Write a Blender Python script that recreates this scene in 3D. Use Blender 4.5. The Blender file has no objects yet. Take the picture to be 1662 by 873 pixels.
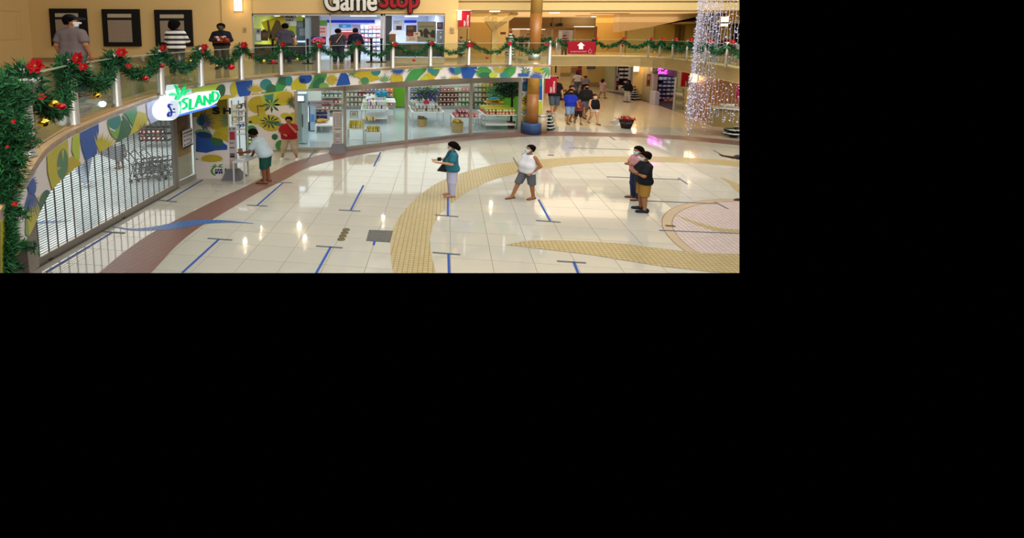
import bpy, bmesh, math, random
import numpy as np
from mathutils import Vector, Matrix
random.seed(7); np.random.seed(7)
SC = bpy.context.scene; COL = SC.collection
PI = math.pi; R = math.radians
# ------------------------------------------------------------------ camera, world, exposure, big lights
F = 830.0; PPX, PPY = 600.0, 157.0; HC = 5.2; PITCH = math.atan(107/830)
cam_d = bpy.data.cameras.new('camera'); cam = bpy.data.objects.new('camera', cam_d); COL.objects.link(cam)
cam.location = (0, 0, HC); cam.rotation_euler = (PI/2-PITCH, 0, 0)
cam_d.sensor_fit = 'HORIZONTAL'; cam_d.sensor_width = 36; cam_d.lens = 36*F/1662
cam_d.shift_x = (831-PPX)/1662; cam_d.shift_y = -(436.5-PPY)/1662
cam_d.clip_start = .05; cam_d.clip_end = 300
SC.camera = cam
w = bpy.data.worlds.new('world'); SC.world = w; w.use_nodes = True
w.node_tree.nodes['Background'].inputs[0].default_value = (0, 0, 0, 1)
w.node_tree.nodes['Background'].inputs[1].default_value = 0
vs = SC.view_settings; vs.view_transform = 'Standard'; vs.look = 'None'; vs.gamma = 1; vs.use_curve_mapping = False
vs.exposure = 0.0
def area(name, loc, size, power, color=(1,1,1), rot=(0,0,0)):
    l = bpy.data.lights.new(name, 'AREA'); l.shape = 'RECTANGLE'; l.size, l.size_y = size
    l.energy = power; l.color = color
    o = bpy.data.objects.new(name, l); COL.objects.link(o); o.location = loc; o.rotation_euler = rot
    return o
area('atrium_skylight', (4.5, 13, 12.5), (20, 18), 1900, (1, .98, .94))
area('atrium_front_fill', (3, -2, 11), (16, 6), 2300, (1, .95, .86), (R(55), 0, 0))  # fill light added on the camera side to brighten the facing walls
area('atrium_far_fill', (13, 17, 11.5), (14, 4), 2100, (1, .93, .8), (R(62), 0, 0))  # added fill aimed at the right gallery's fascia and beam
for q in range(5):
    l = bpy.data.lights.new('gallery_downlight', 'POINT'); l.energy = 62; l.color = (1, .87, .68); l.shadow_soft_size = .08
    o = bpy.data.objects.new('gallery_downlight', l); COL.objects.link(o); o.location = (-13+q*4, 20.2, 8.7)
area('gallery_ceiling_light_right', (13, 34, 6.1), (14, 8), 480, (1, .87, .66))
area('gallery_upward_fill', (13, 36, 5.75), (14, 12), 620, (1, .86, .66), (PI, 0, 0))  # added upward fill that lifts the ceiling, no fitting modelled
area('concourse_light', (15, 38, 3.1), (10, 20), 420, (1, .88, .68))
area('concourse_light_far', (21, 54, 3.1), (14, 16), 420, (1, .84, .62))
area('concourse_light_near', (15.5, 30.6, 3.1), (9, 3), 110, (1, .87, .66))
area('shop_ceiling_light', (1.5, 30, 3.1), (12, 9), 400, (.93, .98, 1))
area('shop_ceiling_light_left', (-5, 27, 3.1), (6, 8), 230, (.93, .98, 1))
area('shop_ceiling_light_cart_area', (-10.5, 17, 3.1), (5, 12), 560, (1, .98, .94))
for q in ((-4.6, 20.6, 20), (-3.0, 20.9, 20), (-4.9, 19.2, 14), (-2.6, 19.6, 14), (.6, 21.8, 12), (3.2, 22.8, 12), (5.8, 23.6, 12)):
    l = bpy.data.lights.new('overhang_downlight', 'POINT'); l.energy = q[2]; l.color = (1, .92, .78); l.shadow_soft_size = .06
    o = bpy.data.objects.new('overhang_downlight', l); COL.objects.link(o); o.location = (q[0], q[1], 3.02)
for q in ((-3.9, 28), (-.2, 27.6), (.4, 30.5), (2.9, 28.2)): area('game_store_tube', (q[0], q[1], 5.98), (1.9, .22), 95, (.93, .96, 1))

# ------------------------------------------------------------------ projection helpers (points on real planes)
cp, sp = math.cos(PITCH), math.sin(PITCH)
def ray(x, y):
    a = (x-PPX)/F; b = -(y-PPY)/F
    return (a, cp+b*sp, -sp+b*cp)
def at(x, y, z):
    d = ray(x, y); t = (z-HC)/d[2]; return Vector((d[0]*t, d[1]*t, z))
def dep(x, y, Y):
    d = ray(x, y); t = Y/d[1]; return Vector((d[0]*t, Y, HC+d[2]*t))
def hit(x, y, C):
    d = ray(x, y); s0 = 0; best = None
    for i in range(len(C)-1):
        (a, b), (c, e) = C[i][:2], C[i+1][:2]; L = math.hypot(c-a, e-b)
        det = -d[0]*(e-b)+(c-a)*d[1]
        if abs(det) > 1e-9:
            t = (-a*(e-b)+(c-a)*b)/det; s = (d[0]*b-d[1]*a)/det
            lo = -9 if i == 0 else 0; hi = 10 if i == len(C)-2 else 1
            if lo <= s <= hi and t > 0 and (best is None or t < best[2]): best = (s0+s*L, HC+d[2]*t, t)
        s0 += L
    return best
# ------------------------------------------------------------------ materials
MC = {}
def mat(name, col, rough=.55, metal=0, emis=0, var=.06, scale=6, bump=0, alpha=None, coat=0):
    if name in MC: return MC[name]
    m = bpy.data.materials.new(name); m.use_nodes = True; nt = m.node_tree; b = nt.nodes['Principled BSDF']
    b.inputs['Roughness'].default_value = rough; b.inputs['Metallic'].default_value = metal
    b.inputs['Coat Weight'].default_value = coat
    if rough >= .5: b.inputs['Specular IOR Level'].default_value = .18
    c = (*col, 1)
    if emis:
        b.inputs['Base Color'].default_value = (0, 0, 0, 1)
        b.inputs['Emission Color'].default_value = c; b.inputs['Emission Strength'].default_value = emis
    elif var:
        tc = nt.nodes.new('ShaderNodeTexCoord'); n = nt.nodes.new('ShaderNodeTexNoise'); n.inputs['Scale'].default_value = scale
        n.inputs['Detail'].default_value = 4
        r = nt.nodes.new('ShaderNodeMapRange'); r.inputs['To Min'].default_value = 1-var*1.6; r.inputs['To Max'].default_value = 1+var*1.6
        mx = nt.nodes.new('ShaderNodeVectorMath'); mx.operation = 'SCALE'; mx.inputs[0].default_value = col
        nt.links.new(tc.outputs['Object'], n.inputs['Vector']); nt.links.new(n.outputs['Fac'], r.inputs['Value'])
        nt.links.new(r.outputs['Result'], mx.inputs['Scale']); nt.links.new(mx.outputs[0], b.inputs['Base Color'])
        if bump:
            bp = nt.nodes.new('ShaderNodeBump'); bp.inputs['Strength'].default_value = bump; bp.inputs['Distance'].default_value = .02
            nt.links.new(n.outputs['Fac'], bp.inputs['Height']); nt.links.new(bp.outputs[0], b.inputs['Normal'])
    else: b.inputs['Base Color'].default_value = c
    MC[name] = m; return m
def srgb(h):
    v = [int(h[i:i+2], 16)/255 for i in (0, 2, 4)]
    return tuple(x/12.92 if x <= .04045 else ((x+.055)/1.055)**2.4 for x in v)
def hx(h, **k): return mat('c_'+h+''.join(str(v) for v in k.values()), srgb(h), **k)
def grid_mat(name, c1, cm, u, v, rot=0, rough=.35, frac=.1, off=0, uvt='Object'):
    """small mosaic pieces with joints"""
    m = bpy.data.materials.new(name); m.use_nodes = True; nt = m.node_tree; b = nt.nodes['Principled BSDF']
    tc = nt.nodes.new('ShaderNodeTexCoord'); mp = nt.nodes.new('ShaderNodeMapping'); mp.inputs['Rotation'].default_value[2] = rot
    br = nt.nodes.new('ShaderNodeTexBrick'); br.offset = off; br.inputs['Scale'].default_value = 1
    br.inputs['Brick Width'].default_value = u; br.inputs['Row Height'].default_value = v; br.inputs['Mortar Size'].default_value = frac
    br.inputs['Color1'].default_value = (*c1, 1); br.inputs['Color2'].default_value = (*[x*.88 for x in c1], 1); br.inputs['Mortar'].default_value = (*cm, 1)
    nt.links.new(tc.outputs[uvt], mp.inputs[0]); nt.links.new(mp.outputs[0], br.inputs[0]); nt.links.new(br.outputs[0], b.inputs['Base Color'])
    bp = nt.nodes.new('ShaderNodeBump'); bp.inputs['Strength'].default_value = .3; bp.inputs['Distance'].default_value = .004; bp.invert = True
    nt.links.new(br.outputs['Fac'], bp.inputs['Height']); nt.links.new(bp.outputs[0], b.inputs['Normal'])
    b.inputs['Roughness'].default_value = rough; MC[name] = m; return m
def glass_mat(name, tint, refl=.06):
    m = bpy.data.materials.new(name); m.use_nodes = True; nt = m.node_tree; nt.nodes.clear()
    o = nt.nodes.new('ShaderNodeOutputMaterial'); mx = nt.nodes.new('ShaderNodeMixShader'); t = nt.nodes.new('ShaderNodeBsdfTransparent')
    g = nt.nodes.new('ShaderNodeBsdfGlossy'); g.inputs['Roughness'].default_value = .03; t.inputs[0].default_value = (*tint, 1)
    fr = nt.nodes.new('ShaderNodeLayerWeight'); fr.inputs[0].default_value = .12
    ad = nt.nodes.new('ShaderNodeMath'); ad.operation = 'MULTIPLY_ADD'; ad.inputs[1].default_value = .5; ad.inputs[2].default_value = refl
    nt.links.new(fr.outputs['Fresnel'], ad.inputs[0]); nt.links.new(ad.outputs[0], mx.inputs[0])
    nt.links.new(t.outputs[0], mx.inputs[1]); nt.links.new(g.outputs[0], mx.inputs[2]); nt.links.new(mx.outputs[0], o.inputs[0])
    MC[name] = m; return m
RAIL_GLASS = glass_mat('rail_glass', (.88, .93, .89), .035); SHOP_GLASS = glass_mat('shop_glass', (.93, .97, .96), .02)
CHROME = mat('chrome', (.62, .62, .62), .28, .9, var=0); STEEL = mat('brushed_steel', (.55, .53, .5), .42, .75, var=.03)
ALU = mat('aluminium_frame', srgb('a39c93'), .4, .35, var=.03); DARK = hx('1d1b1c'); WHITE = hx('e6e6e6'); BLACK = mat('black', (.012, .011, .012), .5, var=0)
RED = mat('banner_red', srgb('9a1026'), .7, var=.04); TXT_W = mat('white_print', (.85, .83, .83), .6, var=0)
GREEN1 = mat('garland_green', srgb('2d6a3b'), .6, var=.25, scale=30); GREEN2 = mat('garland_dark_green', srgb('153a24'), .65, var=.2, scale=30)
POINS = mat('poinsettia_red', srgb('a80f1a'), .6, var=.12, scale=20); GOLD = mat('gold_bauble', (.85, .55, .06), .15, .95, var=0); REDB = mat('red_bauble', (.5, .012, .02), .15, .6, var=0)
# ------------------------------------------------------------------ mesh building
class MB:
    def __init__(s): s.v = []; s.f = []; s.m = []
    def add(s, vs_, fs, mi=0):
        n = len(s.v); s.v += [tuple(p) for p in vs_]; s.f += [[i+n for i in f] for f in fs]; s.m += [mi]*len(fs); return s
    def box(s, x0, x1, y0, y1, z0, z1, mi=0, M=None):
        vs_ = [(x, y, z) for x in (x0, x1) for y in (y0, y1) for z in (z0, z1)]
        if M is not None: vs_ = [M @ Vector(p) for p in vs_]
        return s.add(vs_, [(0,1,3,2),(4,6,7,5),(0,4,5,1),(2,3,7,6),(0,2,6,4),(1,5,7,3)], mi)
    def bar(s, a, b, wx, wy, mi=0, up=(0,0,1)):
        """box between two points"""
        a, b = Vector(a), Vector(b); d = (b-a); L = d.length; d.normalize(); u = Vector(up)
        if abs(d.dot(u)) > .98: u = Vector((0,1,0))
        x = d.cross(u).normalized(); y = x.cross(d).normalized()
        M = Matrix.Translation(a) @ Matrix((x, y, d)).transposed().to_4x4()
        return s.box(-wx/2, wx/2, -wy/2, wy/2, 0, L, mi, M)
    def tube(s, pts, r, n=8, mi=0, cap=True):
        pts = [Vector(p) for p in pts]; rs = r if isinstance(r, (list, tuple)) else [r]*len(pts); vs_ = []; fs = []
        for i, p in enumerate(pts):
            d = (pts[min(i+1, len(pts)-1)]-pts[max(i-1, 0)]).normalized(); u = Vector((0,0,1)) if abs(d.z) < .95 else Vector((1,0,0))
            x = d.cross(u).normalized(); y = x.cross(d)
            for k in range(n): a = 2*PI*k/n; vs_.append(p+(x*math.cos(a)+y*math.sin(a))*rs[i])
        for i in range(len(pts)-1):
            for k in range(n): fs.append((i*n+k, i*n+(k+1) % n, (i+1)*n+(k+1) % n, (i+1)*n+k))
        if cap: fs.append(tuple(range(n))[::-1]); fs.append(tuple(range((len(pts)-1)*n, len(pts)*n)))
        return s.add(vs_, fs, mi)
    def lathe(s, prof, n=16, c=(0,0,0), mi=0, sx=1, sy=1):
        vs_ = []; fs = []
        for r, z in prof:
            for k in range(n): a = 2*PI*k/n; vs_.append((c[0]+r*sx*math.cos(a), c[1]+r*sy*math.sin(a), c[2]+z))
        for i in range(len(prof)-1):
            for k in range(n): fs.append((i*n+k, i*n+(k+1) % n, (i+1)*n+(k+1) % n, (i+1)*n+k))
        fs.append(tuple(range(n))[::-1]); fs.append(tuple(range((len(prof)-1)*n, len(prof)*n)))
        return s.add(vs_, fs, mi)
    def ball(s, c, rx, ry=None, rz=None, n=12, mi=0):
        ry = ry or rx; rz = rz or rx; k = max(4, n//2)
        return s.lathe([(max(.02, math.sin(PI*i/k)), -math.cos(PI*i/k)*rz) for i in range(k+1)], n, c, mi, rx, ry)
    def prism(s, poly, z0, z1, mi=0):
        n = len(poly); vs_ = [(p[0], p[1], z0) for p in poly]+[(p[0], p[1], z1) for p in poly]
        return s.add(vs_, [tuple(range(n))[::-1], tuple(range(n, 2*n))]+[(i, (i+1) % n, (i+1) % n+n, i+n) for i in range(n)], mi)
    def ngon(s, pts, mi=0): return s.add(pts, [tuple(range(len(pts)))], mi)
    def data(s, name, mats, smooth=False):
        me = bpy.data.meshes.new(name); me.from_pydata(s.v, [], s.f)
        for m in (mats if isinstance(mats, (list, tuple)) else [mats]): me.materials.append(m)
        me.polygons.foreach_set('material_index', s.m)
        if smooth: me.polygons.foreach_set('use_smooth', [True]*len(s.f))
        me.update(); return me
    def build(s, name, mats, parent=None, smooth=False, loc=None, rz=0):
        o = bpy.data.objects.new(name, s.data(name, mats, smooth)); COL.objects.link(o); o.parent = parent
        if loc is not None: o.location = loc
        if rz: o.rotation_euler.z = rz
        return o
def tag(o, label=None, cat=None, group=None, kind=None):
    if label: o['label'] = label
    if cat: o['category'] = cat
    if group: o['group'] = group
    if kind: o['kind'] = kind
    return o
def thing(name, label, cat, loc=(0,0,0), rz=0, group=None):
    o = bpy.data.objects.new(name, None); COL.objects.link(o); o.location = loc; o.rotation_euler.z = rz; o.empty_display_size = .2
    return tag(o, label, cat, group)
def struct(o): o['kind'] = 'structure'; return o
def dup(o, loc=None, rz=None, label=None, group=None, parent=None):
    c = o.copy(); COL.objects.link(c)
    if parent is not None: c.parent = parent
    if loc is not None: c.location = loc
    if rz is not None: c.rotation_euler.z = rz
    if label: c['label'] = label
    if group: c['group'] = group
    for ch in list(o.children): dup(ch, parent=c)
    return c
def text(name, s, m, center, width, height, parent=None, rot=0, flip=(1,0,0), depth=.01, normal=None, bold=0):
    """lettering as real geometry fitted to width x height; rot spins it in its plane; flip = reading direction in the world"""
    cu = bpy.data.curves.new(name, 'FONT'); cu.body = s; cu.align_x = 'CENTER'; cu.extrude = .02; cu.offset = bold; cu.space_line = .85
    t = bpy.data.objects.new(name, cu); COL.objects.link(t); dg = bpy.context.evaluated_depsgraph_get()
    me = bpy.data.meshes.new_from_object(t.evaluated_get(dg)); bpy.data.objects.remove(t); bpy.data.curves.remove(cu)
    n = len(me.vertices); co = np.empty(n*3); me.vertices.foreach_get('co', co); co = co.reshape(-1, 3)
    lo, hi = co.min(0), co.max(0); co -= (lo+hi)/2; co[:, 0] *= width/(hi[0]-lo[0]); co[:, 1] *= height/(hi[1]-lo[1]); co[:, 2] *= depth/.04
    x = Vector(flip).normalized(); up = Vector((0,0,1)); nn = x.cross(up)
    c, s_ = math.cos(rot), math.sin(rot); ux = x*c+up*s_; uy = -x*s_+up*c
    W = np.array([ux, uy, nn]); co = co @ W+np.array(center)
    me.vertices.foreach_set('co', co.ravel()); me.materials.clear(); me.materials.append(m); me.update()
    o = bpy.data.objects.new(name, me); COL.objects.link(o); o.parent = parent
    if parent is not None and parent.type == 'EMPTY': o.matrix_parent_inverse = Matrix.Translation(parent.location).inverted() if not parent.rotation_euler.z else (Matrix.Translation(parent.location) @ Matrix.Rotation(parent.rotation_euler.z, 4, 'Z')).inverted()
    return o
def wb(mb, name, mats, parent=None, smooth=False):
    """verts given in world coordinates, stored relative to the parent's (or own) base"""
    if parent is not None and parent.type == 'EMPTY':
        l = parent.location; mb.v = [(p[0]-l.x, p[1]-l.y, p[2]-l.z) for p in mb.v]
    return mb.build(name, mats, parent, smooth)
ZU = 3.76; ZS = 3.2          # upper floor, underside of the slab
# ------------------------------------------------------------------ floors
TILE = mat('floor_tile', srgb('c1bdb0'), .055, var=.035, scale=.9); GROUT = hx('8d8673')
TILE2 = mat('far_floor', srgb('d8c7a2'), .1, var=.04, scale=.5)
BROWN = grid_mat('brown_band', srgb('8f6a5e'), srgb('73544b'), .16, .07, .3, .35, .012)
YEL = grid_mat('yellow_mosaic', srgb('c4b183'), srgb('7d6a40'), .11, .11, .15, .3, .007)
BLUEM = grid_mat('blue_mosaic', srgb('4f78b4'), srgb('3c5f97'), .12, .12, -.15, .3, .01)
PINKM = grid_mat('pink_mosaic', srgb('d6c6c0'), srgb('a08a82'), .12, .12, .15, .3, .009)
fl = MB(); fl.box(-16, 32, 9.6, 75, -.3, -.006)
floor = struct(fl.build('floor', GROUT))
ua = Vector((.151, 1, 0)).normalized(); ub = Vector((1, -.151, 0)).normalized()   # the tile grid's two directions
TU, TB = .785, .93; org = Vector((1.87, 11.25, 0))
tm = MB(); g = .006
tm.box(-TB/2+g, TB/2-g, -TU/2+g, TU/2-g, -.01, 0); TD = tm.data('tile', TILE)
far = MB(); rzt = math.atan2(ub.y, ub.x); Mr = Matrix.Rotation(rzt, 4, 'Z')
nt_ = 0
cells = []
for i in range(-14, 24):
    for j in range(-3, 24):
        c = org+ub*(TB*(i+.5))+ua*(TU*(j+.5)); cells.append((c.y, c))
for y, c in sorted(cells, key=lambda q: q[0]):
    lx = -7.9 if c.y < 18 else -6.6
    if c.x < lx or c.y < 9.7 or c.x > c.y*.74+1 or c.y > 27.4: continue
    if c.y > 21.8+max(0, c.x)*.55 and c.x < 9: continue
    if nt_ < 298:
        o = bpy.data.objects.new('tile', TD); COL.objects.link(o); o.parent = floor; o.location = c; o.rotation_euler.z = rzt; nt_ += 1
    else: far.box(-TB/2+g, TB/2-g, -TU/2+g, TU/2-g, -.01, 0, 0, Matrix.Translation(c) @ Mr)
tag(far.build('distant_tiles', TILE, floor), kind='stuff')
d = MB()
for i in range(0, 26):
    for j in range(0, 34):
        x, y = 9+i*1.2, 26.9+j*1.3
        d.box(x+.005, x+1.195, y+.005, y+1.295, -.01, -.001)
tag(d.build('concourse_tiles', TILE2, floor), kind='stuff')
# rest of the tiled margin under shops
SHOPF = hx('c3d3d9', rough=.12)
def band(name, A, B, m, z=.003, n=6):
    """strip between two edge curves given in floor pixels"""
    def smooth(P):
        P = [at(x, y, 0) for x, y in P]; out = []
        for i in range(len(P)-1):
            p0 = P[max(i-1, 0)]; p1, p2 = P[i], P[i+1]; p3 = P[min(i+2, len(P)-1)]
            for k in range(n):
                t = k/n; out.append(.5*((2*p1)+(p2-p0)*t+(2*p0-5*p1+4*p2-p3)*t*t+(3*p1-p0-3*p2+p3)*t**3))
        return out+[P[-1]]
    a, b = smooth(A), smooth(B); mb = MB(); N = min(len(a), len(b))
    vs_ = [(p.x, p.y, z) for p in a[:N]]+[(p.x, p.y, z) for p in b[:N]]
    mb.add(vs_, [(i, N+i, N+i+1, i+1) for i in range(N-1)])
    o = mb.build(name, m, floor); return o
band('brown_band', [(130,462),(160,443),(200,410),(245,379),(300,350),(350,325),(400,302),(440,281),(480,262),(540,247),(600,240),(657,231),(700,226),(761,220),(820,215.5),(880,213.5),(940,214.5),(1000,216),(1100,220),(1200,229),(1260,236)],
     [(215,462),(245,443),(285,400),(318,373),(352,352),(384,333),(420,312),(460,293),(500,272),(560,256),(620,245),(680,236),(740,230),(800,225),(860,221.5),(900,220.5),(950,221),(1020,222.5),(1100,226.5),(1200,236),(1260,243)], BROWN)
band('yellow_arc', [(643,462),(638,443),(634,410),(636,380),(650,350),(680,318),(720,292),(780,272),(840,262),(900,257),(960,254),(1040,254),(1120,256),(1200,262),(1260,270)],
     [(715,462),(708,443),(700,410),(699,380),(712,350),(735,328),(770,305),(820,286),(880,274),(940,266),(1000,263),(1060,263),(1140,265),(1200,271),(1260,280)], YEL)
band('yellow_wedge', [(822,397.5),(860,391),(920,391),(1000,395),(1060,402),(1130,410),(1200,413),(1260,414)],
     [(822,398),(860,402),(900,407),(960,414),(1020,424),(1080,433),(1140,440),(1220,447)], YEL, .007)
band('blue_ribbon', [(180,367),(215,371),(250,368),(290,360),(330,357),(370,358),(412,362.5)],
     [(180,368),(215,374),(250,374),(290,371),(330,364),(370,361.5),(412,363)], BLUEM, .007)
band('blue_ribbon', [(55,361),(70,359.5),(90,359),(115,358)], [(55,363.5),(70,363),(90,361.5),(115,358.6)], BLUEM, .012)
band('yellow_ribbon', [(1170,288),(1180,291),(1200,299),(1240,312)], [(1170,289),(1182,297),(1200,313),(1240,330)], YEL, .006)
# round mosaic
CC = Vector((11.35, 11.55, 0)); CR = 3.62
def ring(name, r0, r1, m, z, c=CC, n=72):
    mb = MB(); vs_ = []
    for r in (r0, r1): vs_ += [(c.x+r*math.cos(2*PI*k/n), c.y+r*math.sin(2*PI*k/n), z) for k in range(n)]
    mb.add(vs_, [(k, n+k, n+(k+1) % n, (k+1) % n) for k in range(n)]); return mb.build(name, m, floor)
ring('mosaic_disc', .01, CR, PINKM, .0035); ring('mosaic_rim', CR, CR+.22, hx('bfa98c', rough=.3), .0045)
ring('mosaic_joint', CR+.22, CR+.24, hx('8a7360'), .0045); ring('mosaic_joint', CR-.02, CR, hx('8a7360'), .005)
band('yellow_ribbon', [(1100,350),(1130,360),(1165,370),(1200,373),(1240,374)], [(1100,351),(1130,365),(1165,376),(1200,380),(1240,382)], YEL, .006)
# metal floor plate, brass caps
o = MB(); P = [at(599,373.5,0), at(637.5,375,0), at(633,393.5,0), at(594.5,391,0)]
o.prism([(p.x, p.y) for p in P], 0, .012); tag(o.build('access_plate', mat('plate', srgb('6f6f6c'), .45, .5, var=.25, scale=9)), 'square grey metal access plate set in the tiled floor', 'floor plate')
for k, q in enumerate([(562,373),(559.5,378),(556.5,383.2),(554,388.5)]):
    p = at(*q, 0); b = MB(); b.lathe([(.1, 0), (.1, .01), (.085, .018), (.02, .018)], 20)
    c = tag(b.build('brass_cap', mat('brass', srgb('7d7150'), .4, .6, var=.1), loc=p), ['farthest of four round brass floor caps beside the metal plate', 'second farthest of four round brass floor caps', 'third of four round brass floor caps counted from the far one', 'nearest of four round brass floor caps'][k], 'floor cap', 'row of brass floor caps')
# blue tapes
TAPE = mat('blue_tape', srgb('2e54a8'), .5, var=0); TAPEG = mat('dull_tape', srgb('6c7078'), .5, var=0)
def tape(segs, label, ms):
    t = thing('floor_tape', label, 'tape', (*at(*segs[0][0], 0).xy, 0), group='social distancing floor tapes')
    for i, (a, b) in enumerate(segs):
        a, b = at(*a, 0), at(*b, 0); wd = .055
        n = (b-a).normalized(); s = Vector((-n.y, n.x, 0))*wd/2; mb = MB()
        mb.prism([((a-s).x, (a-s).y), ((b-s).x, (b-s).y), ((b+s).x, (b+s).y), ((a+s).x, (a+s).y)][::-1] if 0 else [(q.x, q.y) for q in (a-s, b-s, b+s, a+s)], .009, .0125)
        wb(mb, 'strip', ms[i] if isinstance(ms, list) else ms, t)
T2 = [TAPE, TAPEG]
tape([((727,321),(727,350.5)),((706,349),(744,352))], 'blue tape mark under the woman in the teal shirt', T2)
tape([((728,412.5),(729,450)),((702,410),(747,413.5))], 'blue tape mark nearest the frame bottom right of the yellow arc', T2)
tape([((874,324),(893,359)),((870,358),(910,361))], 'blue tape mark behind the man in the white tank top', T2)
tape([((931,425.5),(941,450)),((904,424),(951,427))], 'blue tape mark below the pointed yellow wedge', T2)
tape([((590,301),(569,342)),((550,341),(585,343))], 'blue tape mark in the middle of the bright shop reflections', T2)
tape([((537,401),(512,446)),((513,399.5),(556,402.5))], 'blue tape mark below the four brass caps', T2)
tape([((459,297),(417,334)),((401,333),(434,335)),((444,295.5),(474,297))], 'blue tape mark right of the man in green shorts', [TAPE, TAPEG, TAPEG])
tape([((355,389),(296,443)),((337,387),(377,390))], 'blue tape mark beside the lower end of the brown band', T2)
tape([((181,378),(75,442)),((166,376),(203,378.5))], 'long blue tape mark beside the rolling grille', T2)
tape([((329,292),(271,326.5)),((257,325),(287,328))], 'blue tape mark in front of the brown wall panel', T2)
tape([((618,247),(607,270))], 'short blue tape mark between the sign stand and the reflections', TAPE)
tape([((511,245),(496,262))], 'short tape mark behind the standing sign in the shop entrance', TAPEG)
tape([((833,256),(847,280))], 'grey tape mark left of the man in the white tank top', TAPEG)
tape([((985,287),(1103,291.5)),((1101,289),(1116,299))], 'grey tape mark right of the couple with folded arms', TAPEG)
tape([((1045,326),(1163,331)),((1160,328),(1182,339.5))], 'grey tape mark running to the round mosaic', TAPEG)
tape([((1070,374),(1215,380))], 'grey tape line crossing the round mosaic', TAPEG)
tape([((923,240),(1023,243))], 'grey tape line left of the dark haired woman in pink', TAPEG)
tape([((608,392),(606.5,398))], 'stub of blue tape below the access plate', mat('blue_tape_stub', srgb('2846c8'), .5, var=0))
tape([((990,222),(998,227))], 'tiny tape mark left of the pink neon reflection', TAPEG)
tape([((1158,244),(1172,252))], 'tiny tape mark right of the pink neon reflection', TAPEG)
# ------------------------------------------------------------------ upper slab, fascia
TOPPX = [(8,380),(27,342),(31,302),(45,285),(74,242),(108,217),(128,207),(160,192),(200,176),(240,160),(300,141),(350,132),(400,126.3),(460,120.5),(520,117),(560,114.6),(640,110),(700,107.2),(760,105.5),(830,105),(894,106)]
def spline(P, n):
    out = []
    for i in range(len(P)-1):
        p0 = P[max(i-1, 0)]; p1, p2 = P[i], P[i+1]; p3 = P[min(i+2, len(P)-1)]
        for k in range(n):
            t = k/n; out.append(tuple(.5*((2*p1[c])+(p2[c]-p0[c])*t+(2*p0[c]-5*p1[c]+4*p2[c]-p3[c])*t*t+(3*p1[c]-p0[c]-3*p2[c]+p3[c])*t**3) for c in (0, 1)))
    return out+[tuple(P[-1][:2])]
EDGE = spline([(-2.35,2.9),(-2.8,3.6)]+[tuple(at(x, y, ZU).xy) for x, y in TOPPX[2:]], 4)
def offs(C, d):
    out = []
    for i, p in enumerate(C):
        a = Vector(C[max(i-1, 0)]); b = Vector(C[min(i+1, len(C)-1)]); t = (b-a).normalized(); out.append((p[0]-t.y*d, p[1]+t.x*d))
    return out
CREAMW = mat('fascia_cream', srgb('dcd3cf'), .5, var=.02)
def extr(C, z0, z1, C2=None, mi=0, mb=None):
    """vertical sheet with thickness between plan curve C and its offset C2"""
    mb = mb or MB(); C2 = C2 or offs(C, .12); n = len(C)
    vs_ = [(x, y, z) for c in (C, C2) for z in (z0, z1) for x, y in c]
    f = []
    for i in range(n-1):
        f += [(i, i+1, n+i+1, n+i), (2*n+i+1, 2*n+i, 3*n+i, 3*n+i+1), (n+i, n+i+1, 3*n+i+1, 3*n+i), (i+1, i, 2*n+i, 2*n+i+1)]
    f += [(0, n, 3*n, 2*n), (n-1, 3*n-1, 4*n-1, 2*n-1)]
    return mb.add(vs_, f, mi)
GAL = [tuple(at(x, y, ZU).xy) for x, y in [(893,91),(940,91.2),(1010,91.4),(1040,92),(1060,93),(1080,94.5),(1100,96.8),(1130,100.8),(1165,106),(1200,112),(1260,124)]]
UPF = mat('upper_floor', srgb('bda980'), .12, var=.05, scale=.7)
inner = offs(EDGE, .5)
mb = MB()
for i in range(len(inner)-1):
    a, b = inner[i], inner[i+1]
    mb.add([(a[0], a[1], ZU), (b[0], b[1], ZU), (b[0], 60, ZU), (a[0]-(22 if i < 40 else 0), a[1] if i < 1 else 60, ZU)], [(0, 1, 2, 3)]) if 0 else None
# one slab: polygon inner edge -> back
far_pts = [(inner[-1][0], 75), (-30, 75), (-30, 2.5)]
poly = [p for p in inner]+far_pts
mb = MB(); mb.prism(poly, ZS+.02, ZU); upper = struct(mb.build('floor_upper', UPF))
mb = MB(); mb.prism([p for p in GAL]+[(40, 20), (40, 75), (inner[-1][0], 75), (inner[-1][0], GAL[0][1])], ZS+.02, ZU-.002); struct(mb.build('floor_gallery', UPF))
WOOD = mat('edge_wood', srgb('d8b17c'), .35, var=.14, scale=3)
n = len(EDGE); i2 = offs(EDGE, .52); mb = MB()
vs_ = [(x, y, z) for c in (EDGE, i2) for z in (ZU-.08, ZU+.006) for x, y in c]
f = []
for i in range(n-1): f += [(n+i, n+i+1, 3*n+i+1, 3*n+i), (i, i+1, n+i+1, n+i), (i+1, i, 2*n+i, 2*n+i+1)]
mb.add(vs_, f); struct(mb.build('trim_1', WOOD))
mb = MB(); C = offs(EDGE, .10); C2 = offs(EDGE, .105); extr(C, ZU+.006, ZU+.012, C2, 0, mb); struct(mb.build('trim_2', hx('7a5a35')))
fas = struct(extr(EDGE, ZS, ZU-.005, offs(EDGE, .15)).build('wall_fascia', CREAMW))
CRF = mat('gallery_cream', srgb('d9bd82'), .6, var=.03, scale=.8)
struct(extr(GAL, ZS, ZU+.05, offs(GAL, .3)).build('wall_gallery_fascia', CRF))
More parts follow.
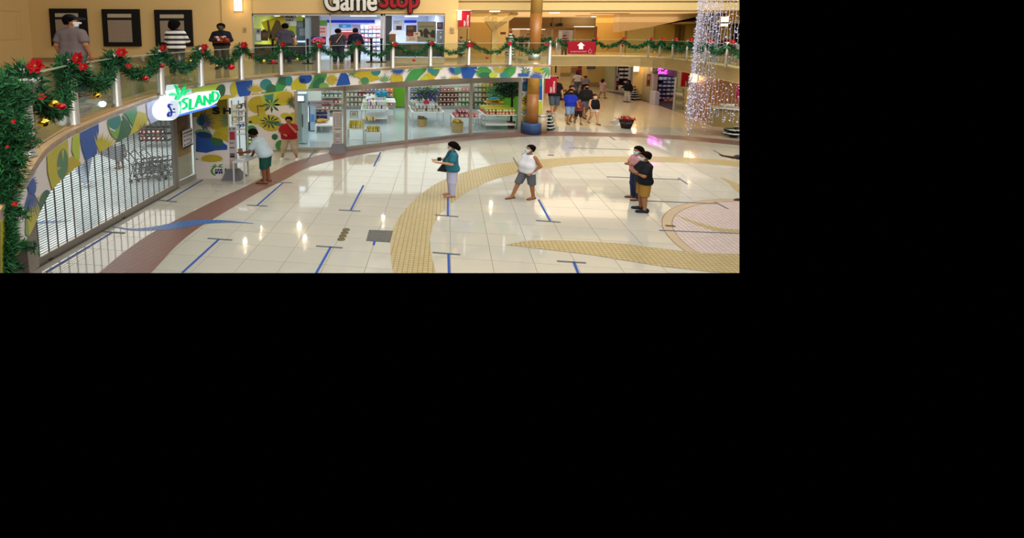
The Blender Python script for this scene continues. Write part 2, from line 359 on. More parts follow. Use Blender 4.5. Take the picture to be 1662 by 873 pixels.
# ------------------------------------------------------------------ printed mural on the fascia and the shop walls (flat film)
LC = dict(y='b9ad2c', Y='b5a026', l='a9b83a', g='3f8a45', d='2d6244', t='2f7a78', b='1d4d9a', n='14356e', c='dcd3cf', k='1e3a2a', e='4a7a5a', p='8a5a2a', a='6f9a4a', i='b9bfe6')
PM = [hx(v, rough=.45) for v in LC.values()]; PI_ = {k: i for i, k in enumerate(LC)}
def ell(cx, cy, rx, ry, rot=0, n=28):
    c, s = math.cos(R(rot)), math.sin(R(rot)); return [(cx+rx*math.cos(a)*c-ry*math.sin(a)*s, cy+rx*math.cos(a)*s+ry*math.sin(a)*c) for a in [2*PI*k/n for k in range(n)]]
def fan(cx, cy, r, a0, a1, nb, wd=.5, sq=.75, r0=.0):
    out = []
    for k in range(nb):
        a = R(a0+(a1-a0)*k/max(1, nb-1)); da = abs(R(a1-a0))/nb*wd*.48; rr = r*(1 if k % 2 else .9)
        P = [(r0*r+.5, a), (rr*.6, a-da), (rr, a), (rr*.6, a+da)]
        out.append([(cx+q*math.cos(b), cy-q*math.sin(b)*sq) for q, b in P])
    return out
def clip(P, ax, v, keep):
    out = []
    for i in range(len(P)):
        a, b = P[i], P[(i+1) % len(P)]; ia = (a[ax]-v)*keep >= 0; ib = (b[ax]-v)*keep >= 0
        if ia: out.append(a)
        if ia != ib:
            t = (v-a[ax])/(b[ax]-a[ax]); out.append((a[0]+(b[0]-a[0])*t, a[1]+(b[1]-a[1])*t))
    return out
def mural(C, shapes, z0, z1, parent, name='printed_mural', s_rng=None, nsgn=-1):
    mb = MB(); S = [0]
    for a, b in zip(C, C[1:]): S.append(S[-1]+math.hypot(b[0]-a[0], b[1]-a[1]))
    lo_, hi_ = s_rng or (0, S[-1])
    lay = 0
    for col, polys in shapes:
        lay += 1
        for P in (polys if isinstance(polys[0], list) else [polys]):
            Q = [hit(x, y, C) for x, y in P]
            if any(q is None for q in Q): continue
            Q = [(q[0], q[1]) for q in Q]
            for ax, v, kp in ((1, z0, 1), (1, z1, -1), (0, lo_, 1), (0, hi_, -1)):
                if len(Q) > 2: Q = clip(Q, ax, v, kp)
            if len(Q) < 3: continue
            a0, a1 = min(q[0] for q in Q), max(q[0] for q in Q)
            for i in range(len(C)-1):
                if S[i+1] <= a0 or S[i] >= a1: continue
                T = clip(Q, 0, S[i], 1)
                if len(T) > 2: T = clip(T, 0, S[i+1], -1)
                if len(T) < 3: continue
                (x0, y0), (x1, y1) = C[i], C[i+1]; L = S[i+1]-S[i]; nx, ny = (y1-y0)/L, -(x1-x0)/L; of = .004+lay*.0006
                mb.ngon([(x0+(x1-x0)*(q[0]-S[i])/L+nx*of, y0+(y1-y0)*(q[0]-S[i])/L+ny*of, q[1]) for q in T], PI_[col])
    return mb.build(name, PM, parent)
def monstera(cx, cy, rx, ry, rot, col, cut='c'):
    c, s = math.cos(R(rot)), math.sin(R(rot)); out = [(col, ell(cx, cy, rx, ry, rot))]
    for k in (-.5, 0, .5):
        for sg in (1, -1):
            P = [(k*rx, sg*ry*.25), (k*rx+rx*.22, sg*ry*1.1), (k*rx+rx*.36, sg*ry*1.1)]
            out.append((cut, [(cx+x*c-y*s, cy+x*s+y*c) for x, y in P]))
    return out
SH = []
SH += [('y', [(0,330),(20,360),(35,443),(0,443)]), ('Y', [(12,405),(30,400),(34,443),(20,443)]), ('d', [(12,360),(24,360),(30,395),(22,400)]), ('y', [(48,330),(62,318),(66,340),(56,372),(46,385),(42,350)]),
       ('a', [(40,350),(44,350),(46,385),(40,380)]), ('b', fan(47,300,26,70,120,4,.7,1.3)+fan(47,300,34,-110,-50,8,.9,1.8)+fan(48,296,14,-30,45,4,.9,1)), ('t', [(44,290),(52,268),(61,266),(58,278),(50,292)]), ('b', ell(50,302,7,14,-10)),
       ('d', ell(72,327,9,19,12)), ('d', ell(80,322,5,12,-20))]
SH += [('y', [(74,242),(108,216),(111,262),(100,293),(86,318),(76,280)]), ('Y', ell(112,278,13,26,18)), ('e', ell(100,266,9,25,3)), ('Y', [(98,243),(101,262),(103,243)]), ('Y', [(90,270),(98,272),(91,278)]),
       ('l', [(117,214),(128,206),(128,258),(122,262),(115,245),(116,228)]), ('Y', ell(120,277,11,19,8)),
       ('b', [(127,208),(142,199),(158,192),(159,212),(156,230),(156,252),(139,264),(132,243),(128,222)]),
       ('y', fan(163,254,40,30,110,11,1.1,1.05)), ('a', ell(186,203,12,24,-12)), ('t', ell(184,196,10,14,0)), ('d', [(185,236),(192,215),(197,186),(208,198),(212,210),(205,226),(192,234)]), ('g', [(197,168),(222,160),(220,185),(214,205),(205,190),(198,183)]),
       ('c', [(176,207),(186,212),(185,213.5),(176,209.5)]), ('c', [(192,181),(197,195),(195.5,196)]), ('y', [(222,180),(236,184),(238,196),(222,216),(208,221),(214,205)]), ('Y', fan(230,218,30,30,120,7,.9,.9)), ('n', fan(236,215,18,20,150,9,.7,1)), ('i', [(236,165),(262,157),(266,200),(250,212),(238,190)])]  # last periwinkle shape is the lit sign's glow painted among the leaves
SH += [('b', [(262,186),(300,180),(358,166),(358,177),(300,195),(262,205)]), ('g', ell(345,150,10,13,-20)), ('l', [(310,141),(352,132),(360,150),(340,160),(315,160)]), ('d', ell(356,150,8,14,20)), ('Y', ell(367,167,14,13,-25)), ('y', ell(379,145,6,12,0)),
       ('b', [(381,133),(395,131),(409,130),(408,146),(402,160),(391,162),(385,150)]), ('Y', fan(414,150,18,20,160,13,1,.9)+fan(414,150,12,-160,-20,8,1,1)), ('t', ell(431,137,9.5,9,0)), ('g', [(422,150),(440,147),(447,155),(428,158)]), ('d', ell(440,146,9,10,-40)),
       ('g', [(452,125),(468,121),(470,132),(457,148),(447,154),(446,140)]), ('d', ell(462,130,12,8,-10)), ('t', ell(468,131,6,8,0)), ('g', fan(462,152,11,50,130,4,.9,.9)), ('y', [(473,147),(472,135),(484,124),(492,124),(497,140),(496,150),(480,150)]), ('b', ell(495,127,11,8.5,-10)), ('n', ell(490,131,5,4,0)),
       ('g', [(495,150),(507,130),(511,119),(531,117),(528,128),(514,146),(510,152)]), ('d', ell(516,135,12,7,-45)), ('a', ell(525,140,8,6,0)), ('Y', fan(538,129,11,0,360,18,1.1,1)), ('b', [(545,139),(549,127),(553,117),(558,116),(564,122),(568,137)]),
       ('g', fan(573,115,12,200,330,6,1,1)), ('Y', [(572,122),(580,115),(598,113),(610,118),(616,128),(600,132),(585,128)]), ('t', ell(609,115,8,8,0)), ('l', ell(591,132,9,5,0)), ('e', ell(591,131,7,6,0)), ('g', fan(624,134,14,35,150,7,.8,1.1)), ('Y', ell(643,128,10,11,0)), ('b', fan(645,110,15,195,345,13,1.1,1)),
       ('g', [(656,131),(664,117),(678,108),(694,107),(690,115),(676,130)]), ('g', fan(671,108,16,200,330,7,.9,.9)), ('Y', [(680,131),(688,121),(697,117),(705,124),(704,131)]), ('l', ell(688,127,6,4,0)), ('t', [(693,109),(713,108),(712,117),(707,123),(699,121),(694,115)]), ('e', [(700,122),(707,124),(712,117),(710,112)]),
       ('e', fan(720,130,10,60,130,4,.7,.9)), ('b', fan(738,110,14,180,350,15,1.1,1)), ('t', ell(742,114,6,6,0)), ('Y', fan(738,131,15,10,170,12,1.1,.7)), ('l', [(700,112),(712,107),(722,106),(716,112)]),
       ('b', [(746,108),(774,106),(773,114),(769,121),(766,127),(751,127),(748,116)]), ('g', ell(785,117,13,9.5,10)), ('d', ell(787,122,10,5,0)), ('c', [(778,115),(770,112),(770,113.5)]), ('c', [(790,108),(799,111),(794,112)]), ('l', ell(800,122,7,5,0)), ('Y', fan(812,110,16,150,400,11,1,.7)), ('g', [(812,125),(818,112),(828,107),(838,108),(836,118),(826,127)]), ('t', ell(818,122,7,5,0)),
       ('t', [(838,106),(852,106),(850,110),(842,109)]), ('d', fan(853,116,10,0,330,9,.8,.9)), ('Y', [(864,106),(884,106),(880,119),(866,116)]), ('g', fan(893,108,20,175,260,5,1,1.1)), ('b', fan(870,128,16,20,160,11,1,.8)), ('b', [(840,119),(858,119),(858,124),(841,124)])]
mural(EDGE, SH, ZS+.004, ZU-.08, fas)
# ------------------------------------------------------------------ glass railing along the edge
POSTPX = [(46,256),(120,204),(190,174),(262,155),(327,140),(392,130),(456,122),(517,119),(578,114.5),(637,111),(698,108),(760,106),(827,105.5),(891,105.5)]
POSTS = [Vector((-3.25, 3.55, ZU))]+[at(x, y, ZU) for x, y in POSTPX]
PH = 1.0
rail = thing('glass_railing', 'curved glass balcony railing with round steel posts above the painted fascia', 'railing', POSTS[7])
GLN = hx('a3a894', rough=.3)
def post_mesh(r=.085):
    m = MB(); m.lathe([(r*1.15, 0), (r*1.15, .03), (r, .05), (r, PH-.02), (r*.8, PH+.02)], 14); return m
pd = post_mesh().data('post', STEEL, True)
for i, p in enumerate(POSTS):
    o = bpy.data.objects.new('post', pd); COL.objects.link(o); o.parent = rail; o.location = p-POSTS[7]
    if i == 1:
        c = MB(); c.lathe([(.1, 0), (.17, .2), (.19, .3)], 16, p+Vector((0, 0, .62))); wb(c, 'flared_bracket', STEEL, rail, True)
def rail_span(a, b, parent, t=.012):
    d = (b-a); d.z = 0; L = d.length; d.normalize(); m = MB(); m.bar(a+d*.1+Vector((0, 0, .10)), b-d*.1+Vector((0, 0, .10)), t, .01) if 0 else None
    n = Vector((-d.y, d.x, 0))*t/2; z0, z1 = a.z+.08, a.z+PH-.08
    A, B = a+d*.09, b-d*.09
    vs_ = [(A-n).to_tuple()[:2]+(z0,), (B-n).to_tuple()[:2]+(z0,), (B+n).to_tuple()[:2]+(z0,), (A+n).to_tuple()[:2]+(z0,)]
    vs_ += [(x, y, z1) for x, y, z in vs_]
    m = MB(); m.add(vs_, [(3,2,1,0),(4,5,6,7),(0,1,5,4),(1,2,6,5),(2,3,7,6),(3,0,4,7)]); wb(m, 'glass_pane', RAIL_GLASS, parent)
    m = MB(); m.bar(a+Vector((0, 0, PH-.07)), b+Vector((0, 0, PH-.07)), .04, .016); wb(m, 'handrail', GLN, parent)
for a, b in zip(POSTS, POSTS[1:]): rail_span(a, b, rail)
# the far gallery's railing
GP = [at(x, y, ZU)+Vector((0, .25, 0)) for x, y in [(905,91),(966,91),(1010.5,91.4),(1056,93),(1074,94),(1095,96.5),(1119,99.5),(1150,104),(1185,110),(1225,116)]]
rail2 = thing('glass_railing', 'distant glass railing above the cream gallery fascia', 'railing', GP[2])
for p in GP: m = MB(); m.lathe([(.05, 0), (.05, PH)], 8, p); wb(m, 'post', STEEL, rail2, True)
for a, b in zip(GP, GP[1:]): rail_span(a, b, rail2)
# return railing round the corner and the run behind the pillar
RP = [POSTS[-1], Vector((9.0, 26.2, ZU)), GP[0]]
QP = [dep(822, 90, 30), dep(858, 90, 30), dep(893, 90, 30)]
for q in QP: q.z = ZU
rail3 = thing('glass_railing', 'distant glass railing seen behind the tall pillar', 'railing', QP[0])
for a, b in zip(QP, QP[1:]): rail_span(a, b, rail3)
for p in QP: m = MB(); m.lathe([(.05, 0), (.05, PH)], 8, p); wb(m, 'post', STEEL, rail3, True)
# ------------------------------------------------------------------ garlands
def needles(mb, path, rad, n, ln, wd, seed=0, droop=.2, flat=1):
    rnd = random.Random(seed); P = [Vector(p) for p in path]
    L = [0]
    for a, b in zip(P, P[1:]): L.append(L[-1]+(b-a).length)
    for _ in range(n):
        s = rnd.random()*L[-1]; i = max(k for k in range(len(L)) if L[k] <= s); i = min(i, len(P)-2); t = (s-L[i])/max(1e-6, L[i+1]-L[i])
        c = P[i].lerp(P[i+1], t); r = rad if not isinstance(rad, (list, tuple)) else rad[i]+(rad[i+1]-rad[i])*t
        d = Vector((rnd.gauss(0, 1), rnd.gauss(0, 1), rnd.gauss(0, .75)-droop)).normalized()
        q = c+d*r*rnd.random()**.6*.75; e = (d+Vector((rnd.gauss(0, .5), rnd.gauss(0, .5), rnd.gauss(0, .4)))).normalized()
        q = Vector(q); tip = q+e*ln*rnd.uniform(.6, 1.2); sd = e.cross(Vector((rnd.gauss(0, 1), rnd.gauss(0, 1), rnd.gauss(0, 1)))).normalized()*wd
        mid = q.lerp(tip, .45)
        mb.add([q, mid+sd, tip, mid-sd], [(0, 1, 2, 3)], 0 if rnd.random() < .55 else 1)
PET = None
def flower(loc, size, label, group=None, rz=0, facing=None):
    """red velvet poinsettia: two rings of pointed petals"""
    global PET
    if PET is None:
        m = MB()
        for ringi, (n, l, wd, up) in enumerate([(6, 1, .42, .08), (6, .7, .36, .26)]):
            for k in range(n):
                a = 2*PI*(k+.5*ringi)/n; u = Vector((math.cos(a), math.sin(a), 0)); s = Vector((-u.y, u.x, 0))
                m.add([(0,0,.04*ringi), u*l*.5+s*wd+Vector((0,0,up)), u*l+Vector((0,0,up*.5)), u*l*.5-s*wd+Vector((0,0,up)), u*l*.5+Vector((0,0,up*.4-.05))], [(0,1,4),(1,2,4),(2,3,4),(3,0,4)])
        PET = m.data('petals', POINS)
        c = MB()
        for k in range(4): c.ball((.09*math.cos(k*1.6), .09*math.sin(k*1.6), .12), .06, n=6)
        flower.c = c.data('flower_centre', hx('b8962a'))
    t = thing('poinsettia_flower', label, 'flower', loc, group=group)
    for nm, dd in (('petals', PET), ('flower_centre', flower.c)):
        o = bpy.data.objects.new(nm, dd); COL.objects.link(o); o.parent = t; o.scale = (size*1.25, size, size); o.rotation_euler = (R(75), 0, R(rz))
    return t
def swag(a, b, sag, rad, n, ln, wd, label, seed, group='garland swags along the railing', bulge=Vector((0,0,0)), top=.12):
    N = 12; path = []
    for k in range(N+1):
        t = k/N; p = a.lerp(b, t); p.z += -sag*(1-abs(2*t-1)**1.8)+.04*math.sin(k*2.3+seed); path.append(p+bulge*math.sin(PI*t))
    t = thing('garland', label, 'garland', path[0], group=group)
    m = MB(); needles(m, path, rad, n, ln, wd, seed); wb(m, 'foliage', [GREEN1, GREEN2], t)
    m = MB(); m.tube(path, rad*.28, 6); wb(m, 'stem', GREEN2, t); return path
seglab = ['first garland swag at the left, from the near post with the big red flower', 'garland swag right of the second red flower, above the grey shirted man', 'garland swag between the third and fourth posts from the left', 'garland swag in front of the woman in the striped sweater', 'garland swag left of the man carrying a food tray', 'garland swag under the man carrying a food tray', 'garland swag in front of the left game store window', 'garland swag under the open sign', 'garland swag in front of the game store doorway', 'garland swag below the white store sign stand', 'garland swag in front of the right game store window', 'garland swag below the red upper banner', 'garland swag left of the wooden pillar', 'garland swag in front of the wooden pillar foot']
for i, (a, b) in enumerate(zip(POSTS, POSTS[1:])):
    D = a.y; near = max(0, (14-D)/10)
    out = Vector((.12, -.1, 0))
    swag(a+Vector((0, 0, PH-.03)), b+Vector((0, 0, PH-.03)), .42 if i > 1 else .55, (.105 if i > 5 else .13) if i > 2 else .15, int(800+1900*near), .105, .015-.006*near, seglab[i], i, bulge=out)
    if i: # tuft on the post top
        pass
for i, p in enumerate(POSTS[1:]):
    t = thing('garland_tuft', 'bushy garland tuft on post top, '+['nearest post at far left', 'second post from left', 'third post from left', 'beside the striped sweater woman', 'left of the man with the tray', 'right of the man with the tray', 'below the yellow store poster', 'below the open sign', 'before the game store doorway', 'below the white sign stand', 'below the brown window poster', 'under the upper red banner', 'left of the wooden pillar', 'last post right of the pillar'][i], 'garland', p+Vector((0, 0, PH)), group='garland tufts on the posts')
    m = MB(); r = .17 if i < 3 else .125
    needles(m, [p+Vector((-.15, 0, PH-.14)), p+Vector((0, 0, PH-.03)), p+Vector((.15, 0, PH-.14))], r, 700 if i < 4 else 380, .12, .012, 50+i); wb(m, 'foliage', [GREEN1, GREEN2], t)
FLP = [(58,107,5.5),(126,94,7.5),(197,85,9.4),(265,78,11.2),(332,76,13.1),(396,73,14.8),(459,72,16.4),(519,74,17.2),(582,70,18.5),(641,72,19.4),(701,70,20.4),(763,73,21.2),(827,70.5,21.2),(887,72,21.0)]
fl_where = ['largest red poinsettia on the nearest railing post', 'big red poinsettia on the second railing post', 'red poinsettia left of the striped sweater woman', 'red poinsettia beside the striped sweater', 'red poinsettia between striped woman and tray carrier', 'red poinsettia right of the man with the tray', 'red poinsettia under the yellow poster', 'red poinsettia hanging under the open sign', 'red poinsettia at the game store doorway', 'red poinsettia under the white sign stand', 'red poinsettia under the brown window poster', 'red poinsettia under the upper red banner', 'red poinsettia with the small white tree', 'red poinsettia right of the wooden pillar']
for i, (x, y, D) in enumerate(FLP): flower(dep(x, y, D-.12), [.095, .1, .1, .09, .09, .11, .1, .09, .1, .1, .1, .13, .1, .09][i], fl_where[i], 'poinsettias on the railing', rz=random.uniform(-25, 25))
for j, (x, y, D, s) in enumerate([(135,108,7.4,.07), (66,157,5.6,.045), (209,107,9.2,.05), (329,84,13,.05), (410,90,14.7,.065), (1010,74,29.3,.1)]): flower(dep(x, y, D-.15), s, ['small red poinsettia below the second large bloom', 'small dark red bloom inside the nearest swag', 'small red bloom low in the swag beside the third post', 'small red bloom under the flower left of the tray carrier', 'small red bloom on the swag right of the tray carrier', 'small red bloom on the far gallery rail'][j], rz=20*j)
# baubles
def bauble(x, y, D, r, m, label, group='baubles hanging from the garland'):
    p = dep(x, y, D); t = thing('bauble', label, 'ornament', p, group=group)
    b = MB(); b.ball((0, 0, 0), r*1.33, r*1.33, r, 16); b.build('ball', m, t, True)
    b = MB(); b.tube([(0, 0, r*.95), (0, 0, r*1.25)], r*.25, 8); b.tube([(0,0,r*1.2),(0,0,r*1.9)], r*.06, 4); b.build('cap', GOLD, t)
BL = [(33,226,4.6,.048,GOLD,'gold bauble touching the big red bauble at the left edge'), (44,234,4.5,.056,REDB,'big red bauble above the nearest post foot'), (71,199,5.3,.045,GOLD,'gold bauble left of the glowing window reflection'), (87,168,6,.045,GOLD,'gold bauble beside a dark red one near the second post'), (100,173,6,.04,REDB,'dark red bauble beside the second post'),
      (157,155,8.3,.05,GOLD,'gold bauble left of the third post'), (236,127,10.2,.05,REDB,'red bauble low on the swag left of the fourth post'), (284,107,12,.05,GOLD,'gold bauble below the striped sweater'), (309,99,12.7,.035,GOLD,'tiny gold bauble right of the striped sweater woman'), (262,107,11.1,.05,REDB,'red bauble on the fourth post'),
      (352,106,13.8,.035,GOLD,'tiny gold bauble at the tray carrier foot'), (375,109,14,.08,REDB,'red bauble between the feet of the tray carrier'), (428,99,15.5,.05,GOLD,'small gold bauble left of the yellow poster tuft'), (443,100,15.8,.06,REDB,'red bauble on the swag under the store window'), (482,96,16.8,.05,GOLD,'small gold bauble left of the open sign'),
      (672,98,19.8,.05,REDB,'small red bauble under the right game store window'), (791,94,21.3,.05,REDB,'small red bauble on the swag left of the pillar'), (1063,85,29,.05,GOLD,'tiny gold bauble on the far gallery garland'), (986,80,29,.05,REDB,'tiny red bauble on the far gallery garland')]
for b in BL: bauble(*b)
# heavy garland hanging at the left edge of the view
TP = [dep(-6,128,4.6), dep(8,165,4.5), dep(14,215,4.4), dep(12,262,4.3), dep(0,310,4.2), dep(2,360,4.1), dep(10,402,4.0), dep(-4,450,3.9)]
t = thing('hanging_garland', 'thick dark green fir garland filling the left edge of the view', 'garland', TP[-1])
m = MB(); needles(m, TP, [.12,.2,.21,.2,.17,.12,.08,.1], 9500, .085, .0045, 99, .3); needles(m, TP, [.06,.12,.13,.12,.1,.06,.05,.06], 3500, .06, .007, 97, .3); wb(m, 'foliage', [GREEN1, GREEN2], t)
for k, (x0, y0, x1, y1) in enumerate([(10,168,62,158),(12,200,52,214),(8,222,60,232),(5,255,38,262),(6,300,32,292),(0,345,42,348),(2,398,58,404),(0,430,30,436),(6,145,40,140),(10,180,36,205)]):
    a, b = dep(x0, y0, 4.3), dep(x1, y1, 4.25); m = MB(); needles(m, [a, a.lerp(b, .5)+Vector((0, 0, .03)), b], .035, 420, .06, .0045, 200+k, .1); m.tube([a, b], .006, 5, 1); wb(m, 'branch', [GREEN1, GREEN2], t)
for k, (x, y, s) in enumerate([(22,197,.02), (24,331,.024), (12,238,.015)]): flower(dep(x, y, 4.05), s, 'small red bloom in the hanging fir garland', 'red blooms in the hanging garland')
flower(dep(92, 441, 8.2)+Vector((0,0,0)), .12, 'tip of a red bloom at the bottom edge of the view') if 0 else None
# far gallery garlands
glab = ['garland over the red arrow banner', 'far garland swag right of the arrow banner', 'far garland swag in the middle of the gallery', 'far garland swag before the pale wall', 'far garland swag left of the dark door', 'far garland swag under the dark door', 'far garland swag left of the light curtain', 'far garland swag inside the light curtain', 'far garland swag right of the light curtain']
for i, (a, b) in enumerate(zip(GP, GP[1:])):
    swag(a+Vector((0, -.1, PH-.1)), b+Vector((0, -.1, PH-.1)), .36, .1, 420, .14, .03, glab[i], 70+i, 'garland swags on the far gallery')
    flower(b+Vector((0, -.25, PH+.02)), .1, 'red poinsettia bow on the far gallery rail, '+['by the arrow banner', 'left part', 'by the pale wall', 'left of the door', 'at the door', 'left of the light curtain', 'behind the light curtain', 'far right behind the curtain', 'rightmost'][i], 'poinsettias on the far gallery')
swag(QP[0]+Vector((0,-.1,PH)), QP[1]+Vector((0,-.1,PH)), .04, .11, 420, .14, .03, 'far garland behind the wooden pillar, left part', 88, 'garland swags behind the pillar'); swag(QP[1]+Vector((0,-.1,PH)), QP[2]+Vector((0,-.1,PH)), .1, .11, 420, .14, .03, 'far garland behind the wooden pillar, right part', 89, 'garland swags behind the pillar')
# ------------------------------------------------------------------ upper walls
WALL = mat('wall_ochre', srgb('cbab74'), .75, var=.03, scale=.6, bump=.03); WALLL = mat('wall_cream', srgb('cdb379'), .75, var=.02, scale=.6)
BY = 25.0
def rect(x0, y0, x1, y1, Y):
    a, b = dep(x0, y1, Y), dep(x1, y0, Y); return a.x, b.x, a.z, b.z
def plate(mb, x0, y0, x1, y1, Y, th=.05, mi=0):
    X0, X1, Z0, Z1 = rect(x0, y0, x1, y1, Y); return mb.box(X0, X1, Y-th, Y, Z0, Z1, mi)
XL = dep(52, 80, BY).x; XS0 = dep(409.5, 60, BY).x; XS1 = dep(721, 60, BY).x; XE = dep(743, 60, BY).x; ZT = dep(500, 23, BY).z
m = MB(); m.box(XL-.2, XS0, BY, BY+.25, ZU, 9.5); m.box(XS0, XS1, BY, BY+.25, ZT, 9.5); m.box(XS1, XE, BY, BY+.25, ZU, 9.5); m.box(XE-.25, XE, BY+.25, 34, ZU, 9.5)
struct(m.build('wall_back', WALL))
m = MB(); m.box(XL-.2, XL, 6, BY, ZU, 9.5); struct(m.build('wall_left', WALL))
m = MB(); m.box(XL, XS0, BY-.02, BY, ZU, ZU+.14); m.box(XS1, XE, BY-.02, BY, ZU, ZU+.14); struct(m.build('baseboard_back', hx('8d7350')))
m = MB(); m.box(dep(361,40,BY).x, XS0, BY-.06, BY, ZU, 9.5); struct(m.build('trim_3', WALL))
# outline of a removed display case on the left return wall
m = MB()
for a, b in (((XL+.01, 24.3, 6.1), (XL+.01, 22.9, 6.1)), ((XL+.01, 24.3, 4.8), (XL+.01, 22.9, 4.8)), ((XL+.01, 24.3, 4.8), (XL+.01, 24.3, 6.1)), ((XL+.01, 24.05, 5.05), (XL+.01, 24.05, 5.9))): m.bar(a, b, .03, .02)
struct(m.build('trim_4', hx('c9a86a')))
# poster cases
def case(x0, x1, y0, y1, label):
    X0, X1, Z0, Z1 = rect(x0, y0, x1, y1, BY); fr = .2
    t = thing('poster_case', label, 'display case', ((X0+X1)/2, BY-.08, Z0), group='black framed poster cases')
    m = MB(); y0_, y1_ = BY-.16, BY
    m.box(X0, X0+fr, y0_, y1_, Z0, Z1); m.box(X1-fr*1.5, X1, y0_, y1_, Z0, Z1); m.box(X0+fr, X1-fr*1.5, y0_, y1_, Z0, Z0+fr*.7); m.box(X0+fr, X1-fr*1.5, y0_, y1_, Z1-fr, Z1); wb(m, 'frame', mat('case_black', (.006,.005,.005), .7, var=0), t)
    m = MB(); m.box(X0+fr, X1-fr*1.5, BY-.1, BY-.02, Z0+fr*.7, Z1-fr); wb(m, 'back_panel', DARK, t)
    a, b, zt = X0+fr+.05, X1-fr*1.5-.08, Z1-fr-.32; n = 22
    m = MB(); m.box(a, b, BY-.12, BY-.1, Z1-fr-.2, Z1-fr-.02); wb(m, 'header_strip', hx('a99b86'), t)
    m = MB(); m.box(a, b, BY-.108, BY-.1, Z0+.2, zt); wb(m, 'blind_backing', hx('5f5248'), t)
    m = MB(); m.box(0, (b-a)/n*.6, 0, .02, 0, zt-Z0-.2); sd = m.data('slat', hx('a08e7c'))
    for k in range(n):
        o = bpy.data.objects.new('slat', sd); COL.objects.link(o); o.parent = t; o.location = (a+(b-a)*k/n-t.location.x, BY-.13-t.location.y, .2)
case(87, 141, 14, 74, 'black poster case behind the man in the grey shirt'); case(171, 227, 15, 75, 'middle black poster case with nobody before it'); case(255, 312, 16, 75, 'black poster case behind the striped sweater woman')
# wall sconces
SCON = mat('sconce_glow', (1, .74, .4), emis=4)
def sconce(p, s, label, nrm=(0,-1,0), pw=6, glow=SCON, sw=1):
    t = thing('wall_sconce', label, 'wall lamp', p, group='warm wall sconces')
    n = Vector(nrm); m = MB(); m.box(-s*.34*sw, s*.34*sw, -.14, -.02, -s*.5, s*.5); m.build('shade', glow, t)
    m = MB(); m.box(-s*.4*sw, s*.4*sw, -.02, .0, -s*.56, s*.56); m.box(-.012, .012, -.155, -.14, -s*.54, s*.54); m.build('bracket', hx('b08a4a'), t)
    l = bpy.data.lights.new('sconce_lamp', 'POINT'); l.energy = pw; l.color = (1, .7, .36); l.shadow_soft_size = .1
    o = bpy.data.objects.new('sconce_lamp', l); COL.objects.link(o); o.location = p+Vector((0, -.45, 0)); return t
sconce(dep(387, 9, BY-.06), .52, 'glowing wall sconce left of the game store', pw=14)
sconce(dep(745.5, 25, BY), .45, 'glowing wall sconce beside the upper red banner', pw=8, sw=.55)
# small wall boxes
for x, lab in ((397.5, 'small beige switch box left of the game store window'), (734.5, 'small beige switch box right of the game store window')):
    m = MB(); plate(m, x-3, 44, x+3, 53, BY-.0, .08); plate(m, x-1.5, 46, x+1.8, 51, BY-.08, .02, 1); tag(m.build('switch_box', [hx('b59a70'), hx('8f7a58')]), lab, 'switch box')
# upper ceiling on the right
CEIL = mat('ceiling_tan', srgb('c2a67a'), .85, var=.02, scale=.5)
ZC = dep(900, 17, 28).z
m = MB(); m.box(XE, 40, 28, 62, ZC, ZC+.3); struct(m.build('ceiling', CEIL))
m = MB(); m.box(XE-.3, 40, 27.7, 28, ZC, 9.5); struct(m.build('wall_beam', WALLL))
m = MB(); m.box(XE-.3, 40, 27.55, 27.7, dep(900,2.5,28).z, dep(900,2.5,28).z+1.0); struct(m.build('trim_5', CEIL))
m = MB(); m.box(-18, 40, BY-14, 62, 9.5, 9.6) if 0 else m.box(-30, 45, 28, 62, 9.5, 9.6); struct(m.build('ceiling_upper', CEIL))
Y1 = 33.0
X0, X1, Z0, Z1 = rect(742, 34, 826, 92, Y1)
m = MB(); m.box(X0-.5, X1, Y1, Y1+.2, ZU, ZC+.1); m.box(dep(763,50,Y1).x, dep(797,50,Y1).x, Y1-.02, Y1, dep(780,86,Y1).z, dep(780,37,Y1).z, 1); struct(m.build('wall_recess', [WALLL, hx('b8934f')]))
m = MB(); a, b, _, _ = rect(798, 30, 807.5, 92, 30.5); m.box(a, b, 30.5, 30.9, ZU, ZC); struct(m.build('wall_column', WALLL))
for x0, y0, x1, y1 in ((800,46,788,28),(804,44,838,20)):
    p, q = dep(x0, y0, 30.6), dep(x1, y1, 30.6); m = MB(); m.bar(p, q, .35, .3); struct(m.build('trim_6', WALLL))
m = MB(); plate(m, 757.5, 46, 759, 66, Y1-.1, .05); tag(m.build('door_strip', hx('6a4f30')), 'thin dark vertical strip on the recessed upper wall', 'wall trim')
m = MB(); plate(m, 812, 52, 820.5, 56, 30.4, .08); o = tag(m.build('wall_sign', hx('7a3a30')), 'tiny dark red sign beside the upper column', 'sign')
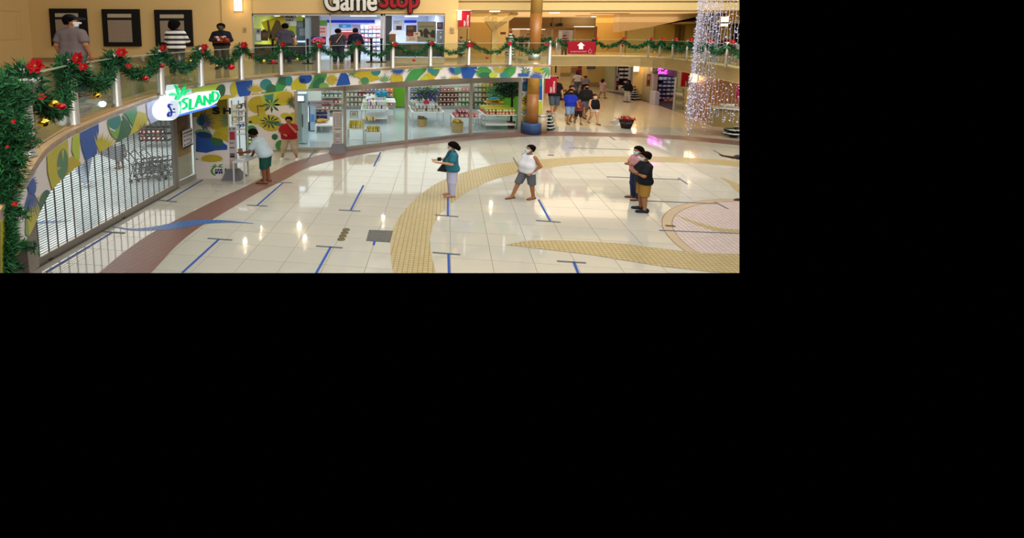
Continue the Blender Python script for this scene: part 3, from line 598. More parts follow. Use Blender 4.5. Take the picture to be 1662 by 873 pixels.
# header and stores beyond
X0, X1, Z0, Z1 = rect(824, 30, 968, 45.5, 45)
m = MB(); m.box(X0-2, X1+12, 45, 45.4, Z0, ZC+.2); struct(m.build('wall_header', CEIL))
m = MB(); a, b, z0, z1 = rect(820, 46, 968, 92, 60); m.box(a-3, b+2, 60, 60.3, ZU, 7); struct(m.build('wall_far', hx('e9c9a0')))
WARM = mat('far_lit_wall', srgb('e8c07a'), .7, var=.03)
m = MB(); plate(m, 930, 46, 966, 92, 46.5, .3); struct(m.build('wall_far_right', WARM))
m = MB(); plate(m, 903, 49, 930, 92, 52, .2); struct(m.build('wall_far_store', hx('b7aca4')))
m = MB(); plate(m, 893, 48, 903, 92, 47, .6); struct(m.build('wall_far_pier', hx('d9b684')))
FW = thing('shop_window', 'far bright shop window behind the gallery visitor', 'window', dep(916, 91, 51.8))
for k, x in enumerate((905, 913.5, 922)): m = MB(); plate(m, x, 51, x+7, 88, 51.8, .04); wb(m, 'pane', hx(['cfd0d4', 'a89f9f', 'c6c2bc'][k], rough=.2), FW)
m = MB(); plate(m, 826, 48, 843, 92, 55, .2); struct(m.build('wall_far_left', hx('d7b98c')))
LGT = mat('lamp_glow', (1, .88, .66), emis=4)
for k, (x, y, Y) in enumerate([(846,47,56),(870,47.5,56),(951,43,44)]): m = MB(); p = dep(x, y, Y); m.box(p.x-.9, p.x+.9, p.y-.3, p.y+.3, p.z-.03, p.z); tag(m.build('ceiling_lamp', LGT), ['distant ceiling lamp left in the far upper corridor', 'distant ceiling lamp just left of the pillar', 'ceiling lamp above the arrow banner'][k], 'ceiling lamp')
area('far_corridor_light', (dep(860,48,52).x, 52, 6.2), (12, 10), 380, (1, .85, .68))
# downlights in the ceiling
for k, (x, y) in enumerate([(791,25.3),(803,18),(900,20.5),(966,36.5),(991,29),(1037,26.6),(1131,27.5)]):
    d = ray(x, y); tt = (ZC-HC)/d[2]; p = Vector((d[0]*tt, d[1]*tt, ZC))
    if p.y > 60 or p.y < 28.2: p = dep(x, y, 40); p.z = ZC
    m = MB(); m.lathe([(.3, -.03), (.3, 0)], 14, p); tag(m.build('downlight', LGT), ['recessed downlight nearest the recessed wall', 'recessed downlight above the arch brace', 'recessed downlight right of the pillar top', 'recessed downlight above the gallery visitor banner', 'recessed downlight left of the ceiling slots', 'recessed downlight in the gallery middle', 'recessed downlight beside the light curtain'][k], 'downlight', 'recessed gallery downlights')
for k, (x, y) in enumerate([(798,20.5),(990,21.5),(962,25)]):
    d = ray(x, y); tt = (ZC-HC)/d[2]; p = Vector((d[0]*tt, min(d[1]*tt, 44), ZC)); m = MB()
    for q in range(3): m.box(p.x-1.1, p.x+1.1, p.y-.3+q*.25, p.y-.15+q*.25, ZC-.03, ZC)
    tag(m.build('ceiling_vent', hx('6f5d43')), ['slotted ceiling vent left of the pillar', 'slotted ceiling vent in the gallery middle', 'slotted ceiling vent right of the pillar'][k], 'vent')
# hanging signs
def flat(name, x0, y0, x1, y1, Y, m_, label, cat, th=.04, group=None):
    t = thing(name, label, cat, dep((x0+x1)/2, y1, Y), group=group); m = MB(); plate(m, x0, y0, x1, y1, Y, th); wb(m, 'panel', m_, t); return t
NAVY = hx('26334f')
t = flat('hanging_sign', 893, 37.5, 913, 42.5, 43, NAVY, 'dark blue directional sign hanging from the upper ceiling', 'sign'); m = MB(); plate(m, 896, 38.2, 905, 39.3, 42.94, .02); plate(m, 896, 40.3, 901, 41.4, 42.94, .02); wb(m, 'lettering', hx('a9a4a0'), t)
m = MB()
for x in (896, 910): q = dep(x, 37.5, 43); m.bar(q, (q.x, q.y, ZC), .03, .03)
wb(m, 'hanger', DARK, t)
# olive wall on the right, soffit, door
OLV = mat('wall_olive', srgb('a98a3e'), .75, var=.03, scale=.5)
Y2 = 35.0
m = MB(); a, b, z0, z1 = rect(1010, 40, 1262, 92, Y2); m.box(a, b, Y2, Y2+.25, ZU, z1+1.5); m.box(a, dep(1060,60,Y2).x, Y2-.03, Y2, ZU, z1+1.5, 1); struct(m.build('wall_right', [OLV, hx('b9a565')]))
m = MB(); a, b, z0, z1 = rect(967, 43, 1010, 92, 36); m.box(a, b, 36, 36.3, ZU, ZC); struct(m.build('wall_right_pale', hx('d3a85a')))
m = MB(); plate(m, 962, 43, 966.5, 92, 35.5, .3); struct(m.build('trim_7', hx('5a3a22')))
m = MB(); P = [(1004,52),(1060,43),(1100,35),(1140,25.5),(1262,-2),(1262,-40),(968,-40),(968,43)]; V = [dep(x, y, 33.5) for x, y in P[:5]]
vs_ = [(v.x, 33.5, v.z) for v in V]+[(V[-1].x, 33.5, ZC+.1), (V[0].x, 33.5, ZC+.1)]; n = len(vs_)
m.add(vs_+[(x, y+.8, z) for x, y, z in vs_], [tuple(range(n))]+[(i, n+i, n+(i+1) % n, (i+1) % n) for i in range(n)]+[tuple(range(n, 2*n))[::-1]]); struct(m.build('wall_soffit', hx('b0946a')))
m = MB(); m.box(dep(1085,40,Y2).x, 40, 33.6, Y2, dep(1100,38.5,Y2).z, dep(1100,38.5,Y2).z+.1); struct(m.build('ceiling_soffit', CEIL))
D1 = struct(MB().box(*(lambda r: (r[0], r[1], Y2-.05, Y2, ZU, r[3]))(rect(1092, 41.5, 1112, 92, Y2))).build('door_1', hx('6f5524')))
m = MB(); r_ = rect(1101.3, 43, 1102.7, 92, Y2-.05); m.box(r_[0], r_[1], Y2-.08, Y2-.05, ZU, r_[3]); m.build('door_gap', hx('4a3818'), D1)
for x in (1099.5, 1104.5): m = MB(); p = dep(x, 72, Y2-.05); m.bar(p-Vector((0, .06, .15)), p+Vector((0, -.06, .15)), .03, .03); m.build('door_handle', CHROME, D1)
for x0 in (1015, 1061): m = MB(); plate(m, x0, 46, x0+.6, 92, Y2-.03, .02); struct(m.build('trim_8', hx('94793c')))
# pillar (wood clad) both storeys
WOODP = mat('pillar_wood', srgb('96622c'), .45, var=.22, scale=2.2)
pb = at(862.5, 216.5, 0); pt = thing('wooden_pillar', 'tall round pillar clad in brown wood with a blue base', 'pillar', (pb.x, pb.y, 0))
m = MB(); m.lathe([(.47, 0), (.47, .52), (.45, .56)], 24, pb, sx=1, sy=1); wb(m, 'blue_base', hx('2f4a7c', rough=.4), pt, True)
m = MB(); m.lathe([(.3, .56), (.29, 2.05)], 20, pb); m.lathe([(.29, 2.05), (.28, ZU)], 20, pb, 1); wb(m, 'lower_cladding', [WOODP, hx('b5863c')], pt, True)
m = MB(); m.lathe([(.29, ZU), (.29, ZU+.1), (.33, ZU+.34)], 20, pb); wb(m, 'steel_collar', STEEL, pt, True)
m = MB(); m.lathe([(.27, ZU+.3), (.285, 6.05)], 20, pb); m.lathe([(.285, 6.05), (.28, 9.5)], 20, pb, 1); wb(m, 'upper_cladding', [WOODP, hx('a98545')], pt, True)
# banners
def banner(x0, y0, x1, y1, Y, label):
    t = flat('banner', x0, y0, x1, y1, Y, RED, label, 'banner'); wpx = x1-x0
    c = dep(x0+wpx*.6, y0+(y1-y0)*.72, Y-.06); X0, X1, Z0, Z1 = rect(x0, y0, x1, y1, Y); H = Z1-Z0; Wd = X1-X0
    text('lettering', 'MERRY', TXT_W, (X0+Wd*.52, Y-.05, Z0+H*.22), H*.34, Wd*.17, t, rot=PI/2, depth=.005); text('lettering', 'CHRISTMAS', TXT_W, (X0+Wd*.78, Y-.05, Z0+H*.39), H*.68, Wd*.17, t, rot=PI/2, depth=.005)
    m = MB(); m.bar((X0-.15, Y-.02, Z1+.02), (X1+.03, Y-.02, Z1+.02), .04, .04); wb(m, 'rod', STEEL, t); return t
banner(744, 17.5, 763.5, 43.5, BY-.1, 'red banner with white lettering hanging on the upper wall')
banner(884, 124, 903.5, 151.5, 26.5, 'red banner with white lettering hanging right of the pillar')
t = flat('arrow_banner', 921, 67.5, 966, 87.5, GP[1].y-.35, RED, 'wide red banner with a white arrow on the far gallery railing', 'banner')
yb = GP[1].y-.42; m = MB(); P = [(943,68.5),(949.5,74),(946.5,74),(946.5,80),(939.5,80),(939.5,74),(936.5,74)]; V = [dep(x, y, yb) for x, y in P]; m.ngon([(v.x, v.y, v.z) for v in V][::-1]); wb(m, 'white_arrow', TXT_W, t)
m = MB(); [plate(m, 926+k*1.75, 83, 927.2+k*1.75, 84.6 if k % 4 else 85.2, yb, .01) for k in range(15)]; wb(m, 'lettering', hx('c98a9a'), t); m = MB(); c = dep(957.5, 83, yb); m.tube([c+Vector((.09*math.cos(a)*1.1, -.01, .09*math.sin(a)-.02)) for a in [2*PI*k/12 for k in range(13)]], .012, 5); m.tube([c+Vector((0,-.01,.07)), c+Vector((.0,-.01,.16))], .012, 5); wb(m, 'ornament_emblem', hx('d9a0aa'), t)
# ------------------------------------------------------------------ corner shop: grille, panels, painted walls
GR = [at(57,432,0), at(150,377,0), at(240,328,0), at(286,304,0)]
ga = GR[0]; gb = GR[-1]; gb = Vector((gb.x, gb.y, 0)); gd = (gb-ga); GL = gd.length; gd.normalize()
gr = thing('rolling_grille', 'closed see-through rolling grille across the left shop front', 'grille', ga)
ROD = hx('6c7072', rough=.35); gn = Vector((-gd.y, gd.x, 0))
m = MB(); m.bar(ga+Vector((0,0,.08)), gb+Vector((0,0,.08)), .12, .16); wb(m, 'bottom_rail', ALU, gr)
m = MB(); m.bar((0,0,0), (0,0,3.0), .028, .02); vd = m.data('link_strip', hx('7b7f80', rough=.35)); NV = 21
for k in range(NV):
    o = bpy.data.objects.new('link_strip', vd); COL.objects.link(o); o.parent = gr; o.location = gd*(GL*(k+.5)/NV)+Vector((0,0,.16)); o.rotation_euler.z = math.atan2(gd.y, gd.x)
m = MB(); m.bar(Vector((0,0,0)), gd*GL, .012, .016); rd = m.data('rod', ROD)
for k in range(52):
    o = bpy.data.objects.new('rod', rd); COL.objects.link(o); o.parent = gr; o.location = (0, 0, .2+k*.056)
m = MB(); m.bar(ga-gd*.32, gb+gd*.0, .3, .012); wb(m, 'floor_track', hx('6d6a66'), gr)
m = MB(); m.bar(ga-gd*.2, ga-gd*.2+Vector((0,0,3.2)), .3, .34); struct(m.build('trim_9', hx('b0a69c')))
m = MB(); m.bar(gb, gb+Vector((0,0,3.2)), .12, .16); struct(m.build('trim_10', ALU))
for k, (x, y) in enumerate([(73,421),(193,354)]):
    p = at(x, y, 0); m = MB(); m.box(-.05,.05,-.05,.05,0,.02); o = m.build('floor_lock', hx('5a2a2a'), loc=p+Vector((.12,0,0))); tag(o, ['small dark lock on the grille track, near end', 'small dark lock on the grille track, middle'][k], 'lock')
# bronze panel between grille and painted wall
pa, pb_ = at(289,304,0), at(318,289.5,0); pd_ = (pb_-pa).normalized(); pn = Vector((pd_.y, -pd_.x, 0))
m = MB(); m.bar(pa+Vector((0,0,.08)), pb_+Vector((0,0,.08)), .08, .16); m.bar(pa, pa+Vector((0,0,3.2)), .08, .1); m.bar(pb_, pb_+Vector((0,0,3.2)), .05, .06); struct(m.build('window_1_frame', ALU))
m = MB(); B_ = -pn*.12
for z0, z1, mi in ((.16,.95,0),(.95,1.75,1),(1.75,3.2,2)): m.add([pa+B_+Vector((0,0,z0)), pb_+B_+Vector((0,0,z0)), pb_+B_+Vector((0,0,z1)), pa+B_+Vector((0,0,z1)), pa+B_*1.3+Vector((0,0,z0)), pb_+B_*1.3+Vector((0,0,z0)), pb_+B_*1.3+Vector((0,0,z1)), pa+B_*1.3+Vector((0,0,z1))], [(0,1,2,3),(7,6,5,4),(0,4,5,1),(3,2,6,7)], mi)
struct(m.build('wall_panel', [hx('b9b1a0', rough=.25), hx('a8894f', rough=.25), hx('8c6a50', rough=.25)]))
m = MB(); m.add([pa+Vector((0,0,.16)), pb_+Vector((0,0,.16)), pb_+Vector((0,0,3.15)), pa+Vector((0,0,3.15))], [(0,1,2,3)]); m2 = m.build('window_1', SHOP_GLASS); struct(m2)
# notice on that panel
W1 = [tuple(pa.xy), tuple(pb_.xy)]
def onplane(x, y, C, off=.02):
    d = ray(x, y); (a, b), (c, e) = C[0][:2], C[1][:2]; det = -d[0]*(e-b)+(c-a)*d[1]; t = (-a*(e-b)+(c-a)*b)/det
    L = math.hypot(c-a, e-b); n = Vector(((e-b)/L, -(c-a)/L, 0)); return Vector((d[0]*t, d[1]*t, HC+d[2]*t))+n*off
def quad_on(name, pts, C, m_, parent, off=.02):
    V = [onplane(x, y, C, off) for x, y in pts]; V2 = [onplane(x, y, C, off-.012) for x, y in pts]; n = len(V); q = MB()
    q.add(V+V2, [tuple(range(n))[::-1], tuple(range(n, 2*n))]+[(i, (i+1) % n, n+(i+1) % n, n+i) for i in range(n)]); return wb(q, name, m_, parent)
t = thing('notice_poster', 'white notice poster on the bronze wall panel beside the grille', 'poster', onplane(305, 241, W1))
quad_on('sheet', [(295.5,213),(311,207),(312,234),(296.5,241)], W1, WHITE, t); quad_on('footer_strip', [(296.5,239.5),(312,232.5),(312,234.5),(296.5,241.5)], W1, hx('2a2a5c'), t, .03)
for k, (x0, y0, x1, y1, c) in enumerate([(296,216.5,311,210.5,'7a4a5a'),(297.5,221,299.5,220,'8a3a4a'),(301,220,307,217,'8a93a8'),(308,218,310.5,216,'4a4a66'),(297.5,228,299.5,227,'8a3a4a'),(301,227,307,224,'9a9aa8'),(308,227,310,225.5,'8a3a5a'),(298,235,300,234,'7a3a3a'),(302,233,310,229.5,'9a93a8')]):
    quad_on('printed_mark', [(x0, y0), (x1, y1), (x1, y1+1.6), (x0, y0+1.6)], W1, hx(c), t, .032)
# painted wall A (frontal) and B (entrance)
YA = 17.61; xa0, xa1 = pb_.x, dep(372, 250, YA).x
CA = [(xa0, YA), (xa1, YA)]
m = MB(); m.box(xa0, xa1, YA, YA+.18, 0, ZS); wA = struct(m.build('wall_painted', CREAMW))
SA = [('Y', [(300,150),(380,150),(380,200),(362,212),(345,210),(330,196),(318,190),(300,190)]), ('y', [(350,210),(380,200),(380,222),(360,226),(345,220)]), ('t', ell(326,196,7,8,0)), ('n', fan(322,198,30,-60,75,13,.9,.72)), ('e', fan(378,195,26,140,225,7,.9,.8)), ('a', ell(330,217,14,7,10)),
      ('b', [(318,215),(330,216),(345,222),(360,230),(369,236),(369,243),(350,244),(335,248),(318,246)]), ('n', ell(332,219,13,5,10)), ('d', ell(352,229,11,7,20)), ('Y', [(343,222),(352,214),(368,218),(372,232),(360,226)]), ('Y', ell(344,257,17,6,0)), ('Y', fan(344,262,22,10,170,13,1.1,.55)), ('g', [(318,256),(324,259),(318,259)])]
mural(CA, SA, .0, ZS, wA)
for nm, pts, col in [('g', [(342,268),(347,264),(352,267),(347,267)], 'g')]: pass
SHO = thing('wall_letters', 'dark blue S and H letters on the painted shop wall below the illuminated sign', 'lettering', dep(358, 190, YA))
c = dep(350.8, 180, YA-.06); text('letter_s', 'S', hx('1b1c3c'), c, .25, .235, SHO, depth=.05, bold=.02); c = dep(368.5, 180, YA-.06); text('letter_h', 'H', hx('1b1c3c'), c, .26, .225, SHO, depth=.05, bold=.02)
LG = thing('wall_logo', 'small green palm logo with dark blue lettering low on the painted wall', 'logo', dep(353, 285, YA))
def wallpoly(nm, polys, col, parent, off, C=None):
    q = MB()
    for P in polys:
        V = [onplane(x, y, C or CA, off) for x, y in P]; q.ngon(V[::-1])
    return wb(q, nm, col, parent)
wallpoly('palm_leaf', [[(353,270.5),(350,266.5),(345.5,266.3),(349.5,268.3)], [(353,271),(348,268.6),(341,270),(348,271)], [(353,270.5),(357,266.5),(363.5,267),(358,268.5)], [(353,271),(358,269),(363,272),(358,271.5)]], hx('4d8a2c'), LG, .012)
ar = [(353+11*math.cos(R(a)), 277.5+8*math.sin(R(a))) for a in range(110, 246, 15)]; wallpoly('arc', [ar+[(353.5+8*math.cos(R(a)), 277.3+6.5*math.sin(R(a))) for a in range(245, 109, -15)]], hx('4d8a2c'), LG, .012)
wallpoly('arc', [[(365,273),(367.5,273),(367,280),(365,280.5)]], hx('2f6a2c'), LG, .012)
c = onplane(355, 275.3, CA, .015); text('lettering', 'SM', hx('22286a'), c, .2, .06, LG, depth=.004, bold=.03) if 0 else wallpoly('lettering', [[(349,274.8),(352,274),(352,276.8),(349,277)], [(352.8,274.3),(356,274),(356,277),(352.8,277)], [(356.8,274),(361,273.8),(361,276.8),(356.8,277)], [(349,278),(354,277.8),(354,281.5),(349,282)], [(355,277.8),(357.8,277.8),(357.8,281.5),(355,281.8)], [(358.5,277.8),(361.5,277.8),(361.5,281.5),(358.5,281.5)]], hx('22286a'), LG, .014)
YB = 22.05; xb0, xb1 = dep(403, 240, YB).x, dep(482, 240, YB).x; CB = [(xb0, YB), (xb1, YB)]
m = MB(); m.box(xb0, xb1, YB, YB+.2, 0, ZS); wB = struct(m.build('wall_painted', CREAMW))
SB = [('Y', ell(420,170,18,14,0)), ('y', [(403,190),(418,186),(430,180),(436,200),(415,202),(403,200)]), ('Y', fan(416,172,16,0,360,16,1,.8)), ('l', ell(450,160,26,12,0)), ('Y', ell(462,158,14,10,-10)), ('d', fan(441,170,17,0,360,9,.7,.9)), ('n', [(417,172),(418.5,171),(420,188),(419,188)]), ('k', fan(478,166,16,95,265,12,.9,.8)), ('t', [(428,155),(444,152),(443,163),(434,162)]),
      ('y', ell(463,188,8,5,0)), ('y', ell(437,198,19,12,0)), ('Y', ell(440,206,14,7,0)), ('k', fan(438,198,19,0,360,12,.6,.7)), ('d', [(428,196),(445,197),(460,201),(455,204),(440,201)]), ('t', [(448,199),(465,201),(470,228),(460,225),(456,208)]), ('g', ell(408,212,9,9,20)), ('g', ell(456,236,9,9,0)), ('d', ell(446,222,5,5,20)), ('b', ell(466,222,5,10,0)),
      ('y', ell(413,236,10,9,0)), ('g', fan(412,235,9,0,360,7,.7,.8)), ('y', ell(477,190,8,8,0)), ('Y', [(470,200),(482,196),(482,225),(474,220)]), ('k', [(404,196),(409,196),(409,200),(404,200)])]
mural(CB, SB, 0, ZS, wB)
m = MB(); p = at(401.5, 246, 0); m.box(p.x-.05, p.x+.05, p.y-.06, p.y+.06, 0, ZS); struct(m.build('trim_11', STEEL))
# shop front frames right of the entrance
SFP = [at(482,244,0), at(560,242.5,0), at(659,231,0), at(763,219.5,0), at(842,214,0)]
HZ = dep(600, 143, SFP[1].y).z
pan = []
for k, (a, b) in enumerate(zip(SFP, SFP[1:])):
    d = (b-a).normalized(); m = MB(); hz = 2.62
    m.bar(a+Vector((0,0,.06)), b+Vector((0,0,.06)), .1, .12); m.bar(a+Vector((0,0,(hz+ZS)/2)), b+Vector((0,0,(hz+ZS)/2)), .1, ZS-hz); m.bar(a, a+Vector((0,0,hz)), .14, .14 if k else .1)
    if k == 3: m.bar(b, b+Vector((0,0,hz)), .16, .14)
    fr = struct(m.build('window_%d' % (k+2), ALU))
    m = MB(); m.add([a+Vector((0,0,.12)), b+Vector((0,0,.12)), b+Vector((0,0,hz)), a+Vector((0,0,hz))], [(0,1,2,3)]); m.build('pane', SHOP_GLASS, fr)
# painted wall between shop front and pillar
CP = [tuple((SFP[-1]+Vector((.1,0,0))).xy), tuple(at(879,212.5,0).xy)]
wP = struct(extr(CP, 0, ZS, offs(CP, .2)).build('wall_painted', CREAMW))
SP = [('b', ell(853,140,10,8,-20)), ('t', ell(856,142,6,5,0)), ('k', fan(853,126,11,180,360,9,.8,.8)), ('Y', ell(856,164,11,9,0)), ('k', fan(858,163,13,0,360,11,.6,.8)), ('g', ell(845,153,4,4,0)), ('y', [(842,176),(850,172),(856,178),(846,180)]), ('t', fan(852,182,9,0,360,7,.8,.7)), ('Y', fan(846,192,9,0,360,11,1,.8)), ('b', [(856,200),(865,190),(872,194),(870,204)]), ('g', ell(850,206,12,8,0)), ('g', fan(850,205,14,0,180,9,.9,.9)),
      ('t', [(873,125),(880,125),(880,162),(873,162)]), ('b', [(873,142),(880,138),(880,162),(873,162)]), ('l', [(873,166),(880,162),(880,190),(873,190)]), ('y', [(873,180),(880,178),(880,196),(873,196)])]
mural(CP, SP, 0, ZS, wP)
cz = dep(862, 124, 22.3).z
m = MB(); P = [dep(840,121.5,22.4), dep(886,121.5,22.4)]
m.box(P[0].x, P[1].x, 22.0, 25.6, cz-.02, cz+.06); tag(m.build('blue_canopy', hx('2a56a8', rough=.4)), 'flat blue canopy edge around the pillar under the fascia', 'canopy')
# ------------------------------------------------------------------ shop interior
m = MB(); m.prism([(ga.x-.1, ga.y-1.5), (gb.x-.1, gb.y), (xa0, YA), (xa1, YA+.1), (xa1, 21.9), (xb0, 22.0), (xb1, 22.1), SFP[1].xy[:], SFP[2].xy[:], SFP[3].xy[:], SFP[4].xy[:], (9.2, 26.6), (9.2, 34.5), (-16, 34.5), (-16, ga.y-1.5)], -.005, .004)
struct(m.build('floor_shop', SHOPF))
GRNW = hx('6aa52a')
m = MB(); m.box(-16, 9.4, 34.4, 34.6, 0, ZS); struct(m.build('wall_shop_back', hx('e6ebe6')))
m = MB(); plate(m, 638, 128, 657, 173, 34.3, .04); plate(m, 797, 128, 834, 170, 34.3, .04); struct(m.build('trim_12', GRNW))
m = MB(); m.box(8.85, 8.95, 27.2, 34.5, 0, ZS); struct(m.build('wall_shop_side', GRNW))
m = MB(); m.box(-16.2, -16, 8, 34.5, 0, ZS); struct(m.build('wall_shop_left', hx('e4e8ea')))
m = MB(); m.box(-16, 9.2, 34.32, 34.4, 0, .25); struct(m.build('baseboard_shop', hx('8f8f8c')))
m = MB(); m.box(-9.5, -5.3, 26, 26.2, 0, ZS); struct(m.build('wall_shop_inner', hx('dfe4e6')))
# shelf bays with goods
PCOL = {}
def goods(col, w_, h_, d_, kind):
    k = (col, round(w_, 2), round(h_, 2), kind)
    if k not in PCOL:
        q = MB()
        if kind == 'bag':
            q.add([(-w_/2,-d_/2,0),(w_/2,-d_/2,0),(w_/2,d_/2,0),(-w_/2,d_/2,0),(-w_/2*.9,-d_*.6,h_*.5),(w_/2*.9,-d_*.6,h_*.5),(w_/2*.9,d_*.6,h_*.5),(-w_/2*.9,d_*.6,h_*.5),(-w_/2,-.01,h_),(w_/2,-.01,h_),(w_/2,.01,h_),(-w_/2,.01,h_)],
                  [(3,2,1,0),(0,1,5,4),(1,2,6,5),(2,3,7,6),(3,0,4,7),(4,5,9,8),(5,6,10,9),(6,7,11,10),(7,4,8,11),(8,9,10,11)])
            q.box(-w_*.25, w_*.25, -d_*.62, -d_*.52, h_*.25, h_*.65, 1)
        elif kind == 'jar':
            q.lathe([(w_*.45,0),(w_*.5,h_*.1),(w_*.5,h_*.75),(w_*.4,h_*.82)], 10); q.lathe([(w_*.44,h_*.8),(w_*.44,h_)], 10, mi=1)
        else:
            q.box(-w_/2, w_/2, -d_/2, d_/2, 0, h_); q.box(-w_*.3, w_*.3, -d_/2-.005, -d_/2, h_*.3, h_*.7, 1)
        PCOL[k] = q.data({'bag': 'snack_bag', 'jar': 'jar', 'box': 'product_box'}[kind], [hx(col, rough=.4), hx('e8e2d2' if kind != 'jar' else '9a2a1c')])
    return PCOL[k]
def put(kind, col, p, w_, h_, d_, label, group):
    o = bpy.data.objects.new({'bag': 'snack_bag', 'jar': 'jar', 'box': 'product_box'}[kind], goods(col, w_, h_, d_, kind)); COL.objects.link(o); o.location = p; o.rotation_euler.z = random.uniform(-.1, .1)
    return tag(o, label, 'product', group)
def shelfbay(x0, x1, ys, yb, Y, cols, step, label, gl, kind='bag', dpt=.4, back='c9c2b2'):
    X0, X1 = dep(x0, ys[0], Y).x, dep(x1, ys[0], Y).x; Zs = [dep((x0+x1)/2, y, Y-dpt).z for y in ys]; zt = Zs[-1]+.32
    t = thing('shelf_unit', label, 'shelves', ((X0+X1)/2, Y, 0)); m = MB(); m.box(X0, X1, Y-.03, Y, 0, zt); wb(m, 'back_panel', hx(back), t)
    m = MB(); m.box(X0, X1, Y-dpt-.05, Y, 0, .2); wb(m, 'plinth', hx('8c8a85'), t)
    for z in Zs: m = MB(); m.box(X0, X1, Y-dpt, Y-.03, z-.035, z); wb(m, 'shelf', hx('b9b2a4'), t)
    sw = (X1-X0)/max(1, round((x1-x0)/step)); n = round((x1-x0)/step)
    for r, z in enumerate(Zs):
        for k in range(n):
            cs = cols[r % len(cols)]; c = cs[min(len(cs)-1, int(k*len(cs)/n))]
            put(kind, c, ((X0+sw*(k+.5)), Y-dpt*.6, z), sw*.8, .2+.03*random.random(), .14, gl, gl)
    return t
shelfbay(562, 638, [172,164,156,148], 176, 34.2, [['b9b3a0','a9a59a','c9c3b0','8a8f7a','c9b9a0','b94a2a'], ['b0aa98','c9c9b9','a85a3a','c97a3a','d8621e'], ['c9c9c0','b03a4a','c9a9a0','e07020','f08030'], ['9a9a8a','b9b9b0','a0304a','2a5aa8','2f8fc0','e86a1c']], 6.3, 'wide shelf unit of snack bags at the shop back left of the green wall', 'bagged goods on the back shelves, left unit')
shelfbay(665, 709, [172,164,156,148], 176, 34.2, [['c9c3b0','2a4a9a','8a8f7a'], ['2a3a8a','b9b3a0','6a3a8a'], ['5a5aa0','3a6a3a','8a4a6a'], ['2f4a9a','7a5aa0','3a7a3a']], 6.3, 'shelf unit of blue and purple goods at the shop back behind the flowers', 'blue and purple goods on the back shelves')
shelfbay(711, 766, [172,164,156.5,148], 176, 34.2, [['8a2a1c','7a3a2a','c9c9b0','6a9a6a','5a8a5a'], ['7a1c1c','8a2a1c','d9d3b9','d9d9c9'], ['9a1c1c','a02a1c','d9c9b0','e0dcc9'], ['a01c1c','7a1c1c','d0c9a9','d97a7a','e0dcd0']], 6.3, 'shelf unit of red and cream goods at the shop back, middle', 'red and cream goods on the back shelves')
shelfbay(768, 798, [172,164,156.5,148,140.5], 176, 34.2, [['5a8a4a','4a7a3a','8a7a3a'], ['c9c3b0','8a5a2a','b9a04a'], ['d9d3c0','c98a1c','d98a1c'], ['c9c9b0','d9b92a','e8a02a'], ['e0dcb9','e8c92a','e8702a']], 6.3, 'narrow shelf unit of yellow and orange goods left of the second green wall', 'yellow and orange goods on the back shelves')
shelfbay(522, 556, [178,168,158,150], 182, 31.5, [['b0a08a','9a8a7a'], ['8a2a2a','b03a3a','c9a07a'], ['8fa9a0','a9c9c0','9ab0a9'], ['8a929a','b9c0c9','9aa0a9']], 6.5, 'shelf unit beyond the shop doorway with grey and red goods', 'goods on the doorway shelves')
def table(x0, y0, x1, y1, top, label, chrome=CHROME, leg=.04, low=False):
    """white table: footprint from floor pixels (front-left, back-right)"""
    a, b = at(x0, y0, 0), at(x1, y1, 0); X0, X1, Y0, Y1_ = a.x, b.x, a.y, b.y
    if X1 < X0: X0, X1 = X1, X0
    t = thing('display_table', label, 'table', ((X0+X1)/2, (Y0+Y1_)/2, 0)); m = MB(); m.box(X0, X1, Y0, Y1_, top-.04, top); wb(m, 'table_top', WHITE, t)
    for X in (X0+.04, X1-.04):
        for Y in (Y0+.04, Y1_-.04): m = MB(); m.bar((X, Y, .02), (X, Y, top-.04), leg, leg); wb(m, 'leg', chrome, t)
    m = MB(); m.bar((X0+.04, Y0+.04, .12), (X0+.04, Y1_-.04, .12), .02, .02); m.bar((X1-.04, Y0+.04, .12), (X1-.04, Y1_-.04, .12), .02, .02); m.bar((X0+.04, (Y0+Y1_)/2, .12), (X1-.04, (Y0+Y1_)/2, .12), .02, .02); wb(m, 'stretcher', chrome, t)
    if low: m = MB(); m.box(X0+.05, X1-.05, Y0+.05, Y1_-.05, .3, .33); wb(m, 'lower_shelf', WHITE, t)
    return X0, X1, Y0, Y1_, top
def pile(T, nx, ny, nz, cols, h_, kind, gl, m0=.08):
    X0, X1, Y0, Y1_, z = T; X0 += m0; X1 -= m0; sx = (X1-X0)/nx; sy = (Y1_-Y0-.1)/ny
    for k in range(nz):
        for j in range(ny):
            for i in range(nx):
                if k and (random.random() < .12): continue
                put(kind, cols[(i*len(cols)//nx+k) % len(cols)], (X0+sx*(i+.5), Y0+.05+sy*(j+.5), z+k*h_), sx*.88, h_*.97, sy*.8, gl, gl)
T = table(592,236,619,231,.62,'small white table of yellow bags nearest the shop window'); pile(T, 6, 2, 1, ['b9a81c','c9b82a','a9981c'], .2, 'bag', 'yellow bags on the small window table')
T = table(563,236,592,226,.78,'white table of yellow bags at the left window post'); pile(T, 6, 3, 1, ['b9a81c','c9b42a','d9c95a'], .2, 'bag', 'yellow bags on the left window table')
pile((T[0]+.7, T[1]+.6, T[2]+.7, T[3]+.5, T[4]+.2), 5, 1, 1, ['c9b01c','b99a1c'], .18, 'bag', 'yellow bags stacked at the back of the left window table')
t = flat('price_sign', 569, 181, 580, 191, 24.6, WHITE, 'framed white price sign standing among the yellow bags', 'sign'); m = MB(); plate(m, 568.3, 180.3, 580.7, 191.5, 24.62, .01); wb(m, 'frame', DARK, t); m = MB(); [plate(m, 571, 183+k*2, 578, 183.8+k*2, 24.56, .01) for k in range(3)]; wb(m, 'lettering', hx('7a7a80'), t)
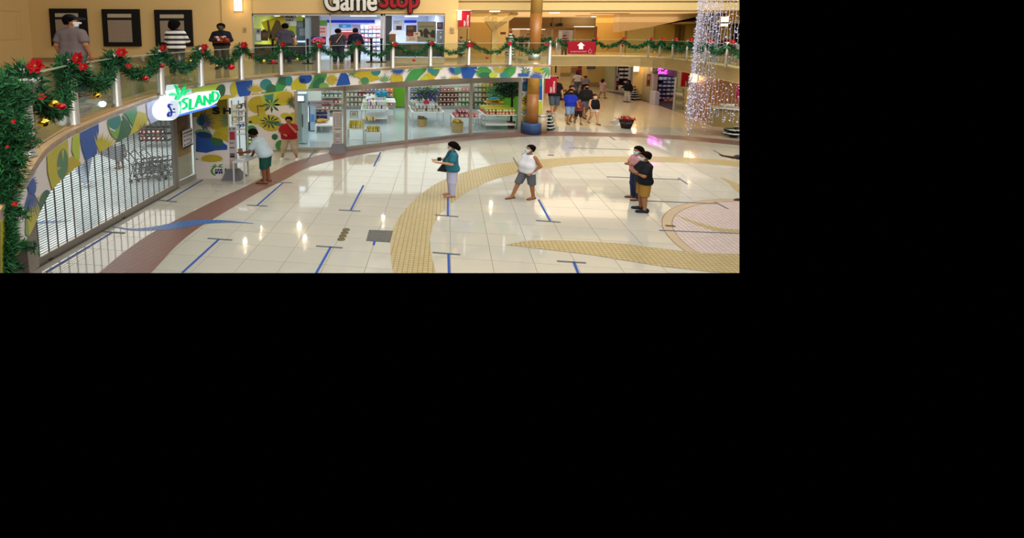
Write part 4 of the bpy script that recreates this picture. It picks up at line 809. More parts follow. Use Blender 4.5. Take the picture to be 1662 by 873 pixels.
T = table(586,202,628,190,.85,'long white table of pastel boxes in the middle of the shop', low=True); pile(T, 9, 2, 2, ['a9c9a0','c9c9b0','b99ac9','d9c9a9','a9b9c9','c9b9b9'], .2, 'box', 'pastel boxes on the long white table')
for k, (x, y, c, lab) in enumerate([(601,158,'dfe6ea','white cushion-like packs heaped on the rear table'), (621,153,'1c8fb9','teal packs heaped on the rear table')]):
    p = dep(x, y, 30); m = MB(); rr = random.Random(k)
    for _ in range(26): m.ball((rr.uniform(-.36,.36), rr.uniform(-.2,.2), rr.uniform(-.1,.12)), .12, .1, .05, 8)
    o = m.build('heap_of_packs', hx(c), loc=p); tag(o, lab, 'packages', kind='stuff')
t = table(592,196,640,188,1.1,'tall white display table behind the pastel boxes')
T = table(668,207,710,193,.85,'white table of silver boxes behind the round basket'); pile(T, 9, 2, 2, ['8f9088','a9a9a0','9a9aa0','b0b0a9'], .16, 'box', 'silver boxes on the table behind the basket')
t = flat('price_sign', 688, 163, 696.5, 171, 28.2, hx('c93a4a'), 'small red and white price sign above the silver boxes', 'sign'); m = MB(); plate(m, 688, 171, 696.5, 175, 28.2, .04); wb(m, 'lower_panel', WHITE, t)
for k, (x, y, c) in enumerate([(684,155,'4a3a8a'), (699,152,'5a4a9a'), (692,147,'4a6a3a'), (706,149,'3a5a8a'), (680,149,'5a7a4a')]):
    p = dep(x, y, 29.5); m = MB(); rr = random.Random(k+5)
    m.lathe([(.08,-.9),(.08,-.3)], 8)
    for _ in range(60):
        a = Vector((rr.gauss(0,.17), rr.gauss(0,.15), rr.gauss(0,.12))); m.ball(a, .05, .04, .04, 5, rr.choice((0, 1)))
    tag(m.build('flower_bunch', [hx(c), hx('4a6a4a')], loc=p), 'bunch of artificial flowers, '+['purple, left', 'purple, right', 'green, middle', 'bluish, far right', 'green, far left'][k]+' above the silver boxes', 'flowers', 'artificial flower bunches')
def basket(x, y, r, h_, label, fill):
    p = at(x, y, 0); t = thing('round_basket', label, 'basket', p); m = MB(); prof = []
    for k in range(9): prof.append((r*(.9+.1*k/8)+(.012 if k % 2 else 0), h_*k/8))
    m.lathe(prof, 20); wb_ = m.build('basket_body', hx('b09a6a', rough=.8), t)
    m = MB(); rr = random.Random(int(x))
    for _ in range(26): a = rr.uniform(0, 2*PI); q = rr.uniform(0, r*.8); m.ball((q*math.cos(a), q*math.sin(a), h_+rr.uniform(0, .14)), .1, .08, .05, 8, rr.choice((0, 1)))
    m.build('contents', [hx(fill), hx('8a6a3a')], t)['kind'] = 'stuff'
basket(685, 205, .27, .42, 'round wicker basket under the silver boxes', '6a6a72'); basket(742, 214, .31, .5, 'round wicker basket heaped with yellow packs', 'b99a2a')
T = table(736,213,772,206,.72,'white table of red packs behind the yellow basket'); pile(T, 5, 2, 1, ['9a2a3a','b03a4a'], .18, 'bag', 'red packs on the white table by the window post'); pile((T[0]+.2,T[0]+.9,T[2]+.3,T[3],T[4]+.18), 3, 1, 1, ['8a1c2c','a02a3a'], .18, 'bag', 'red packs stacked second layer by the window post')
T = table(786,213,825,203,.86,'white table of yellow and red jars near the right window', low=True); pile(T, 9, 2, 1, ['a9401c','b9541c'], .14, 'box', 'red based boxes on the right window table'); pile((T[0],T[1],T[2],T[3],T[4]+.14), 9, 2, 1, ['b9a81c','a9b02a'], .16, 'box', 'yellow boxes stacked on the red ones')
t = table(772,206,782,201,.6,'small side table between the jar table and the window post')
for k, (x, y, c) in enumerate([(796,168,'d9a01c'), (808,170,'e0b02a'), (800,164,'2a8fb0')]):
    p = dep(x, y, 28.5); m = MB(); m.lathe([(.1,0),(.34,.05),(.38,.12)], 14); rr = random.Random(k)
    for _ in range(16): m.ball((rr.uniform(-.26,.26), rr.uniform(-.2,.2), .15), .1, .09, .06, 7, 1)
    m.lathe([(.05,-.3),(.05,0)], 8)
    tag(m.build('fruit_tray', [hx('c9a95a'), hx(c)], loc=p), ['tray of yellow packs above the jar table, left', 'tray of yellow packs above the jar table, right', 'tray of blue packs above the jar table'][k], 'tray')
# potted trees
def leafy(mb, c, rx, rz, n, s, seed, mi=0):
    rr = random.Random(seed)
    for _ in range(n):
        d = Vector((rr.gauss(0,1), rr.gauss(0,1), rr.gauss(0,1))).normalized()*rr.random()**.4; q = Vector(c)+Vector((d.x*rx, d.y*rx*.8, d.z*rz)); e = Vector((rr.gauss(0,1), rr.gauss(0,1), rr.gauss(-.3,.8))).normalized()*s; sd = e.cross(Vector((rr.gauss(0,1), 1, rr.gauss(0,1)))).normalized()*s*.28
        mb.add([q, q+e*.5+sd, q+e, q+e*.5-sd], [(0,1,2,3)], mi if rr.random() < .7 else 1)
p = at(829, 208, 0); t = thing('potted_tree', 'dark leafy potted tree at the right end of the shop window', 'plant', p)
m = MB(); m.lathe([(.17,0),(.24,.36)], 14); m.build('pot', hx('7a3a2a'), t); m = MB(); m.tube([(0,0,.3),(.02,0,1.3),(-.03,0,2.4)], [.07,.06,.04], 8); m.build('trunk', hx('1e1a18'), t)
m = MB(); leafy(m, (-.15,0,2.25), .75, .6, 900, .16, 3); m.build('foliage', [hx('27442e'), hx('14261c')], t)
p = dep(808, 150, 31); t = thing('green_shrub', 'bushy pale green plant before the second green wall', 'plant', p); m = MB(); leafy(m, (0,0,0), .75, .5, 800, .13, 4); m.build('foliage', [hx('5a8a5a'), hx('3a6a3a')], t); m = MB(); m.tube([(0,0,-1.8),(0,0,0)], .06, 8); m.lathe([(.2,0),(.26,.4)], 12, (0,0,-2.0)) if 0 else None; m.build('trunk', hx('4a3a2a'), t)
# ceiling lights of the shop are out of view; fridges and counter near the door
p0 = at(484, 240, 0); p1 = at(505, 238, 0); YF = 23.2
t = thing('drinks_fridge', 'tall white drinks fridge with a lit header inside the shop door', 'fridge', (dep(493,238,YF).x, YF, 0)); X0, X1 = dep(480,200,YF).x, dep(497,200,YF).x; zt = dep(490,152.5,YF).z
m = MB(); m.box(X0, X1, YF, YF+.8, .05, zt); wb(m, 'cabinet', hx('b9d3e0', rough=.3), t); m = MB(); m.box(X0+.02, X1-.1, YF-.02, YF, zt-.32, zt-.1); wb(m, 'lit_header', mat('cool_glow', (.75,.85,1), emis=2.6), t)
m = MB(); m.box(X0+.02, X0+.28, YF-.015, YF, .1, zt-.4); wb(m, 'glass_door', hx('8fa3a0', rough=.15), t); m = MB(); m.box(X0+.0, X1-.06, YF-.02, YF, zt-.38, zt-.33); wb(m, 'trim_strip', hx('2a3348'), t); m = MB(); m.box(X0+.3, X0+.33, YF-.05, YF, .8, 1.4); wb(m, 'handle', DARK, t)
YF2 = 26.2; X0, X1 = dep(497,200,YF2).x, dep(511,200,YF2).x; zt = dep(500,172,YF2).z
t = thing('drinks_fridge', 'smaller fridge with a bright lit door behind the tall one', 'fridge', ((X0+X1)/2, YF2, 0)); m = MB(); m.box(X0, X1, YF2, YF2+.8, .05, zt); wb(m, 'cabinet', hx('a9c3d9', rough=.3), t)
m = MB(); m.box(X0+.02, X0+.14, YF2-.02, YF2, .5, zt-.05); wb(m, 'lit_window', mat('cool_glow2', (.9,.93,1), emis=1.8), t); m = MB(); m.box(X0+.02, X0+.16, YF2-.015, YF2, .06, .5); m.box(X0+.14, X0+.2, YF2-.015, YF2, .06, zt); wb(m, 'dark_frame', hx('26304a'), t); m = MB(); m.box(X0+.24, X1-.03, YF2-.02, YF2, .5, .9); wb(m, 'blue_sticker', hx('4a8fd0'), t)
t = flat('shop_banner', 496, 163, 541, 172.5, 24.4, hx('cfc6cc'), 'white hanging banner with red script lettering inside the shop', 'banner'); c = dep(520, 167, 24.33); text('lettering', 'Christmas Shop', hx('a8324a'), c, .85, .12, t, depth=.004); m = MB(); plate(m, 500, 165, 503, 170, 24.35, .02); wb(m, 'tree_emblem', hx('6a7a8a'), t); m = MB(); plate(m, 522, 169.6, 537, 171.4, 24.35, .02); wb(m, 'red_strip', hx('b0243a'), t); m = MB(); [m.bar(dep(x, 163, 24.38), (dep(x, 163, 24.38).x, 24.38, ZS), .02, .02) for x in (499, 538)]; wb(m, 'cord', STEEL, t)
t = flat('menu_board', 507, 178, 535, 203, 27.2, hx('c9c0cc'), 'wide white board with dark blue panels below the banner', 'board')
for x0, y0, x1, y1 in ((508.5,182,531,185),(508,187.5,518.5,193.5),(519.5,187.5,531,193.5)): m = MB(); plate(m, x0, y0, x1, y1, 27.14, .02); wb(m, 'blue_panel', hx('2a2f6a'), t)
m = MB(); plate(m, 508, 176.5, 534, 178, 27.15, .06); wb(m, 'orange_strip', hx('c97a4a'), t)
m = MB(); [plate(m, 510+k*8, 179, 513+k*8, 181, 27.14, .02) for k in range(3)]; wb(m, 'emblem', hx('3a3a5a'), t)
a, b = at(511, 216, 0), at(530, 200, 0); t = thing('counter_shelf', 'low white shelf with a bread basket beside the aisle', 'shelves', a); m = MB(); m.box(a.x, a.x+.95, a.y, a.y+2.4, .35, .42); m.box(a.x, a.x+.08, a.y, a.y+2.4, 0, .35); wb(m, 'shelf_board', WHITE, t)
m = MB(); rr = random.Random(3); [m.ball((a.x+.3+rr.uniform(-.25,.3), a.y+.5+rr.uniform(-.2,.4), .5+rr.uniform(0,.08)), .14, .12, .07, 8) for _ in range(12)]; o = wb(m, 'bread_rolls', hx('d0a04a'), None); tag(o, 'heap of golden packs on the low aisle shelf', 'packages', kind='stuff')
# product rack behind painted wall A
YR = 21.0; X0, X1 = dep(377,200,YR).x, dep(399,200,YR).x
t = thing('wire_rack', 'grey wire rack of small goods seen through the shop entrance', 'rack', ((X0+X1)/2, YR, 0)); m = MB()
for X in (X0, (X0+X1)/2, X1): m.bar((X, YR, 0), (X, YR, dep(388,163,YR).z), .03, .03)
wb(m, 'upright', DARK, t)
for k, y in enumerate((178,187,197,208,216)): z = dep(388, y, YR).z; m = MB(); m.box(X0, X1, YR-.25, YR+.1, z-.03, z); wb(m, 'shelf', STEEL, t)
for k, (x, y, w_, h_, c) in enumerate([(381,177,.2,.2,'d9d3a9'),(381,186,.2,.15,'d9d9b0'),(382,196,.2,.18,'c9bf8a'),(390,176,.12,.2,'6a6a72'),(396,172,.12,.12,'2a2a2e'),(391,186,.12,.14,'b9b3c9'),(391,195,.12,.14,'8a8aa0'),(381,206,.2,.1,'d0d6e0'),(387,206,.2,.1,'2f4a9a'),(394,205,.1,.1,'3a55a0'),(396,182,.12,.14,'c9c9c0')]):
    put('box', c, dep(x, y, YR-.1), w_, h_, .18, 'small packed goods on the grey wire rack', 'goods on the wire rack')
m = MB(); m.box(X0-.3, X1+.25, 24.8, 25, 0, ZS); struct(m.build('wall_shop_partition', hx('d9e0e6')))
# illuminated sign on the fascia
SG = thing('illuminated_sign', 'glowing white and green ISLAND sign with a palm above the shop', 'sign', (-4.4, 12.6, 3.3))
GLOWW = mat('sign_white_glow', (.82, .94, 1), emis=1.25); GLOWG = mat('sign_green_glow', (.0, .78, .2), emis=1.0); GLOWB = mat('sign_blue_glow', (.08, .25, 1), emis=1.0); NAVYP = hx('1b2f8a')
def onedge(x, y, out):
    h = hit(x, y, EDGE); s = h[0]; acc = 0
    for a, b in zip(EDGE, EDGE[1:]):
        L = math.hypot(b[0]-a[0], b[1]-a[1])
        if acc+L >= s: break
        acc += L
    nx, ny = (b[1]-a[1])/L, -(b[0]-a[0])/L; d = ray(x, y); P = (a[0]+nx*out, a[1]+ny*out); Q = (b[0]+nx*out, b[1]+ny*out)
    det = -d[0]*(Q[1]-P[1])+(Q[0]-P[0])*d[1]; t_ = (-P[0]*(Q[1]-P[1])+(Q[0]-P[0])*P[1])/det
    return Vector((d[0]*t_, d[1]*t_, HC+d[2]*t_)), Vector((nx, ny, 0))
def signpoly(nm, P, m_, out, th):
    q = MB(); x0 = min(p[0] for p in P); x1 = max(p[0] for p in P); ns = max(1, int((x1-x0)/3.5))
    for k in range(ns):   # follow the curve of the fascia in short facets
        T = clip(P, 0, x0+(x1-x0)*k/ns, 1) if k else list(P)
        if k < ns-1 and len(T) > 2: T = clip(T, 0, x0+(x1-x0)*(k+1)/ns, -1)
        if len(T) < 3: continue
        V = [onedge(x, y, out) for x, y in T]; A = [v for v, n in V]; B = [v-n_*th for v, n_ in V]; n = len(A)
        q.add(A+B, [tuple(range(n))[::-1], tuple(range(n, 2*n))]+[(i, (i+1) % n, n+(i+1) % n, n+i) for i in range(n)])
    return wb(q, nm, m_, SG)
signpoly('oval_backing', ell(277,178,15.5,17.5,12), GLOWW, .22, .2)
signpoly('oval_face', [(290,163),(290,188),(282,194),(275,190),(274,172),(280,163)], mat('sign_face', (.8,.88,.98), emis=.85), .25, .03)
signpoly('letter_backing', [(287,166),(290,159),(312,155),(325,150),(345,148),(355,147),(358,156),(352,167),(340,173),(310,180),(290,186)], GLOWW, .16, .12)
signpoly('cloud_backing', [(268,152),(276,147),(277,138),(288,137),(292,146),(300,152),(296,162),(276,168),(264,164)], GLOWW, .14, .1)
for P in ([(285,137.5),(289,140),(292,147),(291,153),(288,149),(287,143)], [(276,154),(281,150.5),(288,152),(291,157),(283,155),(279,155.5)], [(286,162),(287,156),(292,152),(297,155),(293,159),(290,162.5)], [(293,155),(297,147),(301,140),(303,137),(301,145),(299,153)], [(297,154),(301,148),(308,145),(310,146),(304,150),(300,155)]): signpoly('palm_leaf', P, GLOWG, .2, .05)
signpoly('blue_ledge', [(287,187),(310,181.5),(340,174),(352,170),(352,172),(330,178.5),(287,190)], GLOWB, .12, .1)
def stroke(nm, pts, wd, m_, out):
    for a, b in zip(pts, pts[1:]):
        d = Vector((b[0]-a[0], b[1]-a[1], 0)); L = d.length; d /= L; n = Vector((-d.y, d.x, 0))*wd/2; a2 = (a[0]-d.x*wd*.3, a[1]-d.y*wd*.3); b2 = (b[0]+d.x*wd*.3, b[1]+d.y*wd*.3)
        signpoly(nm, [(a2[0]+n.x, a2[1]+n.y), (b2[0]+n.x, b2[1]+n.y), (b2[0]-n.x, b2[1]-n.y), (a2[0]-n.x, a2[1]-n.y)], m_, out, .05)
GL2 = [('I', [[(293,165),(292.5,184)]]), ('S', [[(306,159.5),(301,160.5),(298,164.5),(304,168.5),(304,173.5),(298.5,177)]]), ('L', [[(310.5,161),(309.5,177.5),(316,175.5)]]), ('A', [[(319,173.5),(324.5,155),(329,170)],[(321,167),(328,165)]]), ('N', [[(333,171),(333,156),(342,169),(342.5,152.5)]]), ('D', [[(346.5,165.5),(346.5,149),(353,150),(356,155),(353.5,161.5),(346.5,165.5)]])]
for ch, strokes in GL2:
    for st in strokes: stroke('letter', st, 2.1, GLOWG, .22)
stroke('script_letter', [(280,170),(276.5,169),(275.5,172),(278,177),(280,182),(278.5,188),(275,189),(274.5,185),(277,182)], 1.2, NAVYP, .28)
stroke('script_letter', [(283,176.5),(284,177.5)], 1.6, NAVYP, .28); stroke('script_letter', [(282.5,182),(284.5,182)], 1.8, NAVYP, .28)
for q in ((-4.2, 11.4, 3.6), (-4.3, 12.8, 3.6)):
    l = bpy.data.lights.new('sign_lamp', 'POINT'); l.energy = 9; l.color = (.45, .7, 1); l.shadow_soft_size = .06; o = bpy.data.objects.new('sign_lamp', l); COL.objects.link(o); o.location = q
# ------------------------------------------------------------------ standing signs, table
def aframe(x, y, x0, y0, x1, y1, label, tint):
    p = at(x, y, 0); Y = p.y-.02; t = thing('standing_sign', label, 'sign', (p.x, p.y, 0)); X0, X1, Z0, Z1 = rect(x0, y0, x1, y1, Y)
    m = MB(); m.box(X0, X1, Y-.03, Y+.03, .2, Z1); wb(m, 'board', hx(tint), t)
    bw = (X1-X0)*1.55; c = (X0+X1)/2+.06; m = MB()
    m.add([(c-bw/2-.12, Y-.35, 0), (c+bw/2, Y-.35, 0), (c+bw/2+.12, Y+.35, 0), (c-bw/2, Y+.35, 0), (X0-.03, Y-.06, .36), (X1+.03, Y-.06, .36), (X1+.03, Y+.06, .36), (X0-.03, Y+.06, .36)], [(3,2,1,0),(4,5,6,7),(0,1,5,4),(1,2,6,5),(2,3,7,6),(3,0,4,7)]); wb(m, 'grey_base', hx('6f6f76', rough=.5), t)
    return t, X0, X1, Z0, Z1, Y-.04
t, X0, X1, Z0, Z1, Yp = aframe(376.5, 289, 370, 206, 383, 278, 'tall white standing sign left of the entrance table, on a grey base', 'b9b3b6')
for x0, y0, x1, y1, c in ((373,214,381,227,'a83a4a'),(372.5,231,380,233,'7a7a8a'),(373,239,380.5,240.5,'3a3a4a'),(373.5,249,381,251,'4a2a3a'),(373.5,252,381,255.5,'3a2a3a'),(374,260,380,274,'b09a8a'),(372,208.5,374,210.5,'3a4a3a'),(378,208,380.5,210,'3a4a3a')): m = MB(); plate(m, x0, y0, x1, y1, Yp, .004); wb(m, 'printed_mark', hx(c), t)
t, X0, X1, Z0, Z1, Yp = aframe(547.5, 246, 540.5, 181, 555, 236, 'tall white standing sign by the window post, on a grey base', 'c2bab6')
m = MB()
for x0, y0, x1, y1 in ((542.5,185,543,206),(553,185,553.5,206),(542.5,205.5,553.5,206),(542.5,184.5,553.5,185),(542.5,209,554,210.3),(543,213,543.4,234),(553.2,213,553.6,234),(543,226,553,226.5),(543,234,553,234.5)): plate(m, x0, y0, x1, y1, Yp, .004)
wb(m, 'printed_frame', hx('5a5256'), t); m = MB()
for k in range(7): plate(m, 545, 187+k*2.5, 551+(k % 2), 188.1+k*2.5, Yp, .004)
plate(m, 544.5, 216, 552, 223, Yp, .004); plate(m, 545, 228.5, 551.5, 232, Yp, .004); wb(m, 'lettering', hx('9a9298'), t)
p = at(378, 294, 0); Xa, Xb = dep(379,290,17.0).x, dep(407,290,17.0).x; zt = dep(392,258.5,17.2).z
t = thing('entrance_table', 'narrow white table with papers at the shop entrance', 'table', ((Xa+Xb)/2, 17.35, 0)); m = MB(); m.add([(Xa,16.9,zt-.05),(Xb-.18,16.9,zt-.05),(Xb+.2,18.0,zt-.05),(Xa+.25,18.0,zt-.05),(Xa,16.9,zt),(Xb-.18,16.9,zt),(Xb+.2,18.0,zt),(Xa+.25,18.0,zt)], [(3,2,1,0),(4,5,6,7),(0,1,5,4),(1,2,6,5),(2,3,7,6),(3,0,4,7)]); wb(m, 'table_top', hx('c9ced2', rough=.25), t)
for x, y in ((Xa+.03,16.95),(Xb-.2,16.95),(Xb+.15,17.95),(Xa+.28,17.95)): m = MB(); m.bar((x,y,0),(x,y,zt-.05), .05, .05); wb(m, 'leg', hx('b9b9b9', rough=.3), t)
for k, (dx, dy, c, lab) in enumerate([(.12,.15,'e2e8ee','white paper sheet at the near end of the entrance table'), (.3,.45,'9fc3e0','pale blue folder on the entrance table'), (.22,.8,'dfe3e6','white paper sheet at the far end of the entrance table')]):
    m = MB(); m.box(0,.26,0,.26,0,.012); tag(m.build('paper_sheet' if k != 1 else 'folder', hx(c), loc=(Xa+dx, 16.95+dy, zt), rz=.2*k), lab, 'paper')
m = MB(); m.bar((0,0,0),(-.05,0,.26),.16,.015); tag(m.build('clipboard', hx('8a6a4a'), loc=(Xa+.12, 17.7, zt)), 'brown clipboard leaning up on the entrance table', 'clipboard')
m = MB(); m.lathe([(.06,0),(.06,.12),(.02,.15),(.02,.2)], 10); tag(m.build('sanitizer_bottle', hx('d9d9d6'), loc=(Xb-.25, 17.75, zt)), 'small white pump bottle on the entrance table', 'bottle')
# behind the man: low white stand with goods
p = dep(411, 243, 20.6); t = thing('goods_stand', 'narrow stand of small green and white items behind the leaning man', 'rack', (p.x, 20.6, 0)); m = MB(); m.box(p.x-.2, p.x+.22, 20.6, 20.9, 0, p.z); wb(m, 'stand_body', hx('c9cfc9'), t)
for k in range(8): put('box', ['6a9a3a','c9d9b9','3a6a3a','d9d9d0'][k % 4], (p.x-.12+.2*(k % 2), 20.62, p.z-.02+.15*(k//2)), .14, .13, .12, 'small green and white packs stacked behind the leaning man', 'packs behind the leaning man')
# shopping carts
def cart(x, y, rz, label):
    t = thing('shopping_cart', label, 'shopping cart', at(x, y, 0), rz, 'shopping carts behind the grille'); s = 1.3
    m = MB()
    for sx in (-.28*s, .28*s): m.tube([(sx,-.45,.12),(sx,.55,.12)], .018, 5); m.tube([(sx,-.45,.12),(sx,-.3,.55),(sx,-.6,1.0)], .018, 5); m.tube([(sx,.55,.12),(sx,-.2,.5)], .014, 5)
    m.tube([(-.28*s,-.6,1.0),(.28*s,-.6,1.0)], .03, 6); m.build('frame', hx('4a4a50', rough=.4), t)
    for z, nm in ((.56, 'basket'),):
        m = MB(); b0, b1 = z-.2, z+.1
        for k in range(6): y_ = -.3+k*.16; m.tube([(-.27*s,y_,b1),(-.23*s,y_,b0),(.23*s,y_,b0),(.27*s,y_,b1)], .011, 4)
        for k in range(3): x_ = (-.2+k*.2)*s; m.tube([(x_,-.35,b1),(x_,-.35,b0),(x_,.53,b0),(x_,.53,b1)], .012, 4)
        for zz in (b1, (b0+b1)/2): m.tube([(-.27*s,-.35,zz),(.27*s,-.35,zz),(.27*s,.53,zz),(-.27*s,.53,zz),(-.27*s,-.35,zz)], .013, 4)
        m.build(nm, hx('2a2c34', rough=.4), t)
    for sx in (-.28*s, .28*s):
        for yy in (-.4, .5): m = MB(); m.tube([(sx-.02,yy,.06),(sx+.02,yy,.06)], .06, 10); m.build('wheel', BLACK, t)
cart(236, 291, R(-75), 'nearest dark shopping cart behind the grille'); cart(247, 289, R(-75), 'second dark shopping cart behind the grille'); cart(262, 286, R(-75), 'dark shopping cart with basket nearest the grille post')
m = MB(); p = at(246, 226, 0); t = thing('goods_crate_rack', 'small rack of red goods far behind the grille', 'rack', at(250, 240, 0)); q = t.location
for k in range(3): m.box(q.x-.7, q.x+.7, q.y, q.y+.4, .3+k*.3, .33+k*.3)
wb(m, 'shelf', DARK, t)
for k in range(12): put('box', ['6a1c1c','8a2a2a','3a2a2a'][k % 3], (q.x-.6+.2*(k % 6), q.y+.1, .33+.3*(k//6)), .16, .2, .15, 'red boxes on the rack far behind the grille', 'red boxes behind the grille')
# ------------------------------------------------------------------ game store on the upper floor
X0, X1 = XS0, XS1
m = MB(); m.box(X0, X1, BY+.2, 34, ZU, ZU+.012); struct(m.build('floor_store', hx('c9cfe0', rough=.15)))
GY = 32.5
m = MB(); m.box(X0-.1, X0, BY+.2, GY, ZU, 6.8, 1); m.box(X1, X1+.1, BY+.2, GY, ZU, 6.8); plate(m, 402, 10, 512, 100, GY, .1, 1); plate(m, 512, 10, 740, 100, GY, .1); struct(m.build('wall_store', [hx('d3d8e8'), hx('b9b93a')]))
ZGC = dep(500, 27, GY).z; m = MB(); m.box(X0, X1, BY+.25, GY, ZGC+.02, ZGC+.12); struct(m.build('ceiling_store', hx('c9d0e0')))
TUBE = mat('cool_tube', (.88, .93, 1), emis=4)
for k, (x, y, w_) in enumerate([(418,22,30),(463,19.5,36),(500,24,20),(528,25.5,22),(590,26,44),(668,28.5,22)]):
    p = dep(x, y, 28.5+(k % 3)); m = MB(); m.box(p.x-w_/58, p.x+w_/58, p.y-.2, p.y+.2, ZGC-.05, ZGC+.01); tag(m.build('tube_light', TUBE), ['tube light at the far left of the game store ceiling', 'tube light above the yellow poster', 'tube light above the black and white sign', 'tube light right of the dark store pillar', 'long tube light over the game store doorway', 'tube light over the right store window'][k], 'ceiling lamp', 'game store tube lights')
m = MB(); plate(m, 530, 32.5, 608, 37, GY-.1, .04); plate(m, 655, 33, 676, 37, GY-.1, .04); struct(m.build('trim_13', hx('2436c9')))
# storefront frame, pillar, glass
fm = MB()
for x0, x1, mi in ((408.5,411,0),(617.5,621.5,0),(622.5,625,0),(720,722,0),(535.5,536.5,0)): 
    a, b, z0, z1 = rect(x0, 23, x1, 100, BY+.05); fm.box(a, b, BY, BY+.12, ZU, ZT, mi)
a, b, z0, z1 = rect(409, 21.5, 722, 25, BY+.05); fm.box(a, b, BY, BY+.12, ZT-.08, ZT+.03)
a, b, z0, z1 = rect(640, 92, 722, 98, BY+.05); fm.box(a, b, BY-.03, BY+.12, ZU, ZU+.16, 1)
struct(fm.build('window_6', [ALU, hx('a08f78')]))
a, b, _, _ = rect(507, 30, 518.5, 90, BY+.3); m = MB(); m.box(a-.32, a, BY+.15, BY+.7, ZU, ZT+.1, 1); m.box(a, b, BY+.05, BY+.7, ZU, ZT+.1); m.box(dep(626,50,BY).x, dep(636,50,BY).x, BY+.1, BY+.8, ZU, ZT+.1, 2); struct(m.build('trim_14', [hx('4a4744'), hx('97a6b9'), hx('3c4048')]))
for x0, x1 in ((411,507),(637,720)): a, b, _, _ = rect(x0, 25, x1, 100, BY+.08); m = MB(); m.add([(a,BY+.08,ZU+.1),(b,BY+.08,ZU+.1),(b,BY+.08,ZT),(a,BY+.08,ZT)], [(0,1,2,3)]); struct(m.build('window_7', SHOP_GLASS))
# the sign
SY = BY-.14; SIGNR = hx('8f0a14', rough=.5); SIGNW = hx('c9c3ba', rough=.35)
t = thing('store_sign', 'large GameStop sign in white and red letters over the store', 'sign', dep(603, 20, SY))
def fatletters(s, x0, x1, y0, y1, m_, nm, out, off=.02, pad=0):
    X0, X1, Z0, Z1 = rect(x0, y0, x1, y1, SY); o = text(nm, s, m_, ((X0+X1)/2, SY-out, (Z0+Z1)/2), X1-X0, Z1-Z0, t, depth=.12, bold=0)
    bm = bmesh.new(); bm.from_mesh(o.data); src = bm.verts[:]+bm.edges[:]+bm.faces[:]; r = .03 if not pad else .03*pad   # thicken the strokes with shifted copies
    for k in range(8):
        g_ = bmesh.ops.duplicate(bm, geom=src)['geom']; bmesh.ops.translate(bm, verts=[v for v in g_ if isinstance(v, bmesh.types.BMVert)], vec=(r*math.cos(k*PI/4), .001*(k+1), r*math.sin(k*PI/4)))
    bm.to_mesh(o.data); bm.free(); return o
fatletters('Game', 528, 611, -15.5, 17, BLACK, 'letter_outline', .0, .02, 3); fatletters('Stop', 616, 679, -15.5, 20.5, BLACK, 'letter_outline', .0, .02, 3)
fatletters('Game', 528, 611, -15.5, 17, SIGNW, 'letters_white', .1, .0); fatletters('Stop', 616, 679, -15.5, 20.5, SIGNR, 'letters_red', .1, .0)
# posters and displays (their famous artwork replaced by plain shapes)
YP = BY+.35
def poster(name, x0, y0, x1, y1, Y, col, label, marks=(), cat='poster'):
    t = flat(name, x0, y0, x1, y1, Y, hx(col), label, cat, .03)
    for k, (a, b, c, d, cc) in enumerate(marks): m = MB(); plate(m, a, b, c, d, Y-.03-.004*(k+1), .004); wb(m, 'printed_mark', hx(cc), t)
    return t
t = thing('store_poster', 'large tilted yellow poster with dark shapes in the left store window', 'poster', dep(450, 60, YP)); m = MB(); V = [dep(x, y, YP) for x, y in [(424,36),(459,24.5),(475,66),(441,73)]]; m.ngon([(v.x, v.y, v.z) for v in V][::-1]); wb(m, 'sheet', hx('b9a824'), t)
m = MB()
for P in ([(433,33),(436,33),(441,60),(437,66)], [(440,50),(448,32),(454,34),(458,46),(470,52),(468,64),(447,66),(438,62)], [(455,56),(470,52),(471,55),(456,60)]): V = [dep(x, y, YP-.03) for x, y in P]; m.ngon([(v.x, v.y, v.z) for v in V][::-1])
wb(m, 'dark_shape', hx('55452c'), t)
t = poster('store_poster', 460, 23, 481, 42, YP+.1, 'c9c9c9', 'white poster reading ACK DAY in black letters behind the glass')
for s, x0, x1, y0, y1 in (('ACK', 463, 477, 24.5, 29), ('DAY', 464, 477, 30.5, 34.5)): a, b, z0, z1 = rect(x0, y0, x1, y1, YP+.04); text('lettering', s, BLACK, ((a+b)/2, YP+.03, (z0+z1)/2), b-a, z1-z0, t, depth=.004, bold=.03)
m = MB(); plate(m, 464, 36.5, 465, 41, YP+.06, .01); plate(m, 466.5, 36.5, 467.5, 41, YP+.06, .01); plate(m, 469, 36.5, 470, 41, YP+.06, .01); wb(m, 'lettering', hx('5a5a5a'), t)
poster('store_poster', 481, 34, 500, 66, YP+.2, '5a6a7a', 'grey blue poster beside the black and white one', [(483,36,492,44,'7a8a9a'),(486,46,498,58,'8a96a9'),(492,30,497,44,'4a5a3a')])
poster('store_poster', 414, 46, 424, 68, YP, '9aa0a0', 'pale poster at the far left of the store window', [(417,48,421,53,'5a4a3a'),(416,56,423,66,'c9d0c9')]); poster('store_poster', 424, 50, 435, 66, YP, '4a3a34', 'small dark brown poster beside the tilted yellow one', [(426,48,432,52,'2a2a24'),(426,54,433,60,'6a4a3a')])
poster('store_poster', 516, 33, 531, 42, YP, '5a8f4a', 'green topped price poster right of the dark pillar'); poster('store_poster', 515, 42, 531, 60, YP, 'c9b9c0', 'white and red price poster right of the dark pillar', [(518,45,528,48,'c96a72'),(518,50,528,53,'c96a72')])
t = poster('open_sign', 505, 59.5, 529, 72.5, BY-.05, '2a2050', 'glowing red OPEN sign in the store window', cat='sign')
